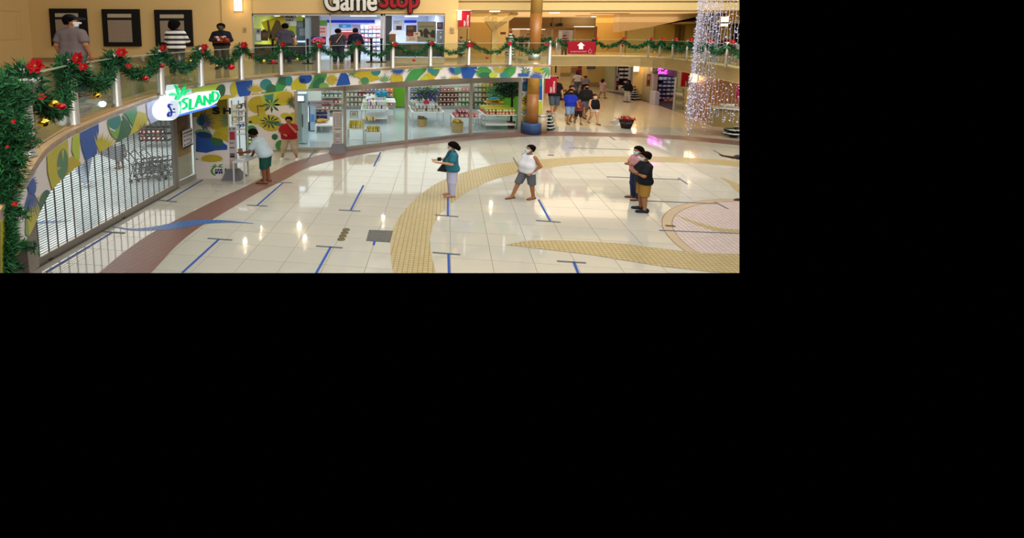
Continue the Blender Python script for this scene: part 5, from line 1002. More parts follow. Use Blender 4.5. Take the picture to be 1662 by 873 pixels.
NEON = mat('neon_red', (1, .1, .06), emis=1.5); a, b, z0, z1 = rect(508.5, 63.5, 526.5, 68.5, BY-.1); text('lettering', 'OPEN', NEON, ((a+b)/2, BY-.12, (z0+z1)/2), b-a, z1-z0, t, depth=.02)
m = MB(); c = dep(517, 66, BY-.1); m.tube([c+Vector((.33*math.cos(q), 0, .125*math.sin(q))) for q in [2*PI*k/24 for k in range(25)]], .008, 5); wb(m, 'neon_ring', NEON, t)
m = MB(); c = dep(517, 66, BY-.08); m.tube([c+Vector((.35*math.cos(q), 0, .155*math.sin(q))) for q in [2*PI*k/24 for k in range(4, 10)]], .01, 5); wb(m, 'neon_blue_arc', mat('neon_blue', (.1, .15, 1), emis=2), t)
poster('lit_panel', 550, 39.5, 570, 44.5, GY-.15, '2f8fd0', 'bright blue panel on the store back wall', [(556,41,562,43.5,'8fd0ff')], 'panel')
poster('store_poster', 571, 39, 587, 44, GY-.15, 'c3b9d9', 'pale lettered strip right of the blue panel', [(572+k*2.2, 40, 573.2+k*2.2, 43.5, '8a7ab0') for k in range(6)])
poster('store_poster', 591, 39, 600, 45, GY-.15, '6a6a7a', 'small framed board on the store back wall', [(592.5,40.5,598.5,43,'d9d9e6')]); poster('store_poster', 609, 32, 618, 46, GY-.5, 'dfe3f0', 'white panel beside the doorway back wall')
poster('store_poster', 638, 33, 656, 49, YP, 'b9c0d9', 'white blue sheet at the top of the right store window', [(640,34.5,650,35.5,'8a93b0'),(640,37,648,38,'8a93b0'),(643,42,652,48.5,'4a3038')]); poster('store_poster', 659, 41, 676, 58, YP, '3a2c2a', 'dark brown poster in the right store window', [(661,43,671,48,'6a4a34'),(661,53,671,59,'7a2c22')])
t = poster('store_poster', 677, 35, 708, 68, YP, '77705c', 'big olive brown poster with dark figures in the right store window')
m = MB()
for P in ([(688,60),(687,50),(690,46),(693,46),(695,50),(699,54),(697,56),(694,55),(695,62)], [(681,56),(680,49),(684,48),(687,53),(686,60)], [(698,54),(702,48),(706,50),(706,62),(699,60)]): V = [dep(x, y, YP-.04) for x, y in P]; m.ngon([(v.x, v.y, v.z) for v in V][::-1])
wb(m, 'dark_figure', hx('2e2620'), t); m = MB(); [plate(m, 681+k*3, 42, 683+k*3, 44, YP-.035, .004) for k in range(8)]; wb(m, 'lettering', hx('4a4438'), t)
poster('store_poster', 671, 52, 682, 59, YP-.08, 'b99f8f', 'small beige card in the right store window, upper', [(674,54,679,56,'8a5a4a')]); poster('store_poster', 659, 59, 677, 67.5, YP-.08, 'b3a093', 'wide beige card in the right store window, lower', [(664,61,674,62,'8a6a5a'),(664,63.5,674,64.5,'8a6a5a')])
poster('store_poster', 709, 36, 719, 48, YP, '4a3f5c', 'small purple grey poster at the right edge of the window', [(711,38,717,44,'7a5a6a')]); poster('store_poster', 708, 49, 719, 75, YP, '7a808c', 'tall grey blue poster at the right edge of the window', [(714,52,717,54,'c9c9c9'),(714,58,717,63,'c9c9c9')])
poster('window_skirt', 640, 70, 719, 92, YP+.1, '4c4a3c', 'dark low display board behind the right store window', [(648,80,660,84,'6a623c'),(666,74,680,80,'5a5a3c'),(684,82,700,86,'3a4a3a')], 'board'); poster('window_skirt', 414, 72, 505, 99, YP+.1, '3e3834', 'dark low display board behind the left store window', [(430,75,450,82,'5c5446'),(462,76,500,86,'4c4650'),(420,84,444,90,'564c3c')], 'board')
# wall shelves inside the store
def gameshelf(x0, x1, ys, Y, label, cols, w_=.16, h_=.2, back='c9cfe0', depth=.3):
    X0, X1 = dep(x0, ys[0], Y).x, dep(x1, ys[0], Y).x; t = thing('shelf_unit', label, 'shelves', ((X0+X1)/2, Y, ZU)); Zs = [dep((x0+x1)/2, y, Y).z for y in ys]
    m = MB(); m.box(X0, X1, Y-.02, Y, Zs[0]-.1, Zs[-1]+.28); wb(m, 'back_panel', hx(back), t)
    n = max(1, int((X1-X0)/w_)); s = (X1-X0)/n
    for r, z in enumerate(Zs):
        m = MB(); m.box(X0, X1, Y-depth, Y, z-.03, z); wb(m, 'shelf', hx('5a6078'), t)
        for k in range(n): put('box', random.choice(cols), (X0+s*(k+.5), Y-depth*.6, z), s*.82, h_, .1, label.replace('shelf unit', 'game box on the shelf unit'), 'goods on the '+label)
    return t
gameshelf(585, 617, [88,81,74,67,60,53,47], 31.8, 'shelf unit of games behind the doorway', ['d9d9e6','c9b9c0','9aa8d0','c96a6a','e0e0e6'], .22, .19); gameshelf(412, 416, [95,88,81,74,67,60,53], 30, 'narrow shelf unit at the left store edge', ['8a6a5a','c9b9b0','6a4a4a'], .14, .17, '6a5a50')
poster('end_display', 551, 49, 582, 62, 30.5, 'a0342c', 'red shelf header board behind the queueing customers', [(553,50,574,52,'d9d3d0'),(578,48,582,52,'c9b9a0')], 'board')
gameshelf(540, 583, [84,77,70], 30.9, 'low shelf unit of red games at the left of the doorway', ['a03a34','c96a5a','d9c9c0','5a4a8a'], .22, .2)
for k, x in enumerate((602.5, 619, 465-21.5, 500)):
    p = at(x, 101 if k < 2 else 103.5, ZU); t = thing('queue_post', ['dark queue post in the store doorway, left', 'dark queue post in the store doorway, right', 'dark queue post left of the grey shirted customer', 'dark queue post before the store window pillar'][k], 'queue post', p, group='queue posts by the game store'); m = MB(); m.lathe([(.26,0),(.25,.03),(.05,.05)], 16); m.build('base_disc', hx('2c2624'), t, True); m = MB(); m.lathe([(.05,.04),(.05,1.0),(.07,1.02),(.07,1.1)], 10); m.build('stem', hx('1e1c1e'), t, True)
p = dep(643, 58, 24.6); t = thing('sign_stand', 'white curved top sign stand before the right store window', 'sign stand', (p.x, 24.5, ZU)); m = MB(); a, b, z0, z1 = rect(631, 50, 647, 55, 24.5); m.add([(a+.0,24.5,z0),(b,24.5,z0),(b,24.7,z1),(a+.12,24.7,z1)], [(0,1,2,3)]); m.box(a, b, 24.5, 24.8, z0-.03, z0); wb(m, 'white_top', hx('c9ccd9'), t); m = MB(); plate(m, 632, 55, 642, 68, 24.6, .15); wb(m, 'front_panel', hx('6a4a2c'), t); m = MB(); a, b, _, _ = rect(636, 60, 640, 90, 24.6); m.box(a, b, 24.55, 24.65, ZU, p.z); wb(m, 'stem', DARK, t)
# ------------------------------------------------------------------ lower concourse on the right
LW = mat('concourse_wall', srgb('d6b877'), .7, var=.03, scale=.5); BASEB = hx('a58a66')
def wallseg(pts, nm='wall_concourse', m_=LW, base=True, z0=0, z1=ZS, th=.2):
    C = [tuple(at(x, y, 0).xy) for x, y in pts]; o = struct(extr(C, z0, z1, offs(C, th)).build(nm, m_))
    if base: struct(extr([tuple(Vector(c)) for c in offs(C, -.03)], 0, .42, C).build('baseboard_concourse', BASEB))
    return C
wallseg([(952,141),(979,141)]); wallseg([(906,124),(926,124)]); wallseg([(898,160),(899,140),(900,128)], base=False); wallseg([(943,139),(952,141)], base=False)
m = MB(); a, b, z0, z1 = rect(890, 100, 960, 125, 66); m.box(a-4, b+8, 66, 66.3, 0, ZS); struct(m.build('wall_concourse_end', hx('e6bf94')))
wallseg([(979,141),(995,146)], 'wall_glazed', hx('b9bda0', rough=.2), False); C1 = wallseg([(1025,160),(1041,161.5)], 'wall_pier', LW)
wallseg([(1041,161.5),(1047,163)], 'wall_pier', hx('b3a07a'), False); wallseg([(1047,163),(1060,168)], 'wall_shopfront', hx('b0a488', rough=.25), False)
C2 = wallseg([(1096,180.5),(1112,186)], 'wall_shopfront', hx('a59a7a', rough=.2), False); wallseg([(1112,186),(1121,189)], 'wall_pier', LW); wallseg([(1121,189),(1162,202),(1205,212),(1262,228)], 'wall_jeweller', mat('jeweller_wall', srgb('a06f3c'), .5, var=.05), False)
# store with dark red shelving
YS = at(1000, 146, 0).y
m = MB(); plate(m, 994.5, 106, 999.5, 147, YS-.5, .25); plate(m, 1018, 106, 1025, 160, at(1020,158,0).y, .2); struct(m.build('window_8', hx('a9a6a0')))
m = MB(); a, b, z0, z1 = rect(999, 104, 1025, 140, YS+6); m.box(a-1, b+1, YS+6, YS+6.2, 0, ZS); struct(m.build('wall_store_inner', hx('c9c4c0')))
def lowshelf(x0, x1, ys, Y, label, cols, w_, h_, back, gl, dpt=.3, kind='box', fill=1):
    X0, X1 = dep(x0, ys[0], Y).x, dep(x1, ys[0], Y).x; t = thing('shelf_unit', label, 'shelves', ((X0+X1)/2, Y, 0)); Zs = [dep((x0+x1)/2, y, Y).z for y in ys]
    m = MB(); m.box(X0, X1, Y-.03, Y, 0, Zs[-1]+.35); wb(m, 'back_panel', hx(back), t); n = max(1, int((X1-X0)/w_)); s = (X1-X0)/n
    for r, z in enumerate(Zs):
        m = MB(); m.box(X0, X1, Y-dpt, Y, z-.04, z); wb(m, 'shelf', hx(back), t)
        for k in range(n):
            if random.random() < fill: put(kind, random.choice(cols), (X0+s*(k+.5), Y-dpt*.6, z), s*.8, h_*random.uniform(.75, 1.05), .12, gl, gl)
lowshelf(1001, 1018, [141,134,127,120.5,114], YS+3, 'dark red shelf unit in the store behind the person in black', ['e0dce0','d9d3e0','c9b9c9'], .34, .2, '3c1620', 'white items on the dark red shelves', fill=.8)
poster('store_notice', 997.5, 120, 1005, 131, YS-.3, 'd3d3dc', 'white notice in the doorway of the dark red store', [(1000,123,1003,127,'7a7a8a')]); poster('red_display', 997, 131.5, 1004, 146, YS-.2, '7a1226', 'dark red display stand at the store doorway', [(998,135,1003,136,'b9a0a8'),(998,139,1003,140,'b9a0a8')], 'display')
area('red_store_light', (dep(1010,130,YS+2).x, YS+1, 3.1), (3, 4), 45, (1, .95, .92))
sconce(dep(1032, 110.5, at(1033,161,0).y-.1), .5, 'glowing wall sconce above the small dark tree', pw=12); sconce(dep(1125, 126, at(1121,189,0).y-.25), .55, 'bright wall sconce beside the lower red banner', pw=16)
# neon store
P1, P2 = at(1060,168,0), at(1096,180.5,0); YN = (P1.y+P2.y)/2
NW = [tuple(P1.xy), tuple(P2.xy)]
t = thing('store_header', 'black header board of the pink neon store', 'sign', onplane(1078, 125, NW)); quad_on('board', [(1061,109),(1101,114.5),(1100,125),(1061,119)], NW, hx('2c211e'), t, .1)
NP = mat('neon_pink', (1, .05, .85), emis=5)
def pink(pts):
    m = MB(); m.tube([onplane(x, y, NW, .18) for x, y in pts], .022, 5); wb(m, 'neon_tube', NP, NT)
NT = thing('neon_sign', 'pink neon script sign glowing on the black header', 'neon sign', onplane(1079, 118, NW))
pink([(1072,114.5),(1074,111.5),(1077,112),(1075.5,115),(1073.5,118),(1073,120),(1075,119)]); pink([(1073.5,111.2),(1077,111.2),(1081,113)]); pink([(1076,119.5),(1077,116.5),(1078,118),(1078.5,119.7),(1080,116.5),(1081,117),(1081,119.8),(1082.5,117),(1083.5,119.8),(1085,119.5)]); pink([(1086,113.5),(1085,117),(1085.5,119.5),(1087.2,118.5)]); pink([(1083.5,114.8),(1087.5,114.8)]); pink([(1074,116.5),(1077,116)])
l = bpy.data.lights.new('neon_lamp', 'POINT'); l.energy = 12; l.color = (1, .1, .8); l.shadow_soft_size = .3; o = bpy.data.objects.new('neon_lamp', l); COL.objects.link(o); o.location = onplane(1079, 117, NW, .5)
m = MB(); q1, q2 = onplane(1060,150,NW,0), onplane(1097,150,NW,0)
for q in (q1, q2): m.bar((q.x, q.y, 0), (q.x, q.y, ZS), .18, .18)
struct(m.build('window_9', hx('b3b0ac')))
m = MB(); m.prism([(P1.x, P1.y), (P2.x, P2.y), (P2.x+4, P2.y+7), (P1.x, P1.y+8)], -.004, .004); struct(m.build('floor_neon_store', hx('4c3330')))
lowshelf(1064, 1098, [160,153.5,147,140.5,134.5,129], YN+3.4, 'wide shelf wall of small goods in the pink neon store', ['c9c9d9','9a9ab9','5a5a8a','d9d3e0','8a8aa9','6a6a9a'], .3, .2, '33304c', 'small pale goods on the neon store shelves', fill=.9)
lowshelf(1073, 1098, [164], YN+3.2, 'bottom shelf with red, yellow and green packs in the neon store', ['c93a4a','c9b93a','4a9a5a','d97a4a'], .3, .22, '5a5060', 'coloured packs on the neon store bottom shelf')
m = MB(); a, b, z0, z1 = rect(1063, 149, 1071, 165, YN+.9); m.box(a, b, YN+.9, YN+1.6, 0, z1); tag(m.build('white_counter', hx('c0bcc6')), 'small white counter at the neon store entrance', 'counter')
area('neon_store_light', (P1.x+1.6, YN+2, 3.1), (2.5, 3), 36, (.85, .85, 1))
poster('store_poster', 1049, 120, 1056, 140, at(1052,165,0).y-.3, '8a5a50', 'tall portrait poster in the shop window left of the neon store', [(1051,123,1055,129,'b99a8a'),(1050,131,1055,136,'5a4a44')])
C = [tuple(at(1096,180.5,0).xy), tuple(at(1112,186,0).xy)]
t = thing('window_display', 'glass shop window with shelved goods right of the neon store', 'display', onplane(1104, 184, C)); 
for k, (y0, y1, c) in enumerate([(142,147,'8a9080'),(149,154,'b9b9a0'),(157,161,'6f7060'),(164,168,'9a9a80'),(171,176,'7a7a62')]): quad_on('shelf_goods', [(1098.5,y0),(1110,y0+2),(1110,y1+2),(1098.5,y1)], C, hx(c), t, .06)
# lower right banner
Yb = at(1112,186,0).y-.4; banner(1104.5, 117, 1121.5, 140.5, Yb, 'red banner with white lettering right of the neon store')
# jeweller display behind the light curtain
CJ = [tuple(at(1121,189,0).xy), tuple(at(1205,212,0).xy)]
t = thing('window_display', 'framed bright display window behind the light curtain', 'display', onplane(1160, 165, CJ)); quad_on('frame', [(1147,124),(1170,128),(1170,152),(1147,150)], CJ, hx('8a5a34'), t, .03); quad_on('pane', [(1149.5,128),(1167,131),(1167,150),(1149.5,148)], CJ, hx('b9b0a0', rough=.2), t, .05); quad_on('pane', [(1175,130),(1190,133),(1190,160),(1175,158)], CJ, hx('6a5f5c', rough=.2), t, .04)
for k in range(7): quad_on('jewel_card', [(1151+k*2.2,137+(k%3)*2),(1152.5+k*2.2,137.2+(k%3)*2),(1152.5+k*2.2,141+(k%3)*2),(1151+k*2.2,141+(k%3)*2)], CJ, hx(['d9d3c9','8a4a3a','5a6a7a'][k % 3]), t, .07)
Yj = at(1160, 203, 0).y-.0
t = thing('glass_showcase', 'long glass showcase with a lit white top behind the light curtain', 'showcase', at(1170, 204, 0))
pa2, pb2 = dep(1154,172.5,25.2), dep(1262,182,24.4); m = MB(); m.bar(pa2, pb2, .9, .06); wb(m, 'white_top', hx('e6e3cf', rough=.2), t); m = MB(); m.bar(pa2-Vector((0,0,.5)), pb2-Vector((0,0,.5)), .7, .9); wb(m, 'case_body', hx('94804f', rough=.3), t)
m = MB(); rr = random.Random(2); [m.ball(dep(1180+rr.uniform(-9,9), 171+rr.uniform(-1.5,1), 24.9), .12, .12, .06, 8) for _ in range(14)]; wb(m, 'display_cushions', hx('cfcab9'), t)
for k, x in enumerate((1120, 1141, 1160)):
    t = flat('dark_red_frame', x-1.4, 164, x+1.4, 174, at(1130,192,0).y-.4, hx('6a1a24'), ['small dark red panel left of the curtain', 'small dark red panel inside the curtain', 'small dark panel above the showcase'][k], 'panel')
flat('banner', 1193, 130, 1215, 160, at(1190,209,0).y-.6, hx('b0204a'), 'pink red banner cut by the right edge of the view', 'banner')
# shop above, behind the curtain
t = thing('store_window', 'dark upper shop window behind the light curtain', 'window', dep(1160, 90, Y2-.3)); m = MB(); plate(m, 1150, 28, 1169, 85, Y2-.1, .05); plate(m, 1186, 38, 1262, 85, Y2-.1, .05); wb(m, 'dark_pane', hx('2a211e', rough=.3), t); m = MB(); plate(m, 1155, 70, 1262, 84, Y2-.3, .1); wb(m, 'display_row', hx('3a3c34'), t)
for k, (x, y, c) in enumerate([(1172,70,'7a1420'),(1180,68,'8a1c2c'),(1190,73,'2a2a8a'),(1176,76,'2a6a5a'),(1166,74,'3a6a3a'),(1197,77,'6a3a2a')]): p = dep(x, y, Y2-.5); m = MB(); m.box(-.22,.22,-.1,.1,-.15,.15); tag(m.build('gift_box', hx(c), loc=p), ['dark red box in the upper window, left', 'dark red box in the upper window, right', 'blue box in the upper window', 'teal box in the upper window', 'green box in the upper window', 'brown box in the upper window'][k], 'box', 'boxes in the upper shop window')
sconce(dep(1175, 35, Y2-.15), .6, 'bright wall sconce seen through the light curtain', pw=14)
# light curtain
BULB = mat('led_white', (.84, .84, 1), emis=1.05); WIREM = hx('a39eb0', rough=.5)
CCX, CCY = dep(1215, 100, 22.5).x, 22.5; 
rr = random.Random(11)
for k in range(66):
    a = R(100+k*3.6); rx, ry = 2.15, 1.5
    x = CCX+rx*math.cos(a); y = CCY+ry*math.sin(a); flare = .16
    zb = 1.35+rr.uniform(-.25, .2) if k > 13 else .55+rr.uniform(-.2, .4)
    top = Vector((x, y, 7.4)); bot = Vector((CCX+(rx+flare)*math.cos(a), CCY+(ry+flare)*math.sin(a), zb))
    if x > .78*y+.3: continue
    if k > 32 and rr.random() < .1: bot.z += .8
    t = thing('light_strand', 'hanging strand of white fairy lights in the round curtain at the right', 'fairy lights', bot, group='fairy light curtain strands'); pts = [top.lerp(bot, q/14)+Vector((rr.uniform(-.03,.03), rr.uniform(-.03,.03), 0)) for q in range(15)]
    m = MB(); m.tube(pts, .008, 4); wb(m, 'wire', WIREM, t); m = MB(); n = int((7.4-zb)/.13)
    for q in range(n): c = top.lerp(bot, (q+rr.random())/n)+Vector((rr.uniform(-.07,.07), rr.uniform(-.07,.07), 0)); s = rr.choice((.007,.009,.012,.019)); m.box(c.x-s, c.x+s, c.y-s, c.y+s, c.z-s*.8, c.z+s*.8)
    wb(m, 'bulbs', BULB, t)['kind'] = 'stuff'
m = MB(); n = 40
m.tube([Vector((CCX+2.15*math.cos(2*PI*k/n), CCY+1.5*math.sin(2*PI*k/n), 7.42)) for k in range(n+1)], .04, 6); tag(m.build('curtain_ring', STEEL), 'round metal ring carrying the fairy light curtain', 'ring')
# small christmas trees, poinsettia pot, bins
def xtree(p, h_, r, label, dark='14231c', snow='c9cfd0', lev=5, top='8a2a20', pot='6a1c1c'):
    t = thing('christmas_tree', label, 'christmas tree', p); m = MB(); m2 = MB(); sd = random.Random(int(p.x*100))
    for k in range(lev):
        z0 = h_*.1+h_*.82*k/lev; r0 = r*(1-.75*k/lev); m.lathe([(r0*1.0, z0), (r0*.45, z0+h_*.3/lev*2)], 14); needles(m, [(r0*.85*math.cos(q), r0*.85*math.sin(q), z0+.04) for q in [2*PI*i/10 for i in range(11)]], r*.14, 120, .1, .016, k)
        m2.lathe([(r0*.96, z0+h_*.05), (r0*.8, z0+h_*.085)], 14)
        for _ in range(9): q = sd.uniform(0, 2*PI); m2.ball((r0*.95*math.cos(q), r0*.95*math.sin(q), z0+sd.uniform(.02,.1)), .03, n=6)
    m.build('foliage', [hx(dark), hx('1e3a2a')], t); m2.build('tinsel', hx(snow), t); m = MB(); m.ball((0,0,h_*.97), r*.35, r*.35, h_*.06, 8); m.build('topper', hx(top), t); m = MB(); m.lathe([(r*.3,0),(r*.4,h_*.12)], 12); m.build('pot', hx(pot), t)
def hgt(x, y, p): return dep(x, y, p.y).z-p.z
p = at(889, 211, 0); xtree(p, hgt(889, 180, p), .38, 'small dark christmas tree beside the wooden pillar'); p = at(1190, 222, 0); xtree(p, hgt(1190, 184, p), .48, 'dark christmas tree with white tinsel at the lower right'); p = at(1028, 162, 0); xtree(p, hgt(1028, 140, p), .45, 'dark christmas tree behind the person in black')
p = dep(748, 88, 30); p.z = ZU; xtree(p, hgt(748, 60, p), .28, 'small frosted christmas tree left of the upper recess', '6a7a70', 'c9c9c0'); p = dep(828, 90, 27); p.z = ZU; xtree(p, hgt(828, 50, p), .24, 'white striped christmas tree left of the wooden pillar', '5a6a62', 'dfdfd6', 8)
p = at(1016, 208, 0); t = thing('poinsettia_planter', 'dark pot of red poinsettias on the shiny concourse floor', 'plant', p); m = MB(); m.lathe([(.24,0),(.38,.46)], 18); m.build('pot', hx('241a1c'), t, True); m = MB(); m.lathe([(.33,.28),(.355,.36)], 18); m.build('grey_band', hx('4a4646'), t, True)
m = MB(); sd = random.Random(4)
for _ in range(150):
    q = sd.uniform(0, 2*PI); r_ = sd.random()**.5*.46; c = Vector((r_*math.cos(q), r_*math.sin(q), .62-r_*.35+sd.uniform(-.05,.05))); e = Vector((sd.gauss(0,1), sd.gauss(0,1), sd.gauss(.2,.3))).normalized()*.14; s = e.cross(Vector((0,0,1))).normalized()*.05; m.add([c, c+e*.5+s, c+e, c+e*.5-s], [(0,1,2,3)])
m.build('red_leaves', hx('a8141c'), t); m = MB(); m.prism([(-.55+.0*k, 0) for k in range(0)] or [(-.62,-.1),(-1.0,.25),(-.95,.3),(-.5,.1)], .002, .01) if 0 else None
p = at(899, 162, 0); t = thing('poinsettia_planter', 'red poinsettia pot partly behind the lower red banner', 'plant', at(907, 162, 0)); m = MB(); z = dep(904, 148, t.location.y).z; m.lathe([(.28,0),(.42,z-.15)], 14); m.build('pot', hx('3a1c1c'), t); m = MB(); sd = random.Random(5)
for _ in range(110): q = sd.uniform(0, 2*PI); r_ = sd.random()**.5*.5; c = Vector((r_*math.cos(q), r_*math.sin(q), z)); e = Vector((sd.gauss(0,1), sd.gauss(0,1), .6)).normalized()*.2; s = e.cross(Vector((0,0,1))).normalized()*.07; m.add([c, c+e*.5+s, c+e, c+e*.5-s], [(0,1,2,3)])
m.build('red_leaves', hx('96161c'), t)
p = at(877.5, 215, 0); t = thing('litter_bin', 'tall beige cylindrical litter bin behind the pillar base', 'bin', p); m = MB(); m.lathe([(.3,0),(.3,hgt(876,187,p))], 18); m.build('body', hx('a9977c', rough=.35), t, True); m = MB(); m.lathe([(.31,hgt(876,187,p)-.04),(.31,hgt(876,187,p)+.03),(.2,hgt(876,187,p)+.05)], 18); m.build('rim', STEEL, t, True)
# directional boards, posters on the concourse
for k, (y0, y1) in enumerate(((106,108.6),(109.3,111.8))):
    t = flat('direction_board', 952, y0, 966, y1, at(965,141,0).y-.3, NAVY, ['upper blue arrow board on the concourse wall', 'lower blue arrow board on the concourse wall'][k], 'sign'); m = MB(); plate(m, 954, y0+.9, 964, y1-.9, at(965,141,0).y-.36, .01); wb(m, 'lettering', hx('6a86b0'), t)
t = flat('wall_directory', 898.5, 104, 903.5, 117.5, at(900,128,0).y-.3, hx('1e2030'), 'tall dark directory board at the left of the concourse', 'sign')
for y in (106, 110, 113.5): m = MB(); plate(m, 899.3, y, 902.7, y+2.2, at(900,128,0).y-.36, .01); wb(m, 'blue_panel', hx('4a7aa8'), t)
m = MB(); X = at(899,128,0); m.box(X.x-1.5, X.x+.55, X.y-.3, X.y, 0, ZS); struct(m.build('wall_pier', hx('ecd3a0')))
poster('pink_poster', 927, 103, 937, 110, 52, 'd97a72', 'pink red poster high at the far end of the concourse')
t = thing('floor_ribbon', 'grey ribbon shaped floor sticker beside the poinsettia pot', 'floor sticker', (*at(1000,198,0).xy, 0)); m = MB(); P = [at(x, y, 0) for x, y in [(989,198),(1001,195),(996,190),(1003,193),(1007,197),(1003,201),(998,203)]]; m.prism([(q.x, q.y) for q in P][::-1], .003, .006); wb(m, 'film', hx('8b9093', rough=.2), t)
band('grey_ribbon', [(1028,213),(1045,216),(1062,222),(1072,229)], [(1026,214),(1043,219),(1058,226),(1070,230)], hx('9a9c96', rough=.15), .007)
for k, (x, y) in enumerate([(894,252),(1088,367)]): m = MB(); p = at(x, y, 0); m.box(-.12,.12,-.05,.05,0,.012); tag(m.build('floor_socket', hx('5a4a3a'), loc=p, rz=-.15), ['small dark floor socket right of the man in white', 'small dark floor socket on the round mosaic'][k], 'floor socket')
# ------------------------------------------------------------------ people: smooth distance-field bodies meshed as one surface
class Field:
    def __init__(s, lo, hi, h):
        s.lo = np.array(lo, float); s.h = h; s.n = np.ceil((np.array(hi)-s.lo)/h).astype(int)+1
        s.V = np.full(s.n, .3, np.float32); s.ax = [s.lo[i]+h*np.arange(s.n[i]) for i in range(3)]
    def cone(s, a, b, ra, rb, sy=1., k=.03):
        a = np.array(a, float); b = np.array(b, float); m = max(ra, rb)/min(1, 1)+.07+k
        i0 = np.maximum(0, ((np.minimum(a, b)-m-s.lo)/s.h).astype(int)); i1 = np.minimum(s.n, ((np.maximum(a, b)+m-s.lo)/s.h).astype(int)+2)
        if (i1 <= i0).any(): return
        X, Y, Z = np.meshgrid(*[s.ax[i][i0[i]:i1[i]] for i in range(3)], indexing='ij'); sc = np.array([1, 1/sy, 1]); A = a*sc; B = b*sc; d = B-A; L = max(1e-9, d@d)
        px, py, pz = X-A[0], Y/sy-A[1], Z-A[2]; t = np.clip((px*d[0]+py*d[1]+pz*d[2])/L, 0, 1)
        D = np.sqrt((px-d[0]*t)**2+(py-d[1]*t)**2+(pz-d[2]*t)**2)-(ra+(rb-ra)*t)
        sl = tuple(slice(i0[i], i1[i]) for i in range(3)); V = s.V[sl]; hh = np.clip(.5+.5*(V-D)/k, 0, 1); s.V[sl] = V*(1-hh)+D*hh-k*hh*(1-hh)
    def cut(s, nrm, off, neg=True):
        """keep the side where nrm.p >= off"""
        D = off-(nrm[0]*s.ax[0][:, None, None]+nrm[1]*s.ax[1][None, :, None]+nrm[2]*s.ax[2][None, None, :]); s.V = np.maximum(s.V, D)
    def mesh(s):
        V = s.V; n = s.n; ins = V < 0; c = np.zeros(n-1, int); P = np.zeros((*(n-1), 3)); cnt = np.zeros(n-1)
        for dx in (0, 1):
            for dy in (0, 1):
                for dz in (0, 1): c += ins[dx:n[0]-1+dx, dy:n[1]-1+dy, dz:n[2]-1+dz]
        act = (c > 0) & (c < 8)
        for ax in range(3):
            o = [(0, 0, 0)]; oth = [i for i in range(3) if i != ax]
            for u in (0, 1):
                for v in (0, 1):
                    s0 = [0]*3; s0[oth[0]] = u; s0[oth[1]] = v; s1 = list(s0); s1[ax] = 1
                    A = V[tuple(slice(s0[i], n[i]-1+s0[i]) for i in range(3))]; B = V[tuple(slice(s1[i], n[i]-1+s1[i]) for i in range(3))]
                    cr = ((A < 0) != (B < 0)) & act; t = np.where(cr, A/np.where(cr, A-B, 1), 0)
                    for i in range(3): P[..., i] += np.where(cr, (t if i == ax else s0[i]), 0)
                    cnt += cr
        idx = -np.ones(n-1, int); w_ = np.argwhere(act); idx[act] = np.arange(len(w_)); co = s.lo+(w_+P[act]/cnt[act][:, None])*s.h; F_ = []
        for ax in range(3):
            o1, o2 = (ax+1) % 3, (ax+2) % 3; sl = [slice(1, n[i]-1) for i in range(3)]; sl[ax] = slice(0, n[ax]-1); sb = list(sl); sb[ax] = slice(1, n[ax])
            A, B = ins[tuple(sl)], ins[tuple(sb)]; cr = np.argwhere(A != B)
            if not len(cr): continue
            base = cr+np.array([0 if i == ax else 1 for i in range(3)]); sg = A[tuple(cr.T)]; q = []
            for du, dv in ((1, 1), (0, 1), (0, 0), (1, 0)):
                k = base.copy(); k[:, o1] -= du; k[:, o2] -= dv; q.append(idx[tuple(k.T)])
            q = np.stack(q, 1); q[~sg] = q[~sg][:, ::-1]; F_.append(q)
        return co, np.concatenate(F_) if F_ else np.zeros((0, 4), int)
def mk(name, co, fc, m_, parent=None):
    me = bpy.data.meshes.new(name); me.vertices.add(len(co)); me.vertices.foreach_set('co', co.astype(np.float32).ravel()); me.loops.add(len(fc)*4); me.loops.foreach_set('vertex_index', fc.astype(np.int32).ravel())
    me.polygons.add(len(fc)); me.polygons.foreach_set('loop_start', np.arange(0, len(fc)*4, 4, dtype=np.int32)); me.polygons.foreach_set('loop_total', np.full(len(fc), 4, np.int32)); me.polygons.foreach_set('use_smooth', np.ones(len(fc), bool))
    me.materials.append(m_); me.update(calc_edges=True); me.validate(); o = bpy.data.objects.new(name, me); COL.objects.link(o); o.parent = parent; return o
ARM = dict(down=((.25,-.03,1.13), (.27,.05,.88)), cross=((.235,.10,1.14), (-.05,.20,1.16)), front=((.27,.06,1.14), (.13,.35,1.15)), belly=((.27,.0,1.13), (.06,.22,1.08)), face=((.24,.18,1.2), (.06,.19,1.47)), pocket=((.29,-.08,1.14), (.20,.06,.93)), point=((.26,.2,1.33), (.2,.45,1.4)),
           table=((.24,.28,1.05), (.16,.50,.98)), back=((.25,-.1,1.14), (.22,-.12,.9)), swingf=((.25,.05,1.13), (.25,.22,.95)), swingb=((.25,-.12,1.14), (.27,-.2,.92)), tray=((.25,.03,1.12), (.12,.3,1.13)), hang=((.22,.35,1.0), (.2,.42,.78)))
LEG = dict(stand=(((.1,.01,.5), (.11,-.01,.09)), ((-.1,.01,.5), (-.11,-.01,.09))), wide=(((.16,.03,.5), (.22,.0,.09)), ((-.16,.03,.5), (-.22,.0,.09))), walk=(((.1,.10,.51), (.1,.16,.1)), ((-.1,.0,.5), (-.1,-.24,.14))), walk2=(((.1,.0,.5), (.1,-.24,.14)), ((-.1,.10,.51), (-.1,.16,.1))),
           step=(((.12,.16,.52), (.14,.33,.09)), ((-.12,-.02,.5), (-.12,-.08,.09))), close=(((.085,.01,.5), (.075,0,.09)), ((-.085,.01,.5), (-.075,0,.09))))
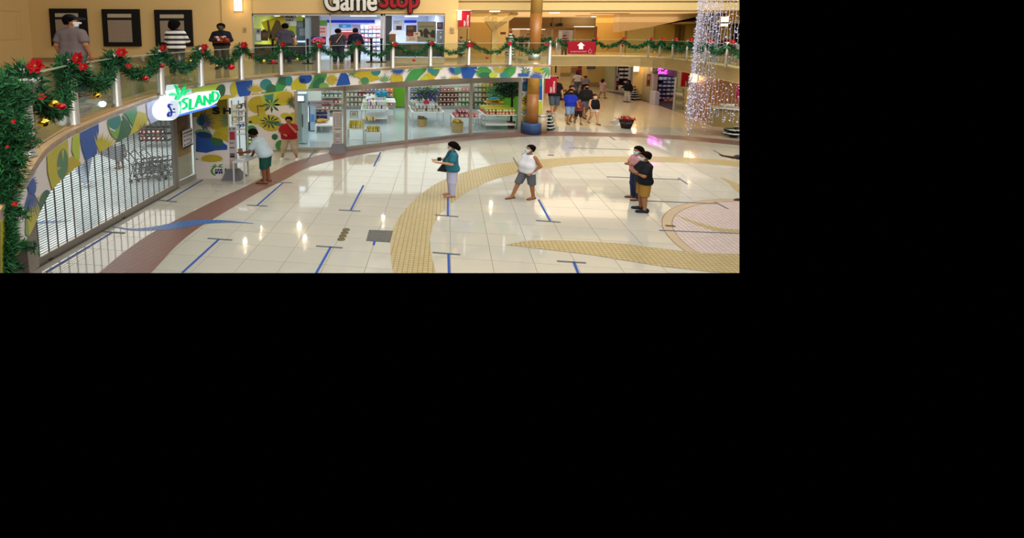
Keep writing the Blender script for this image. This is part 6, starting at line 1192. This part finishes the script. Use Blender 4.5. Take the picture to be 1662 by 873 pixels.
SKIN = dict(l='c08f6e', m='9c6a4a', d='7a4c34', k='5a3828')
def stripes(c1, c2, per, ph=0):
    m = bpy.data.materials.new('striped_cloth'); m.use_nodes = True; nt = m.node_tree; b = nt.nodes['Principled BSDF']; tc = nt.nodes.new('ShaderNodeTexCoord'); sx = nt.nodes.new('ShaderNodeSeparateXYZ'); ma = nt.nodes.new('ShaderNodeMath'); ma.operation = 'MULTIPLY_ADD'; ma.inputs[1].default_value = 1/per; ma.inputs[2].default_value = ph
    fr = nt.nodes.new('ShaderNodeMath'); fr.operation = 'FRACT'; g = nt.nodes.new('ShaderNodeMath'); g.operation = 'GREATER_THAN'; g.inputs[1].default_value = .55; mx = nt.nodes.new('ShaderNodeMix'); mx.data_type = 'RGBA'; mx.inputs[6].default_value = (*c1, 1); mx.inputs[7].default_value = (*c2, 1)
    nt.links.new(tc.outputs['Object'], sx.inputs[0]); nt.links.new(sx.outputs[2], ma.inputs[0]); nt.links.new(ma.outputs[0], fr.inputs[0]); nt.links.new(fr.outputs[0], g.inputs[0]); nt.links.new(g.outputs[0], mx.inputs[0]); nt.links.new(mx.outputs[2], b.inputs['Base Color']); b.inputs['Roughness'].default_value = .8; return m
def person(label, px, py, head, rz, zf=0, Y=None, arms=('down', 'down'), legs='stand', skin='m', top='tee', tcol='808080', bot='shorts', bcol='505050', shoe='2a2422', hair='short', hcol='14100e', mask=None, fat=0, lean=0, hyaw=0, hpitch=0, res=.016, cap=None, wide=1.0, grp=None, sleeve=None, shoe_kind='sandal', tmat=None, hem=None):
    p = at(px, py, zf) if Y is None else Vector((dep(px, py, Y).x, Y, zf)); H = dep(px, head, p.y).z-zf; sc = H/1.76
    cl, sl_ = math.cos(R(lean)), math.sin(R(lean))
    def L_(q):  # lean the upper body about the hips
        y, z = q[1], q[2]-.95; return np.array((q[0], y*cl+z*sl_, -y*sl_+z*cl+.95))
    B = []   # (a,b,ra,rb,sy,k)
    f = fat
    by = .012+f*.45
    tor = []
    for sg in (-1, 1):
        tor += [(L_((.072*sg,0,1.33)), L_((.066*sg,by,1.1)), .105+f*.3, .105+f*.85, .88, .05), (L_((.066*sg,by,1.1)), (.07*sg,by*.3,.95), .105+f*.85, .112+f*.6, .9, .05)]
    hips = [((-.07,-.0,.93), (.07,-.0,.93), .116+f*.5, .116+f*.5, .95, .04)]
    sho = [(L_((-.13,-.01,1.385)), L_((.13,-.01,1.385)), .062, .062, 1, .04), (L_((-.03,-.01,1.45)), L_((-.14,-.01,1.40)), .045, .045, 1, .04), (L_((.03,-.01,1.45)), L_((.14,-.01,1.40)), .045, .045, 1, .04)]
    nk = [(L_((0,-.01,1.42)), L_((0,.01,1.53)), .055, .05, 1)]
    A_ = []
    for sgn, an in ((1, arms[0]), (-1, arms[1])):
        e, w_ = ARM[an]
        if an == 'cross': e = (.23+f*.6, .07+f*.9, 1.13); w_ = (-.06, .135+f*1.2, 1.155+.02*sgn)
        free = an in ('table', 'hang'); s0 = L_((.172*sgn,-.01,1.385)); e = np.array((e[0]*sgn, e[1], e[2])); w_ = np.array((w_[0]*sgn, w_[1], w_[2]))
        if not free: e, w_ = L_(e), L_(w_)
        A_.append((s0, e, w_))
    LG_ = []
    (k1, a1), (k2, a2) = LEG[legs]
    for sgn, kk, aa in ((1, k1, a1), (-1, k2, a2)): LG_.append((np.array((.09*sgn, 0, .9)), np.array(kk), np.array(aa)))
    # head frame
    hc = L_((0,.015,1.62)); cy, sy_ = math.cos(R(hyaw)), math.sin(R(hyaw)); pt = R(lean*.6+hpitch); cpx, spx = math.cos(pt), math.sin(pt)
    Rz_ = np.array([[cy,-sy_,0],[sy_,cy,0],[0,0,1]]); Rx_ = np.array([[1,0,0],[0,cpx,spx],[0,-spx,cpx]]); RH = Rz_ @ Rx_
    HS = 1.13
    HH = lambda x, y, z: hc+RH @ (np.array((x, y, z))*HS)
    head_p = [(HH(0,-.015,.045), HH(0,.0,.01), .083, .078, 1, .02), (HH(0,.012,-.045), HH(0,.035,-.062), .062, .042, 1, .03), (HH(0,.088,.005), HH(0,.1,-.02), .009, .015, 1, .015), (HH(.078,-.01,-.0), HH(.08,-.012,-.02), .016, .012, 1, .008), (HH(-.078,-.01,0), HH(-.08,-.012,-.02), .016, .012, 1, .008), (HH(-.03,.072,.03), HH(.03,.072,.03), .014, .014, 1, .015), (HH(-.018,.078,-.055), HH(.018,.078,-.055), .009, .009, 1, .01)]
    head_p = [(q[0], q[1], q[2]*HS, q[3]*HS, q[4], q[5]) for q in head_p]
    pts = [hc, (0,0,0)]+[q for a in A_ for q in a]+[q for a in LG_ for q in a]; P_ = np.array([np.array(q, float) for q in pts]); lo = P_.min(0)-(.24+f, .26+f, .05); hi = P_.max(0)+(.24+f, .28+f, .2); lo[2] = -.02
    def build(prims, name, m_, parent, cuts=(), infl=0, hres=res):
        F_ = Field(lo, hi, hres)
        for q in prims: F_.cone(q[0], q[1], q[2]+infl, q[3]+infl, q[4] if len(q) > 4 else 1, q[5] if len(q) > 5 else .03)
        for nrm, off in cuts: F_.cut(nrm, off)
        co, fc = F_.mesh()
        if not len(fc): return None
        co = co*np.array((1.38*wide, 1.38*wide, 1))*sc; o = mk(name, co, fc, m_, parent); return o
    body = tor+hips+sho+nk+head_p
    for s0, e, w_ in A_:
        body += [(s0, e, .048+f*.2, .04+f*.12, 1, .03), (e, w_, .04+f*.1, .027, 1, .015)]
        d = (w_-e); d /= np.linalg.norm(d); sd = np.cross(d, (0, 1, 0) if abs(d[1]) < .8 else (0, 0, 1)); sd /= np.linalg.norm(sd); pn_ = np.cross(sd, d); pc = w_+d*.05
        body += [(w_, pc, .026, .03, 1, .012)]
        for i, (o_, ln) in enumerate(((-.03,.07),(-.01,.082),(.01,.076),(.03,.06))): r0 = pc+d*.015+sd*o_; r1 = r0+d*ln*.55+pn_*.008; r2 = r1+d*ln*.4+pn_*.03; body += [(r0, r1, .0115, .011, 1, .006), (r1, r2, .011, .009, 1, .004)]
        t0 = w_+sd*.026+d*.01; t1 = t0+sd*.03+d*.03; body += [(t0, t1, .014, .012, 1, .008), (t1, t1+d*.03+pn_*.01, .012, .01, 1, .004)]
    feet = []
    for h0, k_, an in LG_:
        body += [(h0, k_, .088+f*.35, .058+f*.15, 1, .04), (k_, an, .056+f*.12, .036, 1, .02)]; fz = max(0, an[2]-.09)
        ft = [(an+np.array((0,-.03,-.045)), an+np.array((.012*np.sign(an[0]),.15,-.058)), .04, .03, 1, .02)]; feet += ft; body += [(an, an+np.array((0,-.01,-.04)), .036, .04, 1, .02)]+ft
    base = build(body, 'person', hx(SKIN[skin], rough=.6), None, [((0,0,1), .004)]); base.location = p; base.rotation_euler.z = R(rz); tag(base, label, 'person', grp)
    cm = tmat or hx(tcol, rough=.8)
    if top:
        sl2 = {'tee': .62, 'tank': 0, 'long': 1, 'dress': .45}[top] if sleeve is None else sleeve; pr = list(tor)+[(h[0], h[1], h[2]+.008, h[3]+.008, h[4], .04) for h in hips]; pr += list(sho) if sl2 else [(L_((-.095,-.01,1.39)), L_((.095,-.01,1.39)), .062, .062, 1)]
        for s0, e, w_ in A_:
            if sl2 == 1: pr += [(s0, e, .052+f*.2, .045+f*.12, 1, .03), (e, e+(w_-e)*.95, .045+f*.1, .034, 1, .02)]
            elif sl2: pr += [(s0, s0+(e-s0)*sl2, .054+f*.2, .056+f*.2, 1, .03)]
        hz = hem or .9
        cuts = [((0,0,1), hz)]
        if top == 'dress': pr += [((0,0,.98), (0,0,.66), .13, .2, .9, .06)]; cuts = [((0,0,1), hem or .62)]
        build(pr, 'shirt' if top != 'dress' else 'dress', cm, base, cuts, .017)
    if bot:
        wz = (hem or .9)+.04 if top else 1.0; pr = list(tor)+[hips[0]]; bm_ = hx(bcol, rough=.8)
        if bot == 'skirt': pr += [((0,0,.95), (0,0,.6), .12, .2, .9, .06)]; build(pr, 'skirt', bm_, base, [((0,0,1), .52), ((0,0,-1), -wz)], .006)
        else:
            for h0, k_, an in LG_:
                r0 = .088+f*.35; pr += [(h0, k_, r0+.004, .078+f*.25, 1, .03)]
                if bot == 'pants': pr += [(k_, an+np.array((0,0,-.02)), .076+f*.25, .055, 1, .03)]
                if bot == 'capri': pr += [(k_, k_+(an-k_)*.55, .074+f*.22, .06, 1, .03)]
            cz_ = {'pants': .05, 'capri': .27, 'shorts': .49, 'mini': .72}[bot]; build(pr, {'pants': 'trousers', 'capri': 'trousers', 'shorts': 'shorts', 'mini': 'shorts'}[bot], bm_, base, [((0,0,1), cz_), ((0,0,-1), -wz)], .007)
    if shoe_kind == 'sneaker': build(feet+[(q[0], q[0]+np.array((0,-.005,.04)), .036, .036) for q in feet], 'shoes', hx(shoe, rough=.5), base, [((0,0,1), .0)], .012); 
    else:
        prs = [(q[0]+np.array((0,-.01,-.028)), q[1]+np.array((0,.02,-.015)), .047, .04, 1, .02) for q in feet]; build(prs, 'sandals', hx(shoe, rough=.6), base, [((0,0,1), -.0), ((0,0,-1), -.024)] if LG_[0][2][2] < .095 and LG_[1][2][2] < .095 else [((0,0,1), 0), ((0,0,-1), -.05)], 0, min(res, .012))
    hb = [(HH(0,-.02,.052), HH(0,-.012,.0), .092, .09, 1, .02)]; hm = mat('hair_'+hcol, tuple(c*.5 for c in srgb(hcol)), .95, var=.2, scale=40); hm.node_tree.nodes['Principled BSDF'].inputs['Specular IOR Level'].default_value = .08
    front = RH @ np.array((0,-1,.9)); front = front/np.linalg.norm(front); up_ = RH @ np.array((0,0,1.))
    if hair:
        cut_ = [(front, float(front @ HH(0,.045,.045))), (up_, float(up_ @ HH(0,0,-.05)))]
        if hair == 'long': hb += [(HH(0,-.05,0), HH(0,-.085,-.2), .085, .06, 1, .04), (HH(-.06,-.04,0), HH(-.07,-.05,-.16), .04, .03, 1, .03), (HH(.06,-.04,0), HH(.07,-.05,-.16), .04, .03, 1, .03)]; cut_ = [(front, float(front @ HH(0,.045,.045)))]
        if hair == 'bob': hb += [(HH(0,-.05,.02), HH(0,-.08,-.06), .095, .085, 1, .04), (HH(-.05,-.02,0), HH(-.06,-.03,-.07), .05, .05, 1, .03), (HH(.05,-.02,0), HH(.06,-.03,-.07), .05, .05, 1, .03)]; cut_ = [(front, float(front @ HH(0,.045,.045)))]
        if hair == 'curly': hb = [(HH(0,-.03,.06), HH(0,-.03,-.01), .115, .12, 1, .03)]; cut_ = [(front, float(front @ HH(0,.05,.04)))]
        hb = [(q[0], q[1], q[2]*HS, q[3]*HS, q[4], q[5]) for q in hb]
        ho = build(hb, 'hair', hm, base, cut_, .004, min(res, .014))
        if ho and res < .018:
            n_ = len(ho.data.vertices); c_ = np.empty(n_*3, np.float32); ho.data.vertices.foreach_get('co', c_); c_ += (np.random.rand(n_*3)-.5).astype(np.float32)*.011; ho.data.vertices.foreach_set('co', c_)
    if cap: build([(HH(0,-.015,.06), HH(0,-.01,.03), .095, .095, 1, .02), (HH(0,.09,.045), HH(0,.14,.04), .05, .04, 1, .02)], 'cap', hx(cap), base, [(up_, float(up_ @ HH(0,0,.035)))], .006, min(res, .014))
    if mask:
        fwd_ = RH @ np.array((0,1.,0)); build([head_p[0], head_p[1], head_p[2]], 'face_mask', hx(mask, rough=.8), base, [(fwd_, float(fwd_ @ HH(0,.025,0))), (-up_, -float(up_ @ HH(0,0,-.0))), (up_, float(up_ @ HH(0,0,-.1)))], .012, min(res, .012))
    if res < .015:
        q = MB()
        for sx in (-.032, .032): c = HH(sx, .076, .012)*np.array((1.38*wide, 1.38*wide, 1))*sc; q.ball(tuple(c), .014, .012, .009, 8)
        q.build('eyes', BLACK, base, True)
    return base, p, sc
BANDS = stripes(srgb('d8d2cc'), srgb('18161c'), .155, .28)
pp = person('woman in a teal shirt and pale trousers looking at her hands on the yellow arc', 733, 318, 231, 90, arms=('front','front'), skin='l', tcol='2c6a7c', bot='pants', bcol='b9bbd6', hair='bob', hcol='15100f', mask='c9ccd2', fat=.07, shoe='9a7464', hpitch=12, res=.0125, hem=.86, wide=1.0, legs='close')
# bag and strap
p = pp[1]; t = thing('handbag', 'small black handbag hanging before the woman in the teal shirt', 'bag', dep(718, 276, p.y-.15)); m = MB(); m.add([(-.16,-.05,-.02),(.12,-.05,-.06),(.12,.05,-.06),(-.16,.05,-.02),(0,-.03,.2),(.12,-.03,.2),(.12,.03,.2),(0,.03,.2)], [(3,2,1,0),(4,5,6,7),(0,1,5,4),(1,2,6,5),(2,3,7,6),(3,0,4,7)]); m.build('bag_body', BLACK, t); m = MB(); q = t.location; a0, a1 = dep(719,262,p.y-.1)-q, dep(733,243,p.y-.33)-q; m.tube([a0, a1.lerp(a0,.5)+Vector((-.0,-.05,0)), a1], .014, 5); m.build('strap', BLACK, t)
person('man in a white sleeveless shirt and grey shorts with a blue mask, looking up', 855, 321, 236, 118, arms=('pocket','pocket'), legs='step', skin='m', top='tank', tcol='dcdce2', bcol='5c5f66', hcol='16110f', mask='bcd3e3', fat=.045, hyaw=-8, hpitch=-16, res=.0125, shoe='5c4434', hem=.86, wide=1.0, lean=-4)
person('dark haired woman in a pink shirt with folded arms beside the man in black', 1031, 322.5, 238, 92, arms=('cross','cross'), skin='m', tcol='c58f96', bot='pants', bcol='2a3454', hair='long', mask='b9d6e0', res=.013, shoe='1e1c20', fat=.01, hyaw=8)
person('man in a black tee shirt and tan shorts with folded arms, black sneakers', 1042, 342, 247, 82, arms=('cross','cross'), skin='m', tcol='15161c', bcol='9a7434', hcol='14110f', mask='c9d3dc', fat=.04, res=.0125, shoe='1c1e28', shoe_kind='sneaker', wide=1.0, hem=.84)
person('man in a pale grey tee shirt and dark green shorts bent over the entrance table', 432, 296, 207.5, 78, arms=('hang','table'), skin='d', tcol='a9b9c2', bcol='16463c', hcol='15110f', mask='1c2440', lean=24, hpitch=14, res=.0125, shoe='4a342a', fat=.03, hem=.86)
person('man in a red shirt and khaki trousers with one hand at his face', 470, 259, 190, 176, arms=('belly','face'), skin='m', tcol='8c1418', bot='capri', bcol='a08f74', hcol='14110f', fat=.055, res=.0135, shoe='d9d9dc', shoe_kind='sneaker', legs='wide', hem=.88)
# walking group
person('man in a bright blue shirt and pale blue shorts walking toward the view', 924, 200, 145, 176, arms=('down','swingf'), legs='walk', skin='m', tcol='1a2fa8', bcol='7c93b4', hcol='2a1c18', mask='14161c', fat=.03, res=.016, shoe='5a4a3c', wide=.92)
person('child in dark shorts walking between the blue shirt man and the black top woman', 938, 200.5, 160, 170, arms=('down','down'), legs='walk2', skin='m', tcol='6a3436', bcol='1e1a20', hcol='3a2a22', res=.018, shoe='2a2426')
person('woman in a black sleeveless top and white shorts walking toward the view', 963, 201, 153, 186, arms=('swingf','down'), legs='walk2', skin='l', top='tank', tcol='100f14', bot='mini', bcol='c0b5a6', hcol='4a2a20', mask='cfc4bc', fat=.03, res=.016, shoe='3a2420')
person('person in a black printed hoodie walking behind the group', 949, 191, 137, 182, arms=('down','down'), legs='walk', skin='m', top='long', tcol='141216', bcol='4f535c', hcol='14100f', mask='17181c', fat=.04, res=.017, wide=.95)
person('person in a black shirt half hidden behind the blue shirt man', 926, 190, 139, 178, skin='m', tcol='161418', bcol='2a2a30', hcol='3a2418', mask='b87a7a', res=.018, legs='walk2')
person('person in black and denim shorts whose upper body is behind the red banner', 899, 173, 124, 180, legs='walk', skin='l', tcol='131318', bcol='4a5668', shoe='cfcfd4', shoe_kind='sneaker', hcol='2a1c16', res=.018, wide=.95, Y=31.2)
person('person in a white shirt and jeans with back to the view', 936, 148, 117, 8, legs='walk', skin='m', tcol='d9d0cf', bot='pants', bcol='5f6a8c', hcol='6a3a30', res=.022, fat=.02, wide=1.1)
person('person in a grey shirt behind the hooded walker', 949, 151, 123, 12, legs='walk2', skin='m', tcol='857f8e', bot='pants', bcol='3a2a44', hcol='7a4a38', res=.022, fat=.04, wide=1.2)
person('far visitor in a dark pink top carrying something pale', 940, 138, 108, 185, skin='m', tcol='7a2448', bot='pants', bcol='6a3a4a', hcol='2a1814', res=.024, fat=.02, arms=('front','front'))
person('girl in a short patterned dress walking by the pale wall', 977, 159.5, 128.5, -60, arms=('swingb','swingf'), legs='walk', skin='m', top='dress', tcol='b3959a', bot=None, hair='long', hcol='4a1c18', res=.02, shoe='7a3a30')
person('person dressed in black with pale trousers standing before the small dark tree', 1018, 165.5, 130, 110, arms=('front','down'), legs='stand', skin='k', top='long', tcol='0f0f12', bot='pants', bcol='b9b6b4', hair='long', hcol='100c0c', res=.018, shoe='1a1414', fat=.03)
# behind the grille
person('shopper in dark blue bending over behind the grille', 196, 273, 222, 70, arms=('hang','hang'), lean=35, skin='m', tmat=stripes(srgb('5a606c'), srgb('8a8f99'), .2), bcol='1c2a5c', hcol='3a241c', res=.02, fat=.02, legs='stand', bot='shorts')
person('shopper in pale jeans behind the grille, upper body hidden by the fascia', 139, 300, 208, 60, skin='l', tcol='9aa9b9', bot='pants', bcol='9fb3c9', legs='walk', res=.022, shoe='d9d9dc', shoe_kind='sneaker')
p = dep(182, 250, at(190,275,0).y); m = MB(); m.add([(-.55,-.1,.05),(.35,-.14,-.28),(.5,.14,-.1),(-.4,.1,.12),(-.1,-.12,.3),(.4,-.12,.36),(.45,.12,.36),(-.05,.12,.32)], [(3,2,1,0),(4,5,6,7),(0,1,5,4),(1,2,6,5),(2,3,7,6),(3,0,4,7)]); tag(m.build('carry_bag', hx('767a80'), loc=p), 'large grey bag beside the bending shopper behind the grille', 'bag')
# upper floor
person('man in a grey tee shirt and dark cap seen from behind at the railing', 122, 130, 25, -8, zf=ZU, Y=11.2, skin='m', tcol='6c5f60', bot='pants', bcol='46566a', hcol='0f0e10', cap='14151a', mask='d9dde0', hyaw=-62, res=.0125, fat=.025, hem=.84, arms=('down','down'))
person('woman with curly hair in a black and white striped sweater from behind', 288, 118, 34.5, 0, zf=ZU, Y=16.4, skin='m', top='long', tmat=BANDS, bot='pants', bcol='4a443f', hair='curly', hcol='16110f', res=.0135, arms=('cross','cross'), hyaw=-25, fat=.015, hem=.84)
pp = person('man in a black jacket carrying a food tray behind the railing', 361, 111.5, 38.5, 182, zf=ZU, skin='k', top='long', tcol='131722', bot='pants', bcol='453e38', hcol='100d0c', mask='3c4c3c', arms=('tray','tray'), res=.0135, fat=.03, wide=1.1, shoe='1c1616', shoe_kind='sneaker')
p = pp[1]; t = thing('food_tray', 'food tray with orange and white food held by the man in black', 'tray', dep(362, 69, p.y-.5)); m = MB(); m.box(-.3,.3,-.12,.14,0,.03); m.build('tray', hx('6a2a1c'), t); m = MB(); rr = random.Random(6)
for k in range(22): m.ball((rr.uniform(-.27,.27), rr.uniform(-.08,.08), .04+rr.uniform(0,.17)*(1 if k > 8 else .5)), .07, .06, .05, 7, k % 3)
m.build('food', [hx('a84a2a'), hx('c9b9b3'), hx('8a3018')], t)['kind'] = 'stuff'
person('customer in a dark grey shirt looking into the left store window', 464, 104, 38.5, 5, zf=ZU, skin='m', tcol='3c3a48', bot='pants', bcol='2a2c34', hcol='0e0c0e', res=.017, fat=.05, wide=1.05)
person('customer in a dark shirt with a tan shoulder strap at the store doorway', 549, 103, 47, -12, zf=ZU, skin='m', tcol='32303a', bot='pants', bcol='2c3040', hcol='0f0d10', res=.018, fat=.05, wide=1.15, arms=('belly','down'))
p = at(549,103,ZU); m = MB(); a, b = dep(545.5, 69, p.y-.22), dep(556, 54, p.y-.2); m.bar(b, a, .16, .03); tag(m.build('shoulder_strap', hx('a98f6a')), 'tan shoulder strap on the customer at the doorway', 'strap')
person('customer in dark clothes with a red cap at the store doorway', 577, 103, 46, -5, zf=ZU, skin='m', top='long', tcol='14142c', bot='pants', bcol='1c1a24', cap='c01c24', hcol='2a1c1c', res=.018, fat=.03)
person('visitor in a dark red top leaning on the far gallery railing', 915, 92, 57, 176, zf=ZU, skin='m', top='long', tcol='4a2024', bot='pants', bcol='7a6a48', hcol='2a1a14', arms=('cross','cross'), res=.02, Y=30.4, fat=.02)
person('store clerk in a pale blue shirt inside the game store', 490, 95, 47, 178, zf=ZU, Y=29.0, skin='m', tcol='b9cfe6', bot='pants', bcol='3a4a6a', hcol='2a2a2a', res=.024, fat=.02)
for x, y0, c, lab in ((833, 58, '7a5a4a', 'brown'), (845, 60, '3a2420', 'dark'), (856, 55, '8a6a7a', 'mauve'), (867, 56, '5a4a5a', 'grey'), (879, 57, '8a2420', 'red')):
    person('distant visitor in %s behind the wooden pillar garland' % lab, x, 90, y0, 170, zf=ZU, Y=36, skin='m', tcol=c, hcol='2a1a16', res=.03)
person('bystander cut off by the right edge of the view, one hand stretched out', 1211, 328, 238, 90, arms=('point','down'), skin='k', tcol='3a3230', res=.016, shoe='1e1a1a')
# phone of the teal shirt woman
m = MB(); m.box(-.06,.06,-.01,.01,-.005,.11); tag(m.build('phone', BLACK, loc=dep(713, 261, at(733,318,0).y-.12)), 'dark phone in the hands of the woman in the teal shirt', 'phone')
# ------------------------------------------------------------------ end of the modelled extent: what the photograph never shows is left unbuilt
def bound(o, nrm, org):
    M = o.matrix_world; cs = [M @ Vector(c) for c in o.bound_box]; ds = [(c-org).dot(nrm) for c in cs]
    if max(ds) <= 0: return 0
    if min(ds) >= 0: return 2
    return 1
def trim():
    bpy.context.view_layer.update(); org = Vector((0, 0, HC)); res_ = []
    def pl(p, q):
        a, b = Vector(ray(*p)), Vector(ray(*q)); return a.cross(b).normalized()
    nr = pl((1200, 0), (1200, 443)); nr = nr if nr.x > 0 else -nr
    nb = pl((0, 443), (1200, 443)); nb = nb if nb.z < 0 else -nb
    dead = []
    for o in list(COL.objects):
        if o.type != 'MESH' or not o.data.polygons: continue
        for nrm in (nr, nb):
            b = bound(o, nrm, org)
            if b == 2: dead.append(o); break
            if b == 1:
                if o.data.users > 1: o.data = o.data.copy()
                Mi = o.matrix_world.inverted(); bm = bmesh.new(); bm.from_mesh(o.data); n_ = (o.matrix_world.to_3x3().transposed() @ nrm).normalized()
                bmesh.ops.bisect_plane(bm, geom=bm.verts[:]+bm.edges[:]+bm.faces[:], plane_co=Mi @ org, plane_no=n_, clear_outer=True); bm.to_mesh(o.data); k = len(bm.faces); bm.free()
                if not k: dead.append(o); break
                bpy.context.view_layer.update()
    dn = set(dead)
    for o in dead:
        for ch in list(o.children):
            if o.name.startswith('person') or o.name.startswith('floor') and ch.name.startswith('tile'): pass
            else: dn.add(ch)
    for o in dn: bpy.data.objects.remove(o)
    ch = True
    while ch:
        ch = False
        for o in list(COL.objects):
            if o.type == 'EMPTY' and not o.children: bpy.data.objects.remove(o); ch = True
trim()
